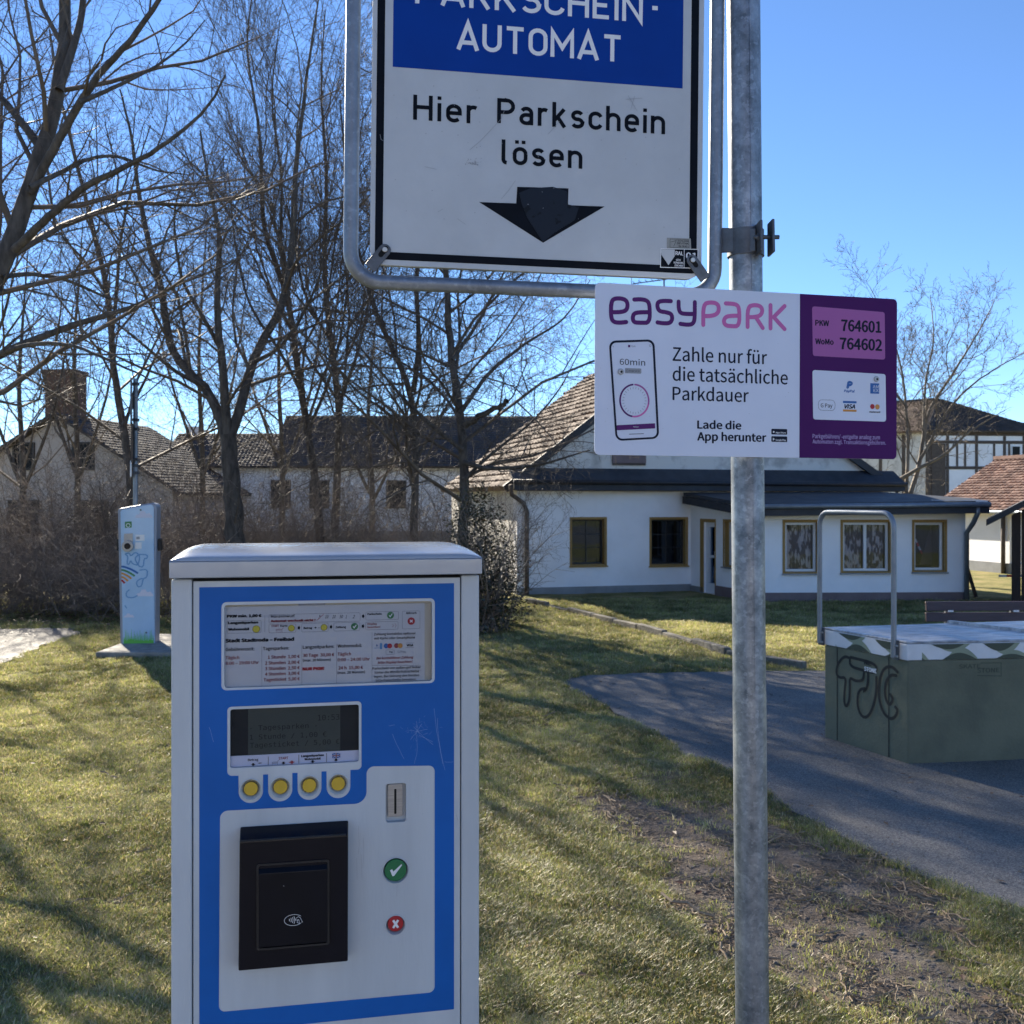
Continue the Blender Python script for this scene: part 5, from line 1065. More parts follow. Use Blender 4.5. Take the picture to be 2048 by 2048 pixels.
# door with real recesses
TW = [q3(352, 388), q3(1588, 362), q3(1588, 835), q3(352, 884)]; tw = rrect(TW[0][0], (TW[2][1] + TW[3][1]) / 2, TW[1][0], (TW[0][1] + TW[1][1]) / 2, .005, 4)
LC = [q3(387, 1010), q3(1153, 975), q3(1153, 1320), q3(387, 1356)]; lc = rrect(LC[0][0], (LC[2][1] + LC[3][1]) / 2, LC[1][0], (LC[0][1] + LC[1][1]) / 2, .004, 4)
btn = [q3(*p) for p in ((510, 1482), (686, 1472), (858, 1463), (1030, 1452))]; bcs = [(p[0], p[1] + .0) for p in btn]; BR_ = .0165
cs = [q4(1312, 200), q4(1433, 198), q4(1433, 428), q4(1312, 432)]; csl = rrect(cs[0][0], (cs[2][1] + cs[3][1]) / 2, cs[1][0], (cs[0][1] + cs[1][1]) / 2, .004, 4)
gB, rB = q4(1371, 716), q4(1370, 1040)
holes = [tw, lc] + [circ(*p, BR_, 32) for p in bcs] + [csl, circ(*gB, .0208, 36), circ(*rB, .0158, 32)]
dr_ = (gL + .001, .06, gR - .001, gT); dl = [(dr_[0], dr_[1]), (dr_[2], dr_[1]), (dr_[2], dr_[3]), (dr_[0], dr_[3])]
door = MB().holed(PT, [dl] + holes, 0.0, .011, .011).build('door', 'white_paint', tm)
# blue film
fL, fR, fT = q3(204, 900)[0], q3(1718, 700)[0], (q3(208, 283)[1] + q3(1718, 255)[1]) / 2; fB = q4(1718, 1540)[1]
rimT = rrect(q3(335, 600)[0], (q3(340, 897)[1] + q3(1595, 848)[1]) / 2, q3(1604, 600)[0], (q3(345, 372)[1] + q3(1600, 343)[1]) / 2, .008, 5)
K = .000268
lp = [(370, 992), (1168, 957), (1168, 1364), (1102, 1367), (1102, 1531), (960, 1537), (960, 1375), (930, 1376), (930, 1541), (788, 1548), (788, 1384), (757, 1385), (757, 1550), (613, 1557), (613, 1393), (583, 1394), (583, 1560), (437, 1567), (437, 1401), (370, 1403)]
lr = [25, 25, 25, 0, 69, 69, 0, 0, 69, 69, 0, 0, 69, 69, 0, 0, 71, 71, 0, 28]
rimL = round_poly([q3(*p) for p in lp], [r * K for r in lr], 8)
wp = [(327, 362), (1198, 316), (1198, 97), (1603, 92), (1603, 1440), (320, 1558)]
rimW = round_poly([q4(*p) for p in wp], [.012, .019, .012, .010, .010, .010], 8)
bf = MB().holed(PT, [[(fL, fB), (fR, fB), (fR, fT), (fL, fT)], rimT, rimL, rimW], .0006, .0006, .0006).build('blue_film', 'blue_film', tm)
# tariff sheet
twx0, twy0, twx1, twy1 = tw[0][0], tw[0][1], 0, 0; X0, X1 = TW[0][0], TW[1][0]; Y0 = min(p[1] for p in tw); Y1 = max(p[1] for p in tw)
MB().rect(PT, (X0 - .004, Y0 - .004, X1 + .004, Y1 + .004), -.0115, -.0111).build('aged_backing', 'sheet_aged', tm)
px5 = lambda x, y: (430 + x / 4.293, 1190 + y / 4.293); q5 = lambda x, y: PT.loc(*px5(x, y), -.009)
sheet = MB().rect(PT, (X0, Y0, q5(1800, 400)[0], Y1 - .004), -.0110, -.0100).build('tariff_sheet', 'sheet', tm)
MB().rect(PT, (*q5(715, 92), *q5(945, 70)), -.0098, -.0095).build('clip_strip', 'ink_grey', sheet)
D5 = -.0090
def L5(b, x0, y0, x1, c, m, off=.0, **k): lettering(PT, px5, b, x0, y0, x1, c, m, sheet, D5, off=off, **k)
for b, x0, y0, x1, c, m, o_ in (
 ('PKW min. 1,00 €', 105, 194, 397, 22, 'ink', .035), ('Langzeitparken', 115, 250, 368, 20, 'ink', .035), ('Wohnmobil', 115, 306, 292, 20, 'ink', .035),
 ('Münzeinwurf', 480, 195, 684, 22, 'ink', .006), ('Automat wechselt nicht !', 480, 233, 860, 18, 'ink_red', .035), ('START', 484, 275, 548, 17, 'ink_red', .01), ('Karte', 562, 274, 622, 17, 'ink', .01),
 ('Betrag', 762, 292, 834, 16, 'ink', .02), ('+ -', 852, 290, 898, 18, 'ink', .02), ('Zahlung', 1036, 285, 1124, 17, 'ink', .015), ('Parkschein', 1310, 172, 1430, 16, 'ink', .015),
 ('Display', 1310, 257, 1390, 17, 'ink_red', .01), ('beachten!', 1310, 284, 1418, 16, 'ink_red', .01), ('Abbruch', 1640, 163, 1730, 15, 'ink', .015),
 ('Stadt Stadtroda – Freibad', 92, 407, 676, 27, 'ink', .035),
 ('Gebührenzeit:', 92, 482, 338, 27, 'ink', .008), ('Täglich', 92, 553, 208, 26, 'ink_red', .008), ('8:00 – 19:00 Uhr', 92, 600, 376, 26, 'ink_red', .008),
 ('Tagesparken:', 412, 474, 636, 27, 'ink', .008), ('1 Stunde  1,00 €', 455, 547, 727, 26, 'ink_red', .01), ('2 Stunden  2,00 €', 430, 598, 727, 26, 'ink_red', .01), ('3 Stunden  2,50 €', 430, 646, 727, 26, 'ink_red', .01), ('4 Stunden  3,00 €', 430, 693, 727, 26, 'ink_red', .01), ('Tagesticket  5,00 €', 418, 742, 727, 26, 'ink_red', .01),
 ('Langzeitparken:', 755, 462, 1022, 27, 'ink', .008), ('30 Tage  30,00 €', 755, 532, 1023, 26, 'ink_red', .01), ('(max. 20 Münzen)', 755, 572, 992, 21, 'ink', .008), ('NUR PKW!', 755, 648, 935, 24, 'ink_red2', .04),
 ('Wohnmobil:', 1053, 452, 1260, 27, 'ink', .008), ('Täglich', 1053, 521, 1167, 26, 'ink_red', .008), ('0:00 – 24:00 Uhr', 1053, 570, 1329, 26, 'ink_red', .008), ('24 h  15,00 €', 1060, 640, 1270, 26, 'ink_red', .01), ('(max. 20 Münzen)', 1053, 678, 1288, 21, 'ink', .008),
 ('Zahlung kontaktlos optional', 1366, 347, 1720, 20, 'ink', .006), ('mit Karte oder Smartphone', 1368, 383, 1716, 20, 'ink', .006),
 ('Bei kontaktloser Zahlung', 1386, 553, 1704, 20, 'ink_red', .01), ('bitte Display beachten!', 1398, 591, 1696, 20, 'ink_red', .01),
 ('Parkschein von außen gut lesbar', 1353, 641, 1768, 20, 'ink', .006), ('hinter die Windschutzscheibe', 1372, 676, 1752, 20, 'ink', .006), ('legen. Bei Störung des Gerätes', 1366, 710, 1754, 20, 'ink', .006), ('bitte Parkscheibe benutzen.', 1382, 744, 1730, 20, 'ink', .006),
 ('VISA', 1646, 441, 1702, 18, 'ink', .02), ('G Pay', 1568, 498, 1640, 20, 'ink_grey', .006), ('Pay', 1498, 496, 1528, 14, 'ink', .01)):
    L5(b, x0, y0, x1, c, m, o_, shear=.25 if 'Display beachten' in b or 'kontaktloser' in b else 0)
for b, x0, x1 in (('5', 888, 908), ('10', 945, 975), ('20', 1006, 1036), ('50', 1068, 1100), ('1', 1120, 1132), ('2', 1180, 1202)): L5(b, x0, 200, x1, 28, 'ink', .0, shear=.3)
ln = MB()
def box5(x0, y0, x1, y1): stroke(ln, PT, rrect(*q5(x0, y1), *q5(x1, y0), .0022, 3), .00028, D5, closed=True)
for b in ((105, 216, 396, 330), (463, 152, 1246, 242), (463, 248, 694, 326), (744, 240, 972, 318), (1020, 234, 1244, 310), (1295, 140, 1576, 216), (1294, 226, 1572, 300), (1608, 136, 1760, 292), (1468, 470, 1540, 512)): box5(*b)
for x, y0, y1 in ((402, 440, 790), (746, 430, 780), (1044, 420, 768), (1348, 318, 750), (428, 175, 320)): stroke(ln, PT, [q5(x, y0), q5(x, y1)], .00025, D5)
for x0, x1, y in ((1640, 1720, 352), (1556, 1768, 645), (1382, 1730, 749), (1350, 1768, 604), (1636, 1708, 412), (1636, 1708, 452)): stroke(ln, PT, [q5(x0, y), q5(x1, y)], .0003, D5)
ln.build('printed_lines', 'ink', sheet)
ln = MB(); stroke(ln, PT, [q5(872, 220), q5(932, 165)], .0006, D5 + .0002); ln.build('red_stroke', 'ink_red2', sheet)
for (x, y) in ((720, 282), (996, 274), (1272, 182), (1270, 268)):
    MB().flat(PT, [q5(x - 10, y + 12), q5(x + 2, y + 12), q5(x + 2, y + 22), q5(x + 12, y), q5(x + 2, y - 22), q5(x + 2, y - 12), q5(x - 10, y - 12)], D5).build('arrow_print', 'ink', sheet)
for (x, y, r_, mm) in ((354, 292, 30, 'ink_yellow'), (656, 285, 27, 'ink_yellow'), (936, 278, 27, 'ink_yellow'), (1507, 174, 30, 'ink_green'), (1198, 270, 30, 'ink_green'), (1685, 224, 32, 'ink_red2'), (1470, 437, 21, 'ink_blue'), (1500, 437, 21, 'ink_red2'), (1558, 435, 21, 'ink_red'), (1590, 435, 21, 'ink_orange')):
    rr_ = r_ * K / 1.44 * 1.02; MB().flat(PT, circ(*q5(x, y), rr_, 22), D5 + (.0002 if x in (1500, 1590) else 0)).build('symbol_disc', mm, sheet)
    if mm == 'ink_yellow': o5 = MB(); stroke(o5, PT, circ(*q5(x, y), rr_, 22), .0004, D5 + .0002, closed=True); o5.build('symbol_ring', 'ink', sheet)
sy = MB()
for x, y in ((1507, 174), (1198, 270)): stroke(sy, PT, [q5(x - 12, y), q5(x - 3, y + 12), q5(x + 15, y - 14)], .0012, D5 + .0003)
stroke(sy, PT, [q5(1674, 214), q5(1696, 234)], .0013, D5 + .0003); stroke(sy, PT, [q5(1696, 214), q5(1674, 234)], .0013, D5 + .00035); sy.build('symbol_mark', 'ink_white', sheet)
MB().flat(PT, [q5(1415, 465), q5(1435, 464), q5(1435, 413), q5(1415, 414)], D5).build('card_logo', 'ink_lblue', sheet); MB().flat(PT, [q5(1368, 458), q5(1412, 456), q5(1412, 452), q5(1368, 454)], D5).build('card_logo', 'ink_lblue', sheet); L5('A', 1382, 442, 1398, 18, 'ink_blue', .01)
o5 = MB(); stroke(o5, PT, [q5(524, 318), q5(576, 317), q5(576, 292), q5(524, 293)], .0003, D5, closed=True); stroke(o5, PT, [q5(524, 301), q5(576, 300)], .0006, D5 + .0001); stroke(o5, PT, [q5(578, 290), q5(588, 280)], .0005, D5); stroke(o5, PT, [q5(1522, 250), q5(1535, 262), q5(1522, 276)], .0004, D5); stroke(o5, PT, [q5(1545, 244), q5(1556, 262), q5(1545, 282)], .0004, D5); o5.build('card_symbol', 'ink_red', sheet)
MB().rect(PT, (X0, Y0, X1, Y1), -.0030, -.0022).build('window_cover', 'glass_thin', tm)
# LCD display
lx0, lx1 = LC[0][0], LC[1][0]; ly0 = min(p[1] for p in lc); ly1 = max(p[1] for p in lc); ysplit = (q3(387, 1290)[1] + q3(1153, 1258)[1]) / 2
px6 = lambda x, y: (440 + x / 6.44, 1390 + y / 6.44); q6 = lambda x, y: PT.loc(*px6(x, y), -.007)
disp = MB().rect(PT, (lx0 - .003, ly0 - .003, lx1 + .003, ly1 + .003), -.0112, -.0105).build('display', 'lcd_side', tm)
MB().rect(PT, (q3(492, 1100)[0], ysplit, q3(1043, 1100)[0], ly1), -.0104, -.0095).build('screen', 'lcd', disp)
for b, x0, y0, x1, c in (('10:53', 1262, 336, 1538, 70), ('- Tagesparken -', 385, 466, 1250, 62), ('1 Stunde / 1,00 €', 385, 585, 1370, 62), ('Tagesticket / 5,00 €', 385, 690, 1538, 64)): lettering(PT, px6, b, x0, y0 - 8, x1, c, 'lcd_ink', disp, -.0090, font='mono', off=.0)
lab = MB().rect(PT, (lx0, ly0, lx1, ysplit - .0003), -.0104, -.0085).build('label_strip', 'info_white', disp)
def L6(b, x0, y0, x1, c, m, off=.01): lettering(PT, px6, b, x0, y0, x1, c, m, disp, -.0080, off=off)
L6('Betrag', 360, 852, 494, 30, 'ink'); L6('START', 756, 832, 878, 32, 'ink_red'); L6('Langzeitparken', 1048, 800, 1336, 26, 'ink', .03); L6('Wohnmobil', 1090, 840, 1294, 24, 'ink', .03); L6('+', 895, 893, 955, 52, 'ink_red2', .03); L6('-', 497, 893, 532, 40, 'ink', .03)
for x, y in ((427, 898), (817, 878), (1193, 860), (1495, 838)): MB().flat(PT, [q6(x - 32, y - 2), q6(x, y + 20), q6(x + 32, y - 4), q6(x + 14, y - 3), q6(x + 14, y - 18), q6(x - 14, y - 17), q6(x - 14, y - 1)], -.0080).build('arrow_print', 'ink', lab)
for x, y0, y1 in ((622, 795, 925), (1015, 770, 890), (1372, 750, 872)): MB().flat(PT, [q6(x - 6, y1), q6(x + 6, y1), q6(x + 6, y0), q6(x - 6, y0)], -.0082).build('divider', 'ink_grey', lab)
o5 = MB(); stroke(o5, PT, [q6(672, 905), q6(740, 902), q6(740, 862), q6(672, 866)], .0003, -.008, closed=True); stroke(o5, PT, [q6(672, 880), q6(740, 876)], .0007, -.0079); stroke(o5, PT, [q6(742, 856), q6(758, 846)], .0006, -.008); o5.build('card_symbol', 'ink', lab)
fx = [q6(1444, 818), q6(1550, 812), q6(1550, 748), q6(1444, 752)]; MB().flat(PT, fx, -.0082).build('flag_print', 'ink_blue', lab)
o5 = MB(); stroke(o5, PT, [q6(1444, 818), q6(1550, 748)], .0008, -.0080); stroke(o5, PT, [q6(1444, 752), q6(1550, 812)], .0008, -.00798); stroke(o5, PT, [q6(1497, 816), q6(1497, 750)], .0022, -.00796); stroke(o5, PT, [q6(1444, 785), q6(1550, 780)], .0020, -.00794); o5.build('flag_stripes', 'cloud', lab)
o5 = MB(); stroke(o5, PT, [q6(1497, 816), q6(1497, 750)], .0013, -.0078); stroke(o5, PT, [q6(1444, 785), q6(1550, 780)], .0012, -.00778); o5.build('flag_cross', 'ink_red', lab)
MB().rect(PT, (lx0, ly0, lx1, ly1), -.0030, -.0022).build('display_cover', 'glass_thin', tm)
# yellow buttons in conical recesses
def recess(c, r0, r1, dep, name='button_recess'):
    n = 36; mb = MB(); a = circ(*c, r0 + .0012, n); b = circ(*c, r0 - .0002, n); e = circ(*c, r1, n)
    v = [PT.pt(*p, .0009) for p in a] + [PT.pt(*p, .0014) for p in b] + [PT.pt(*p, -dep) for p in e] + [PT.pt(*p, -dep - .003) for p in e]
    mb.add(v, [(k * n + i, k * n + (i + 1) % n, (k + 1) * n + (i + 1) % n, (k + 1) * n + i) for k in range(3) for i in range(n)]); mb.add([PT.pt(*p, -dep - .003) for p in e], [tuple(range(n))])
    return mb.build(name, 'white_paint', tm, smooth=True, auto=50)
for c in bcs:
    recess(c, BR_, .0118, .0065)
    MB().prism(PT, circ(*c, .0107, 32), -.009, -.002).build('button', 'yellow', tm, bevel=.0006)
recess(gB, .0208, .0182, .006); gb = MB().prism(PT, circ(*gB, .0176, 40), -.008, -.0005).build('confirm_button', 'green', tm, bevel=.0008, label='green round confirm button with white tick')
MB().flat(PT, [q4(*p) for p in ((1337, 715), (1350, 708), (1358, 722), (1405, 678), (1410, 683), (1362, 748), (1352, 750))], .0004).build('tick_mark', 'ink_white', gb)
recess(rB, .0158, .0132, .006); rb_ = MB().prism(PT, circ(*q4(1371, 1034), .0126, 36), -.008, -.0005).build('cancel_button', 'red', tm, bevel=.0008, label='small red round cancel button with white cross')
mb = MB(); stroke(mb, PT, [q4(1356, 1012), q4(1386, 1056)], .0038, .0003); stroke(mb, PT, [q4(1386, 1010), q4(1356, 1058)], .0038, .0004); mb.build('cross_mark', 'ink_white', rb_)
# coin slot
MB().rect(PT, (csl[0][0] - .03, cs[3][1] - .003, cs[1][0] + .003, cs[0][1] + .003), -.0115, -.0105).build('coin_recess', 'white_paint', tm)
cp_ = MB().prism(PT, rrect(*q4(1325, 404), *q4(1416, 203), .003, 3), -.0104, -.004).build('coin_plate', 'steel', tm, bevel=.001)
MB().prism(PT, rrect(*q4(1364, 384), *q4(1377, 235), .001, 2), -.0039, -.0035).build('coin_slot', 'slot', cp_)
# card reader hood
o4_ = [q4(430, 1334, .03), q4(1084, 1283, .03), q4(1090, 455, .03), q4(444, 485, .03)]; rs0, rs1 = (o4_[0][0] + o4_[3][0]) / 2, (o4_[1][0] + o4_[2][0]) / 2; rt0, rt1 = (o4_[0][1] + o4_[1][1]) / 2, (o4_[2][1] + o4_[3][1]) / 2
v = [PT.pt(s, t, d) for s, t, d in ((rs0 - .002, rt0, .001), (rs1 + .001, rt0, .001), (rs1 + .002, rt1, .001), (rs0 + .001, rt1, .001), (rs0, rt0 + .006, .030), (rs1, rt0 + .006, .030), (rs1, rt1 - .013, .036), (rs0 + .002, rt1 - .013, .036))]
rd = MB().hexa(v).build('card_reader', 'black', tm, bevel=.002, seg=3)
pd0, pd1 = q4(557, 1172, .031), q4(965, 655, .031); MB().ring(PT, rrect(pd0[0] - .003, pd0[1] - .003, pd1[0] + .003, pd1[1] + .003, .004, 4), rrect(pd0[0], pd0[1], pd1[0], pd1[1], .003, 4), .0300, .0368).build('reader_bezel', 'black_mat', rd)
MB().hexa([PT.pt(s, t, d) for s, t, d in ((pd0[0], pd0[1], .0300), (pd1[0], pd0[1], .0300), (pd1[0], pd1[1], .0300), (pd0[0], pd1[1], .0300), (pd0[0], pd0[1] + .002, .038), (pd1[0], pd0[1] + .002, .038), (pd1[0], pd1[1] - .011, .0405), (pd0[0], pd1[1] - .011, .0405))]).build('reader_pad', 'pad_black', rd, bevel=.001)
MB().rect(PT, (rs0 + .003, rt1 - .0135, rs1 - .003, rt1 - .0115), .030, .0375).build('hood_lip', 'black_mat', rd)
q7 = lambda x, y: PT.loc(*m4(x, y), .0412); ic = MB(); cxx, cyy = q7(765, 1011)
stroke(ic, PT, [(cxx + (.0142 * math.cos(R(a))), cyy + .0085 * math.sin(R(a))) for a in range(38, 330, 12)], .0006, .0412)
for k, (x, h_) in enumerate(((738, 7), (747, 12), (756, 17), (765, 21))): stroke(ic, PT, [q7(x + (h_ * .30) * math.cos(R(a)), 1011 + h_ * math.sin(R(a))) for a in range(-80, 81, 20)], .0008, .0413)
for p in ([(778, 1000), (795, 990), (805, 998), (818, 1024)], [(778, 1002), (776, 1012), (795, 1008), (800, 1030)], [(790, 1010), (785, 1024), (800, 1032)]): stroke(ic, PT, [q7(*a) for a in p], .0006, .0414)
ic.build('contactless_symbol', 'ink_white', rd)
MB().flat(PT, circ(*q7(706, 808), .0008, 8), .0415).build('indicator_lamp', 'ink_grey', rd)
# scratches on the film
sc_ = MB(); rg = random.Random(21)
for p in ([(1495, 1075), (1500, 1130), (1490, 1160)], [(1455, 1130), (1500, 1135), (1560, 1125)], [(1500, 1130), (1545, 1175), (1595, 1218)], [(1460, 1185), (1500, 1130), (1528, 1090)], [(1350, 1150), (1385, 1235), (1420, 1298)], [(1495, 1160), (1500, 1260), (1482, 1330)], [(1330, 1105), (1365, 1098)], [(1660, 1318), (1715, 1318)], [(1618, 1060), (1630, 1230), (1665, 1370)], [(1512, 1160), (1590, 1200)], [(1480, 1110), (1512, 1150)], [(1600, 1000), (1622, 1180), (1650, 1330)], [(262, 1110), (290, 1200)]):
    stroke(sc_, PT, [q3(a + rg.uniform(-2, 2), b + rg.uniform(-2, 2)) for a, b in chaikin(p, 1)], .00042, .0008 + rg.uniform(0, .0001))
for k in range(30): x, y = rg.gauss(1500, 45), rg.gauss(1140, 40); a = rg.uniform(0, 6.28); L = rg.uniform(8, 36); stroke(sc_, PT, [q3(x, y), q3(x + L * math.cos(a), y + L * math.sin(a))], .0002, .0009)
sc_.build('scratches', 'scratch', tm)
sc_ = MB()
for p in ([(1150, 450), (1155, 560), (1148, 620)], [(1178, 520), (1182, 600), (1176, 700)], [(1140, 640), (1142, 770)], [(1165, 620), (1172, 770)], [(1380, 800), (1378, 870)], [(1730, 380), (1742, 420)]): stroke(sc_, PT, [q4(*a) for a in p], .0003, .0003)
for k in range(25): a = q4(rg.uniform(340, 1580), rg.uniform(340, 1500)); sc_.flat(PT, circ(a[0], a[1], rg.uniform(.0002, .0005), 5), .0003)
sc_.build('scuff_marks', 'ink_grey', tm)

# ================================================================== TREES
def tubes_mesh(name, polys, k, m):
    """many tapering branches as one mesh; polys = list of (points, radii)"""
    V = []; Fq = []; base = 0; groups = {}
    for P, Rr in polys: groups.setdefault(len(P), []).append((P, Rr))
    for n, lst in groups.items():
        P = np.array([p for p, _ in lst], float); Rr = np.array([r for _, r in lst], float); mcount = len(lst)
        T = np.zeros_like(P); T[:, 1:-1] = P[:, 2:] - P[:, :-2]; T[:, 0] = P[:, 1] - P[:, 0]; T[:, -1] = P[:, -1] - P[:, -2]
        T /= np.linalg.norm(T, axis=2, keepdims=True) + 1e-9
        ref = np.zeros_like(T); ref[..., 0] = 1.0; mean = T.mean(1); mk = np.abs(mean[:, 0]) > .75; ref[mk] = (0, 1, 0)
        A = np.cross(T, ref); A /= np.linalg.norm(A, axis=2, keepdims=True) + 1e-9; B = np.cross(T, A)
        ang = np.arange(k) * 2 * math.pi / k
        vs = P[:, :, None, :] + Rr[:, :, None, None] * (np.cos(ang)[None, None, :, None] * A[:, :, None, :] + np.sin(ang)[None, None, :, None] * B[:, :, None, :])
        idx = base + np.arange(mcount * n * k).reshape(mcount, n, k); a = idx[:, :-1, :]; b = idx[:, 1:, :]
        q = np.stack([a, np.roll(a, -1, 2), np.roll(b, -1, 2), b], -1).reshape(-1, 4)
        V.append(vs.reshape(-1, 3)); Fq.append(q); base += mcount * n * k
    V = np.concatenate(V).astype(np.float32); Fq = np.concatenate(Fq).astype(np.int32)
    me = bpy.data.meshes.new(name); me.vertices.add(len(V)); me.vertices.foreach_set('co', V.ravel()); me.loops.add(Fq.size); me.loops.foreach_set('vertex_index', Fq.ravel())
    me.polygons.add(len(Fq)); me.polygons.foreach_set('loop_start', np.arange(0, Fq.size, 4, dtype=np.int32)); me.polygons.foreach_set('loop_total', np.full(len(Fq), 4, np.int32)); me.polygons.foreach_set('use_smooth', np.ones(len(Fq), bool))
    me.update(); me.materials.append(M[m]); return me

def unit(v): return v / (np.linalg.norm(v) + 1e-9)
def resample(P, n):
    P = np.array(P, float); d = np.r_[0, np.cumsum(np.linalg.norm(np.diff(P, axis=0), axis=1))]; t = np.linspace(0, d[-1], n)
    return np.stack([np.interp(t, d, P[:, i]) for i in range(3)], 1)
def branches(rg, P, Rr, lvl, maxl, out, dens, up=.25, ang=(28, 55), lenf=(.30, .55), start=.18, minr=.004, total=None):
    """children along an existing branch P with radii Rr"""
    L = np.linalg.norm(np.diff(P, axis=0), axis=1).sum(); n = max(2 if lvl < 4 else 1, int(dens[lvl] * L + (rg.random() if lvl == 4 else 0))); phase = rg.uniform(0, 6.28)
    for i in range(n):
        t = start + (1 - start) * (i + rg.uniform(0, .9)) / n; t = min(t, .99); f = t * (len(P) - 1); a = int(f); f -= a
        p = P[a] * (1 - f) + P[min(a + 1, len(P) - 1)] * f; r = Rr[a] * (1 - f) + Rr[min(a + 1, len(Rr) - 1)] * f
        d = unit(P[min(a + 1, len(P) - 1)] - P[a]); x = unit(np.cross(d, (0.3, .2, 1.0) if abs(d[2]) < .9 else (1, 0, 0))); y = np.cross(d, x)
        phase += 2.4 + rg.uniform(-.5, .5); th = math.radians(rg.uniform(*ang)); nd = d * math.cos(th) + (x * math.cos(phase) + y * math.sin(phase)) * math.sin(th); nd[2] += up * .5; nd = unit(nd)
        ll = L * rg.uniform(*lenf) * (1.15 - .65 * t); ll = max(ll, .18 if lvl < 4 else .10)
        ns = (6, 5, 4, 3, 2)[lvl]; Q = [p]; cd = nd
        for k in range(ns - 1):
            cd = unit(cd + np.array([rg.gauss(0, .20), rg.gauss(0, .20), rg.gauss(0, .15) + up * .14])); Q.append(Q[-1] + cd * ll / (ns - 1))
        r0 = max(minr, min(r * .50, (.011 if lvl == 0 else .014) * ll + minr)); r1 = max(minr * .55, r0 * .25); QR = [r0 + (r1 - r0) * k / (ns - 1) for k in range(ns)]
        Q = np.array(Q); out.append((Q, QR))
        if lvl < maxl: branches(rg, Q, QR, lvl + 1, maxl, out, dens, up, ang, (.32, .62), .12, minr)

def make_tree(name, label, stems, seed, dens=(2.0, 2.4, 3.0, 4.0), maxl=4, minr=.004, up=.25, wood='bark', tw='twig', group=None, start=.25, k=3, cat='tree', ang=(28, 55)):
    """stems: list of (points, r0, r1)"""
    dens = tuple(dens) + (7.0,); rg = random.Random(seed); base = Vector(stems[0][0][0]); base.z = 0; t = empty(name, base, label, cat, group); out = []; b = np.array(base)
    for i, (pts, r0, r1) in enumerate(stems):
        n = max(8, len(pts) * 4); P = resample([tuple(p) for p in pts], n)
        # smooth the traced line
        for _ in range(3): P[1:-1] = (P[:-2] + 2 * P[1:-1] + P[2:]) / 4
        wob = np.array([[rg.gauss(0, min(r1 * .3, .012)) for _ in range(3)] for _ in range(n)]); wob[0] = 0; P = P + wob
        kf = .88 if seed == 11 else .80; Rr = np.linspace(r0 * kf, r1 * kf, n)
        me = tubes_mesh('trunk' if i == 0 else 'limb', [(P - b, Rr)], 10, wood); link_mesh('trunk' if i == 0 else 'limb', me, t)
        branches(rg, P, Rr, 0, maxl, out, dens, up, start=start if i == 0 else .08, minr=minr, ang=ang)
    me = tubes_mesh('crown', [(Q - b, r) for Q, r in out], k, tw); link_mesh('crown', me, t); return t, len(out)

def px_stem(pts, Y, dY=0.0):
    """trace given in photo pixels, standing at distance Y (dY: how far it leans away by the top)"""
    n = len(pts); return [tuple(at(u, v, Y + dY * i / (n - 1))) for i, (u, v) in enumerate(pts)]
cnt = []
stems = [([(-9.3, 15.2, 0), (-9.2, 15.1, 1.8), (-8.9, 15.0, 3.6), (-8.6, 14.9, 5.6), (-8.4, 14.8, 8.2)], .17, .03), ([(-9.1, 15.0, 2.0), (-8.3, 14.9, 3.2), (-7.9, 14.7, 4.8), (-7.2, 14.6, 6.4)], .09, .02),
         ([(-9.1, 15.1, 2.6), (-9.9, 15.0, 4.0), (-10.3, 14.8, 6.5)], .09, .02), ([(-8.9, 15.0, 3.6), (-7.9, 15.3, 4.0), (-7.0, 15.4, 4.8)], .06, .012), ([(-8.7, 14.9, 4.6), (-9.3, 15.2, 5.8), (-9.2, 15.3, 7.6)], .06, .015)]
cnt.append(make_tree('bare_tree', 'leafless tree standing just beyond the left edge, its branches reaching in above the thicket', stems, 61, dens=(1.2, 1.8, 2.4, 3.0), minr=.0032, up=.2)[1])
stems = [([(-11.6, 19.0, 0), (-11.5, 19, 2), (-11.2, 18.9, 4.5), (-11.1, 18.8, 8.5)], .18, .03), ([(-11.5, 19, 1.8), (-10.6, 18.9, 3.4), (-10.0, 18.8, 6.6)], .10, .02), ([(-11.4, 19, 2.4), (-12.3, 19, 4.2), (-12.5, 19, 7)], .09, .02), ([(-10.5, 18.9, 3.6), (-9.4, 18.8, 5.0), (-8.9, 18.7, 7.0)], .06, .012)]
cnt.append(make_tree('bare_tree', 'leafless tree beyond the left edge behind the left thicket', stems, 62, dens=(1.2, 1.8, 2.4, 3.0), minr=.0036, up=.25)[1])
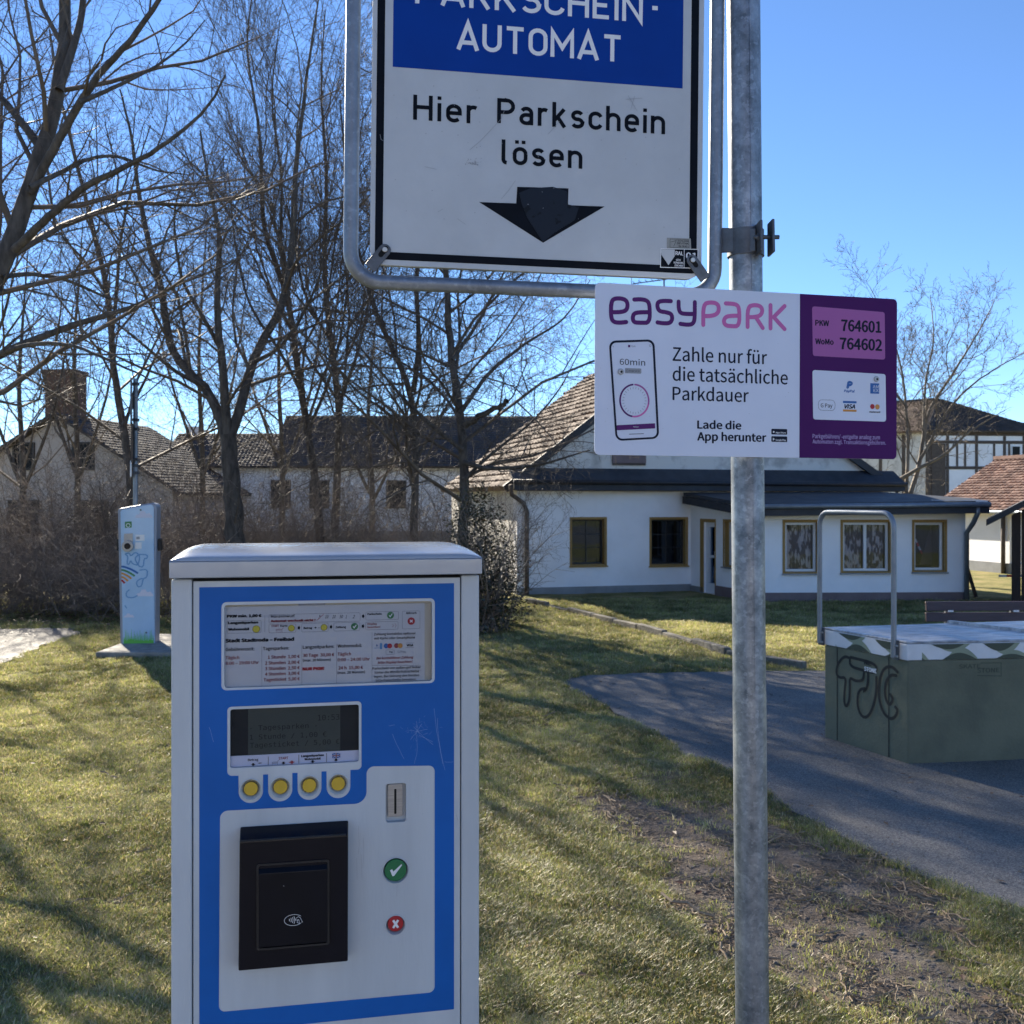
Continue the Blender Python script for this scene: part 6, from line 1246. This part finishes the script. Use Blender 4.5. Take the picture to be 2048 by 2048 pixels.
# big tree at the left edge, near
Y = 10.0
stems = [(px_stem([(-260, 1409), (-190, 1100), (-110, 800), (-10, 560), (40, 440), (85, 300), (118, 180), (135, 60), (120, -120), (100, -420)], Y, 0.6), .17, .03),
         (px_stem([(62, 385), (110, 290), (160, 205), (215, 125), (262, 85), (330, -20), (420, -200)], Y + .2, -.8), .055, .012),
         (px_stem([(28, 500), (90, 440), (170, 370), (240, 340), (330, 290), (420, 215), (450, 150)], Y + .1, -1.0), .05, .010),
         (px_stem([(-60, 740), (40, 690), (160, 645), (270, 615), (350, 570), (420, 545), (470, 520)], Y, .8), .052, .010),
         (px_stem([(-80, 760), (10, 700), (80, 685), (150, 690), (240, 730), (300, 760)], Y, -1.0), .035, .008),
         (px_stem([(60, 375), (130, 340), (190, 312), (245, 312), (300, 340), (380, 350)], Y, 1.0), .032, .007),
         (px_stem([(5, 555), (60, 545), (140, 560), (220, 600), (330, 620)], Y, 1.2), .030, .007),
         (px_stem([(160, 205), (240, 170), (310, 135), (370, 90), (410, 40)], Y - .2, .5), .026, .006),
         (px_stem([(118, 180), (160, 60), (175, -60), (230, -260)], Y + .3, .5), .05, .012),
         (px_stem([(85, 300), (10, 200), (-80, 120), (-200, 0)], Y + .3, .8), .05, .012)]
cnt.append(make_tree('bare_tree', 'large leafless tree leaning in from the left edge, nearest of the bare trees', stems, 11, dens=(2.0, 3.1, 4.8, 8.0), maxl=4, minr=.0016, up=.18)[1])
# slender leaning tree
Y = 19.0
stems = [(px_stem([(268, 1215), (262, 960), (246, 850), (226, 740), (218, 594), (191, 479), (153, 325), (120, 200), (100, 60)], Y, 1), .115, .02),
         (px_stem([(222, 690), (236, 560), (239, 480), (262, 380), (300, 250)], Y, -1), .05, .012),
         (px_stem([(219, 600), (170, 520), (120, 470), (60, 380)], Y, -1), .04, .010), (px_stem([(246, 850), (300, 740), (345, 640), (370, 500)], Y, 1), .04, .01)]
cnt.append(make_tree('bare_tree', 'slender leafless tree leaning left, rising behind the charging pillar', stems, 12, dens=(1.7, 3.0, 4.4, 7.0), minr=.0028, up=.1, start=.2, ang=(30, 70))[1])
# forked thick tree
Y = 18.0
stems = [(px_stem([(470, 1228), (470, 1080), (463, 960), (455, 870)], Y), .235, .17),
         (px_stem([(453, 880), (428, 800), (409, 772), (370, 740), (337, 690), (326, 590), (295, 479), (276, 383), (262, 260), (240, 180)], Y, 1), .12, .02),
         (px_stem([(455, 880), (450, 790), (442, 700), (433, 632), (440, 460), (420, 380), (400, 260)], Y, -.5), .11, .018),
         (px_stem([(458, 880), (478, 830), (490, 780), (500, 728), (530, 670), (567, 613), (586, 498), (590, 345), (613, 153), (640, -20)], Y, 1), .12, .016),
         (px_stem([(442, 700), (410, 640), (360, 560), (345, 430), (370, 340)], Y, -1.5), .05, .012),
         (px_stem([(500, 728), (560, 700), (600, 640), (640, 560), (660, 430)], Y, -1.5), .05, .012),
         (px_stem([(409, 772), (350, 745), (300, 700), (200, 620), (150, 560)], Y, -2), .05, .010)]
cnt.append(make_tree('bare_tree', 'thick leafless tree that forks into three limbs, behind the left corner of the ticket machine', stems, 13, dens=(2.0, 3.2, 4.6, 6.8), minr=.0030, up=.06, start=.16, ang=(32, 72))[1])
Y = 20.0
stems = [(px_stem([(641, 1204), (641, 1062), (630, 953), (616, 863), (594, 736), (582, 613), (548, 520), (525, 460), (521, 268), (490, 96), (505, -20)], Y, .5), .12, .016),
         (px_stem([(582, 613), (560, 500), (565, 350), (540, 200), (560, 40)], Y, -1), .045, .010), (px_stem([(600, 780), (560, 700), (500, 620), (470, 500), (455, 330)], Y, -1), .045, .010),
         (px_stem([(616, 863), (660, 760), (690, 640), (700, 480), (720, 300)], Y, 1), .045, .010)]
cnt.append(make_tree('bare_tree', 'tall leafless tree with thin upright shoots, left of the large sign', stems, 14, dens=(1.5, 2.8, 4.0, 6.0), minr=.0028, up=.5, ang=(20, 42))[1])
Y = 21.0
stems = [(px_stem([(668, 1195), (670, 1044), (681, 809), (660, 680), (647, 536), (655, 345), (640, 190), (650, 20)], Y, .5), .12, .016),
         (px_stem([(678, 809), (720, 700), (745, 560), (760, 380)], Y, 1), .05, .012), (px_stem([(660, 680), (610, 600), (585, 470), (560, 330)], Y, -1), .045, .01)]
cnt.append(make_tree('bare_tree', 'leafless tree with one straight stem just left of the sign frame', stems, 15, dens=(1.5, 2.6, 3.8, 6.0), minr=.0028, up=.42, ang=(20, 45))[1])
Y = 19.5
stems = [(px_stem([(828, 1210), (828, 1060), (832, 900), (826, 784), (775, 680), (731, 572), (700, 420), (680, 200)], Y, 1), .115, .018),
         (px_stem([(826, 784), (840, 690), (830, 560), (850, 400), (880, 200)], Y, -1), .07, .015), (px_stem([(832, 880), (770, 820), (720, 790), (660, 720), (620, 640)], Y, -1), .045, .010)]
cnt.append(make_tree('bare_tree', 'leafless tree behind the ticket machine cap with its stem splitting below the sign', stems, 16, dens=(2.0, 3.2, 4.6, 6.8), minr=.0030, up=.06, start=.16, ang=(32, 72))[1])
Y = 17.0
stems = [(px_stem([(926, 1241), (926, 1080), (931, 954), (920, 827), (898, 680), (896, 590), (880, 400), (900, 100)], Y, .5), .13, .022),
         (px_stem([(930, 852), (965, 830), (1000, 812), (1014, 800)], Y, -.5), .07, .045),
         (px_stem([(928, 925), (970, 938), (1050, 935), (1110, 922), (1180, 900)], Y, -1), .055, .012),
         (px_stem([(925, 900), (860, 850), (800, 790), (742, 720), (690, 660), (636, 636)], Y, -1), .05, .010),
         (px_stem([(920, 827), (980, 740), (1060, 680), (1130, 640), (1180, 560)], Y, 1), .05, .010),
         (px_stem([(905, 720), (960, 640), (1000, 560), (1060, 440)], Y, 1), .045, .010), (px_stem([(926, 960), (990, 900), (1060, 850), (1120, 780), (1160, 700)], Y, 1), .04, .008)]
cnt.append(make_tree('bare_tree', 'leafless tree with a broken branch stub, right of the ticket machine cap', stems, 17, dens=(2.6, 3.6, 5.0, 7.0), minr=.0030, up=.0, start=.2, ang=(32, 75))[1])
# far filling trees behind the hedge
for k, (u, Y, h) in enumerate(((40, 24, 8.0), (150, 26, 9.0), (400, 27, 9.5), (740, 27, 7.2), (560, 28, 9.6))):
    x = (u - 1024) / F * Y; lab = ('far leafless tree before the gabled house, leftmost of the distant bare trees', 'far leafless tree beside the brick chimney', 'far leafless tree before the left end of the long house', 'far leafless tree seen between sign frame and hedge', 'tall far leafless tree behind the upright shoots')[k]
    stems = [([(x, Y, 0), (x + .1, Y, h * .3), (x - .1, Y + .1, h * .6), (x + .2, Y, h)], .12, .015), ([(x, Y, h * .25), (x + .9, Y - .2, h * .5), (x + 1.3, Y, h * .85)], .06, .012), ([(x, Y, h * .3), (x - .9, Y + .3, h * .55), (x - 1.5, Y, h * .85)], .06, .012)]
    cnt.append(make_tree('bare_tree', lab, stems, 30 + k, dens=(1.4, 2.4, 3.2, 4.5), minr=.0040, up=.25, ang=(28, 58))[1])
# tree on the right behind the annex
Y = 25.5
stems = [(px_stem([(1800, 1160), (1806, 1030), (1820, 985)], Y), .15, .12),
         (px_stem([(1820, 990), (1840, 928), (1847, 864), (1860, 812), (1898, 760), (1960, 660), (1990, 600)], Y, .5), .075, .012),
         (px_stem([(1812, 990), (1817, 900), (1812, 812), (1805, 740), (1775, 640), (1740, 575)], Y, .5), .06, .010),
         (px_stem([(1840, 920), (1878, 850), (1911, 799), (1955, 760), (2020, 720), (2060, 700)], Y, -.5), .05, .010),
         (px_stem([(1795, 962), (1840, 935), (1890, 910), (1940, 861), (2010, 820)], Y, -1), .07, .010),
         (px_stem([(1847, 864), (1850, 760), (1870, 680), (1860, 590)], Y, 1), .045, .010), (px_stem([(1800, 975), (1750, 940), (1700, 930)], Y, 0), .04, .01), (px_stem([(1812, 812), (1770, 760), (1720, 700), (1700, 620)], Y, 0), .04, .008)]
cnt.append(make_tree('bare_tree', 'spreading leafless tree, coloured light as if sunlit, behind the annex, right of the payment info sign', stems, 18, dens=(2.4, 4.0, 5.5, 8.0), minr=.0044, up=.2, wood='twig_sunlit', tw='twig_sunlit', start=.85)[1])

src_t = [o_ for o_ in sc.objects if o_.name.startswith('bare_tree') and o_.parent is None][2]
for i, (x, y) in enumerate(((-4, -17), (4.5, -19), (11, -16))):
    t = src_t.copy(); COL.objects.link(t); t.location = (x, y, 0); t.rotation_euler = (0, 0, 1.9 * i + .6); t['label'] = ('leafless tree behind the viewer, left one, mirrored in the panes', 'leafless tree behind the viewer, middle one, mirrored in the panes', 'leafless tree behind the viewer, right one, mirrored in the panes')[i]
    for ch in list(src_t.children): c_ = ch.copy(); COL.objects.link(c_); c_.parent = t
# ---- thicket of bare shrubs
def shrub_mesh(seed, n=230, h=2.7, w_=1.25, m='twig_shrub'):
    rg = random.Random(seed); out = []
    for i in range(n):
        a = rg.uniform(0, 6.28); rr_ = abs(rg.gauss(0, .45)) * w_; p = np.array([rr_ * math.cos(a), rr_ * math.sin(a) * .8, 0]); th = rg.uniform(.03, .8); a2 = a + rg.uniform(-.9, .9); d = np.array([math.sin(th) * math.cos(a2), math.sin(th) * math.sin(a2), math.cos(th)]); L = h * rg.uniform(.35, 1.0); Q = [p]
        for k in range(4): d = unit(d + np.array([rg.gauss(0, .24), rg.gauss(0, .24), rg.gauss(0, .12)])); Q.append(Q[-1] + d * L / 4)
        r0 = rg.uniform(.0045, .010); Q = np.array(Q); QR = [r0 * (1 - .17 * k) for k in range(5)]; out.append((Q, QR))
        branches(rg, Q, QR, 2, 3, out, (0, 0, 5.0, 6.0), .10, (25, 75), (.22, .55), .10, .0024)
    return tubes_mesh('twigs', out, 3, m)
SH = [shrub_mesh(s, 38) for s in (51, 52, 53)]
def shrub(u, v, k, sc_, rot, label, group, mesh_i):
    p = gpt(u, v); t = empty('bare_shrub', (p.x, p.y, 0), label, 'shrub', group); o = link_mesh('twigs', SH[mesh_i], t); t.scale = (sc_, sc_, sc_ * k); t.rotation_euler = (0, 0, rot); return t
rg = random.Random(77)
for i, u in enumerate(range(-60, 345, 46)): shrub(u, 1230 + rg.uniform(-7, 8), rg.uniform(.45, .85), rg.uniform(.85, 1.15), rg.uniform(0, 6.28), 'leafless brown shrub in the thicket behind the left lawn', 'leafless shrubs in the left thicket', i % 3)
for i, u in enumerate(range(-90, 345, 66)): shrub(u, 1203 + rg.uniform(-5, 5), rg.uniform(.8, 1.15), rg.uniform(1.0, 1.3), rg.uniform(0, 6.28), 'leafless brown shrub in the thicket behind the left lawn', 'leafless shrubs in the left thicket', (i + 1) % 3)
for i, u in enumerate(range(350, 925, 40)): shrub(u, 1206 + rg.uniform(-8, 14), rg.uniform(.75, 1.2), rg.uniform(.85, 1.1), rg.uniform(0, 6.28), 'leafless brown shrub in the hedge behind the ticket machine', 'leafless shrubs behind the ticket machine', i % 3)
def sapling_mesh(seed):
    rg = random.Random(seed); out = []
    for i in range(9):
        a = rg.uniform(0, 6.28); p = np.array([.35 * math.cos(a) * rg.random(), .25 * math.sin(a), 0]); d = unit(np.array([rg.gauss(0, .3), rg.gauss(0, .2), 1])); L = rg.uniform(1.8, 3.8); Q = [p]
        for k in range(6): d = unit(d + np.array([rg.gauss(0, .22), rg.gauss(0, .2), 0])); Q.append(Q[-1] + d * L / 6)
        r0 = rg.uniform(.008, .016); Q = np.array(Q); QR = [r0 * (1 - .13 * k) for k in range(7)]; out.append((Q, QR)); branches(rg, Q, QR, 1, 3, out, (0, 4.5, 5.5, 7.0), .0, (35, 85), (.25, .5), .22, .0026)
    return tubes_mesh('twigs', out, 3, 'twig')
SP = [sapling_mesh(s) for s in (71, 72, 73)]
sp_lab = ['thin leafless sapling with upright stems, leftmost before the gabled house', 'thin leafless sapling before the gabled house wall', 'thin leafless sapling left of the charging pillar', 'thin leafless sapling right of the charging pillar', 'thin leafless sapling left of the thick forked tree', 'thin leafless sapling right of the thick forked tree', 'thin leafless sapling before the long white house, below the sign frame corner', 'thin leafless sapling before the long white house, left of the stub tree', 'thin leafless sapling between the stub tree and the white house', 'thin leafless sapling at the far left edge of the thicket', 'thin leafless sapling behind the middle of the ticket machine cap']
for i, (u, v) in enumerate(((30, 1215), (120, 1205), (200, 1210), (350, 1208), (410, 1196), (530, 1200), (690, 1196), (850, 1200), (975, 1203), (-40, 1212), (610, 1192))):
    p = gpt(u, v); t = empty('bare_sapling', (p.x, p.y, 0), sp_lab[i], 'shrub', 'leafless saplings in front of the background houses'); link_mesh('twigs', SP[i % 3], t); t.rotation_euler = (0, 0, i * 1.3); k_ = .9 + .07 * (i % 4); t.scale = (k_, k_, k_)
# dry leaves and low litter caught at the foot of the thicket
def leaf_cloud(name, pts, size, m, label=None, cat=None, kind=None, parent=None, rg=random, flat=False, base=(0, 0, 0)):
    vs = []; fs = []
    for p in pts:
        s = size * rg.uniform(.5, 1.3); a = rg.uniform(0, 6.28); t = rg.uniform(-.4, .4) if flat else rg.uniform(-1.4, 1.4)
        x = Vector((math.cos(a), math.sin(a), rg.uniform(-.2, .2) if flat else rg.uniform(-.6, .6))).normalized(); z = Vector((0, 0, 1)); y = (z * math.sin(t) + Vector((-math.sin(a), math.cos(a), 0)) * math.cos(t)).normalized()
        P = Vector(p) - Vector(base); k = len(vs); vs += [P - x * s, P + y * s * .5 + (z * s * .12), P + x * s, P - y * s * .5 + (z * s * .12)]; fs.append((k, k + 1, k + 2, k + 3))
    me = bpy.data.meshes.new(name); me.from_pydata([tuple(v) for v in vs], [], fs); me.update(); me.materials.append(M[m]); o = link_mesh(name, me, parent)
    if kind: o['kind'] = kind
    if label: o['label'] = label
    if cat: o['category'] = cat
    return o
rg = random.Random(4); pts = []
for i in range(2600): u = rg.uniform(-60, 1010); v = rg.gauss(1238, 10); p = gpt(u, max(1205, v)); pts.append((p.x, p.y, .03 + abs(rg.gauss(0, .03))))
leaf_cloud('leaf_litter', pts, .045, 'dead_leaf', 'dry brown leaves lying at the foot of the thicket', 'leaf litter', 'stuff', rg=rg, flat=True)

# ---- evergreen ivy bush at the corner of the white house
ib = gpt(975, 1262); ivy = empty('ivy_bush', (ib.x, ib.y, 0), 'dark leafy ivy bush at the left corner of the white house', 'bush'); rg = random.Random(6); pts = []; st_ = []
lobes = [(0, 0, .45, .55, .5), (.12, .1, .95, .42, .45), (-.28, .1, .9, .42, .5), (.25, 0, .35, .4, .35), (-.3, .2, 1.45, .36, .45), (.02, .25, 1.6, .30, .35), (-.42, 0, .35, .35, .35), (-.2, .2, 1.95, .25, .3)]
for i in range(6500):
    lx, ly, lz, lw_, lh_ = lobes[rg.choice((0, 0, 0, 1, 1, 2, 2, 3, 4, 4, 5, 6, 7))]
    a, b = rg.uniform(0, 6.28), math.acos(rg.uniform(-1, 1)); r = rg.uniform(.55, 1.12) * (1 + .25 * math.sin(a * 3 + b * 5))
    pts.append((ib.x + lx + lw_ * r * math.sin(b) * math.cos(a), ib.y + ly + .4 * r * math.sin(b) * math.sin(a), max(.02, lz + lh_ * r * math.cos(b))))
leaf_cloud('foliage', pts, .030, 'ivy', parent=ivy, rg=rg, base=(ib.x, ib.y, 0))
leaf_cloud('dry_foliage', pts[::4], .026, 'dead_leaf', parent=ivy, rg=rg, base=(ib.x, ib.y, 0))
out = []
for i in range(70): Q = [np.array([rg.gauss(0, .12), rg.gauss(0, .1), 0])]; d = unit(np.array([rg.gauss(0, .22), rg.gauss(0, .2), 1])); 
for i in range(90):
    Q = [np.array([rg.gauss(-.05, .16), rg.gauss(.05, .1), 0])]; d = unit(np.array([rg.gauss(-.02, .3), rg.gauss(0, .2), 1])); L = rg.uniform(.7, 2.3)
    for k in range(5): d = unit(d + np.array([rg.gauss(0, .15), rg.gauss(0, .1), 0])); Q.append(Q[-1] + d * L / 5)
    QR = [.010 - .0015 * k for k in range(6)]; out.append((np.array(Q), QR)); branches(rg, np.array(Q), QR, 3, 3, out, (0, 0, 4, 5), .1, (25, 60), (.2, .4), .2, .004)
link_mesh('stems', tubes_mesh('stems', out, 3, 'twig_shrub'), ivy)

# ================================================================== GROUND COVER
rgn = np.random.default_rng(9)
def ok_ground(X, Y):
    bad = inside([(p.x, p.y) for p in PATH], X, Y) | inside([(p.x, p.y) for p in PATH2], X, Y)
    bad |= (X > sa.x) & (X < -3.9) & (Y > 12.95) & (Y < 14.75)
    n_ = PA.n; s = (X - A0.x) * PA.ex.x + (Y - A0.y) * PA.ex.y; d = (X - A0.x) * n_.x + (Y - A0.y) * n_.y; bad |= (s > 0) & (d < .05)
    bad |= (X > C0.x) & (Y > C1.y - .03) & (X < C2.x + .1)
    return ~bad
def scatter(N, y0, y1, pw):
    t = rgn.random(N); Y = (y0 ** (1 - pw) + t * (y1 ** (1 - pw) - y0 ** (1 - pw))) ** (1 / (1 - pw)); X = (rgn.random(N) * 1.24 - .62) * Y; return X, Y
X, Y = scatter(300000, 3.1, 20.5, 1.15); k = ok_ground(X, Y); X, Y = X[k], Y[k]
dw = dirt(X, Y); cl = vnoise(X, Y, .3, 21) * .6 + vnoise(X, Y, .11, 22) * .5; keep = rgn.random(len(X)) < np.clip(.25 + 1.5 * (cl - .3), .06, 1) * (1 - np.clip(dw * 1.25, 0, .97)); X, Y, cl, dw = X[keep], Y[keep], cl[keep], dw[keep]
# no grass inside the machine plinth
def points_obj(name, X, Y, Z, S_, coll, label, cat):
    me = bpy.data.meshes.new(name); me.vertices.add(len(X)); me.vertices.foreach_set('co', np.stack([X, Y, Z], 1).astype(np.float32).ravel())
    a = me.attributes.new('sc', 'FLOAT', 'POINT'); a.data.foreach_set('value', S_.astype(np.float32)); a = me.attributes.new('rz', 'FLOAT_VECTOR', 'POINT')
    rot = np.zeros((len(X), 3), np.float32); rot[:, 2] = rgn.random(len(X)) * 6.28; rot[:, 0] = rgn.normal(0, .12, len(X)); rot[:, 1] = rgn.normal(0, .12, len(X)); a.data.foreach_set('vector', rot.ravel())
    o = link_mesh(name, me); g = bpy.data.node_groups.new(name, 'GeometryNodeTree'); g.interface.new_socket('Geometry', in_out='INPUT', socket_type='NodeSocketGeometry'); g.interface.new_socket('Geometry', in_out='OUTPUT', socket_type='NodeSocketGeometry')
    N = g.nodes; i = N.new('NodeGroupInput'); ou = N.new('NodeGroupOutput'); ip = N.new('GeometryNodeInstanceOnPoints'); ci = N.new('GeometryNodeCollectionInfo'); ci.inputs['Collection'].default_value = coll; ci.inputs['Separate Children'].default_value = True; ci.inputs['Reset Children'].default_value = True
    ip.inputs['Pick Instance'].default_value = True
    s = N.new('GeometryNodeInputNamedAttribute'); s.data_type = 'FLOAT'; s.inputs[0].default_value = 'sc'; r = N.new('GeometryNodeInputNamedAttribute'); r.data_type = 'FLOAT_VECTOR'; r.inputs[0].default_value = 'rz'
    l = g.links; l.new(i.outputs[0], ip.inputs['Points']); l.new(ci.outputs[0], ip.inputs['Instance']); l.new(s.outputs[0], ip.inputs['Scale']); l.new(r.outputs[0], ip.inputs['Rotation']); l.new(ip.outputs[0], ou.inputs[0])
    md = o.modifiers.new('scatter', 'NODES'); md.node_group = g; tag(o, label, cat, kind='stuff'); return o
M['blade_g'] = leafy('grass_green', (.09, .125, .022), (.50, .52, .13), .55); M['blade_s'] = leafy('grass_straw', (.24, .19, .065), (.68, .58, .34), .52)
M['gravel'] = mat('gravel', (.22, .19, .16), .9, 0, .5, 20)
tc_ = bpy.data.collections.new('tufts')
def tuft(seed, n, h, sp):
    rg = random.Random(seed); out = [MB(), MB()]
    for i in range(n):
        a = rg.uniform(0, 6.28); r = sp * math.sqrt(rg.random()); x, y = r * math.cos(a), r * math.sin(a); b = rg.uniform(0, 6.28); hh = h * rg.uniform(.4, 1.1); lean = rg.uniform(.3, 1.5) * hh; wd = rg.uniform(.0009, .0021); px, py = -math.sin(b) * wd, math.cos(b) * wd; dx, dy = math.cos(b) * lean, math.sin(b) * lean
        out[rg.random() < .45].add([(x - px, y - py, -.004), (x + px, y + py, -.004), (x + dx * .4 + px * .8, y + dy * .4 + py * .8, hh * .65), (x + dx * .4 - px * .8, y + dy * .4 - py * .8, hh * .65), (x + dx, y + dy, hh)], [(0, 1, 2, 3), (3, 2, 4)])
    me = bpy.data.meshes.new('tuft'); vs = out[0].v + out[1].v; k = len(out[0].v); fs = out[0].f + [tuple(i + k for i in f) for f in out[1].f]; me.from_pydata(vs, [], fs); me.materials.append(M['blade_g']); me.materials.append(M['blade_s'])
    for i, p in enumerate(me.polygons): p.material_index = 0 if i < len(out[0].f) else 1
    o = bpy.data.objects.new('tuft', me); tc_.objects.link(o)
for s in range(6): tuft(s, 22, .025, .045)
Z = gz(X, Y) - .002; S_ = (0.55 + .75 * cl + rgn.random(len(X)) * .35) * (1 + np.clip(Y - 6, 0, 20) * .045)
points_obj('grass', X, Y, Z, S_, tc_, 'short patchy winter grass with straw coloured blades over the lawn', 'grass')
# gravel and twigs on the worn earth
gc = bpy.data.collections.new('pebbles')
for s in range(4):
    rg = random.Random(s); bm = bmesh.new(); bmesh.ops.create_icosphere(bm, subdivisions=1, radius=.007)
    for v in bm.verts: v.co *= rg.uniform(.7, 1.3); v.co.z *= .55
    me = bpy.data.meshes.new('pebble'); bm.to_mesh(me); bm.free(); me.materials.append(M['gravel']); gc.objects.link(bpy.data.objects.new('pebble', me))
X2, Y2 = scatter(60000, 3.1, 12, 1.4); k = ok_ground(X2, Y2) & (dirt(X2, Y2) > .25); X2, Y2 = X2[k], Y2[k]
points_obj('gravel', X2, Y2, gz(X2, Y2), .25 + rgn.exponential(.45, len(X2)), gc, 'small stones and crumbs scattered on the worn earth by the pole', 'gravel')
X3, Y3 = scatter(9000, 3.1, 12, 1.2); k = inside([(p.x, p.y) for p in PATH], X3, Y3) & (rgn.random(len(X3)) < .3); X3, Y3 = X3[k], Y3[k]
points_obj('gravel', X3, Y3, np.full(len(X3), .007), .35 + rgn.exponential(.4, len(X3)), gc, 'few loose stones lying on the asphalt path', 'gravel')
twc = bpy.data.collections.new('sticks'); M['stick'] = mat('stick', (.40, .30, .20), .9, 0, .5, 9)
for s in range(4):
    rg = random.Random(s); P = [(-.02 + .01 * i, rg.gauss(0, .002), .002 + rg.random() * .003) for i in range(5)]; mb = MB().tube(P, .0011, 4); me = bpy.data.meshes.new('stick'); me.from_pydata(mb.v, [], mb.f); me.materials.append(M['stick']); twc.objects.link(bpy.data.objects.new('stick', me))
X4, Y4 = scatter(90000, 3.1, 11, 1.5); d4 = dirt(X4, Y4); k = ok_ground(X4, Y4) & (rgn.random(len(X4)) < np.clip(d4 * 1.3 + .05, 0, 1) * np.clip(vnoise(X4, Y4, .25, 31) * 2 - .55, .05, 1)) ; X4, Y4 = X4[k], Y4[k]
points_obj('wood_chips', X4, Y4, gz(X4, Y4) + .003, .7 + rgn.exponential(.7, len(X4)), twc, 'dead stalks and bits of twig strewn on the bare earth and grass', 'plant debris')
# fallen leaves on the lawn
rg = random.Random(14); pts = []
for i in range(800):
    Yy = rg.uniform(3.2, 15) ** 1.0; x = rg.uniform(-.6, .6) * Yy; pts.append((x, Yy, float(gz(np.array([x]), np.array([Yy]))[0]) + .018))
leaf_cloud('fallen_leaves', pts, .026, 'dead_leaf', 'dead leaves scattered over lawn and path', 'leaves', 'stuff', rg=rg, flat=True)
print('branches', sum(cnt), 'tufts', len(X), 'tris', sum(sum(len(p.vertices) - 2 for p in o.data.polygons) for o in sc.objects if o.type == 'MESH' and len(o.data.polygons) < 200000), 'objs', len(sc.objects))
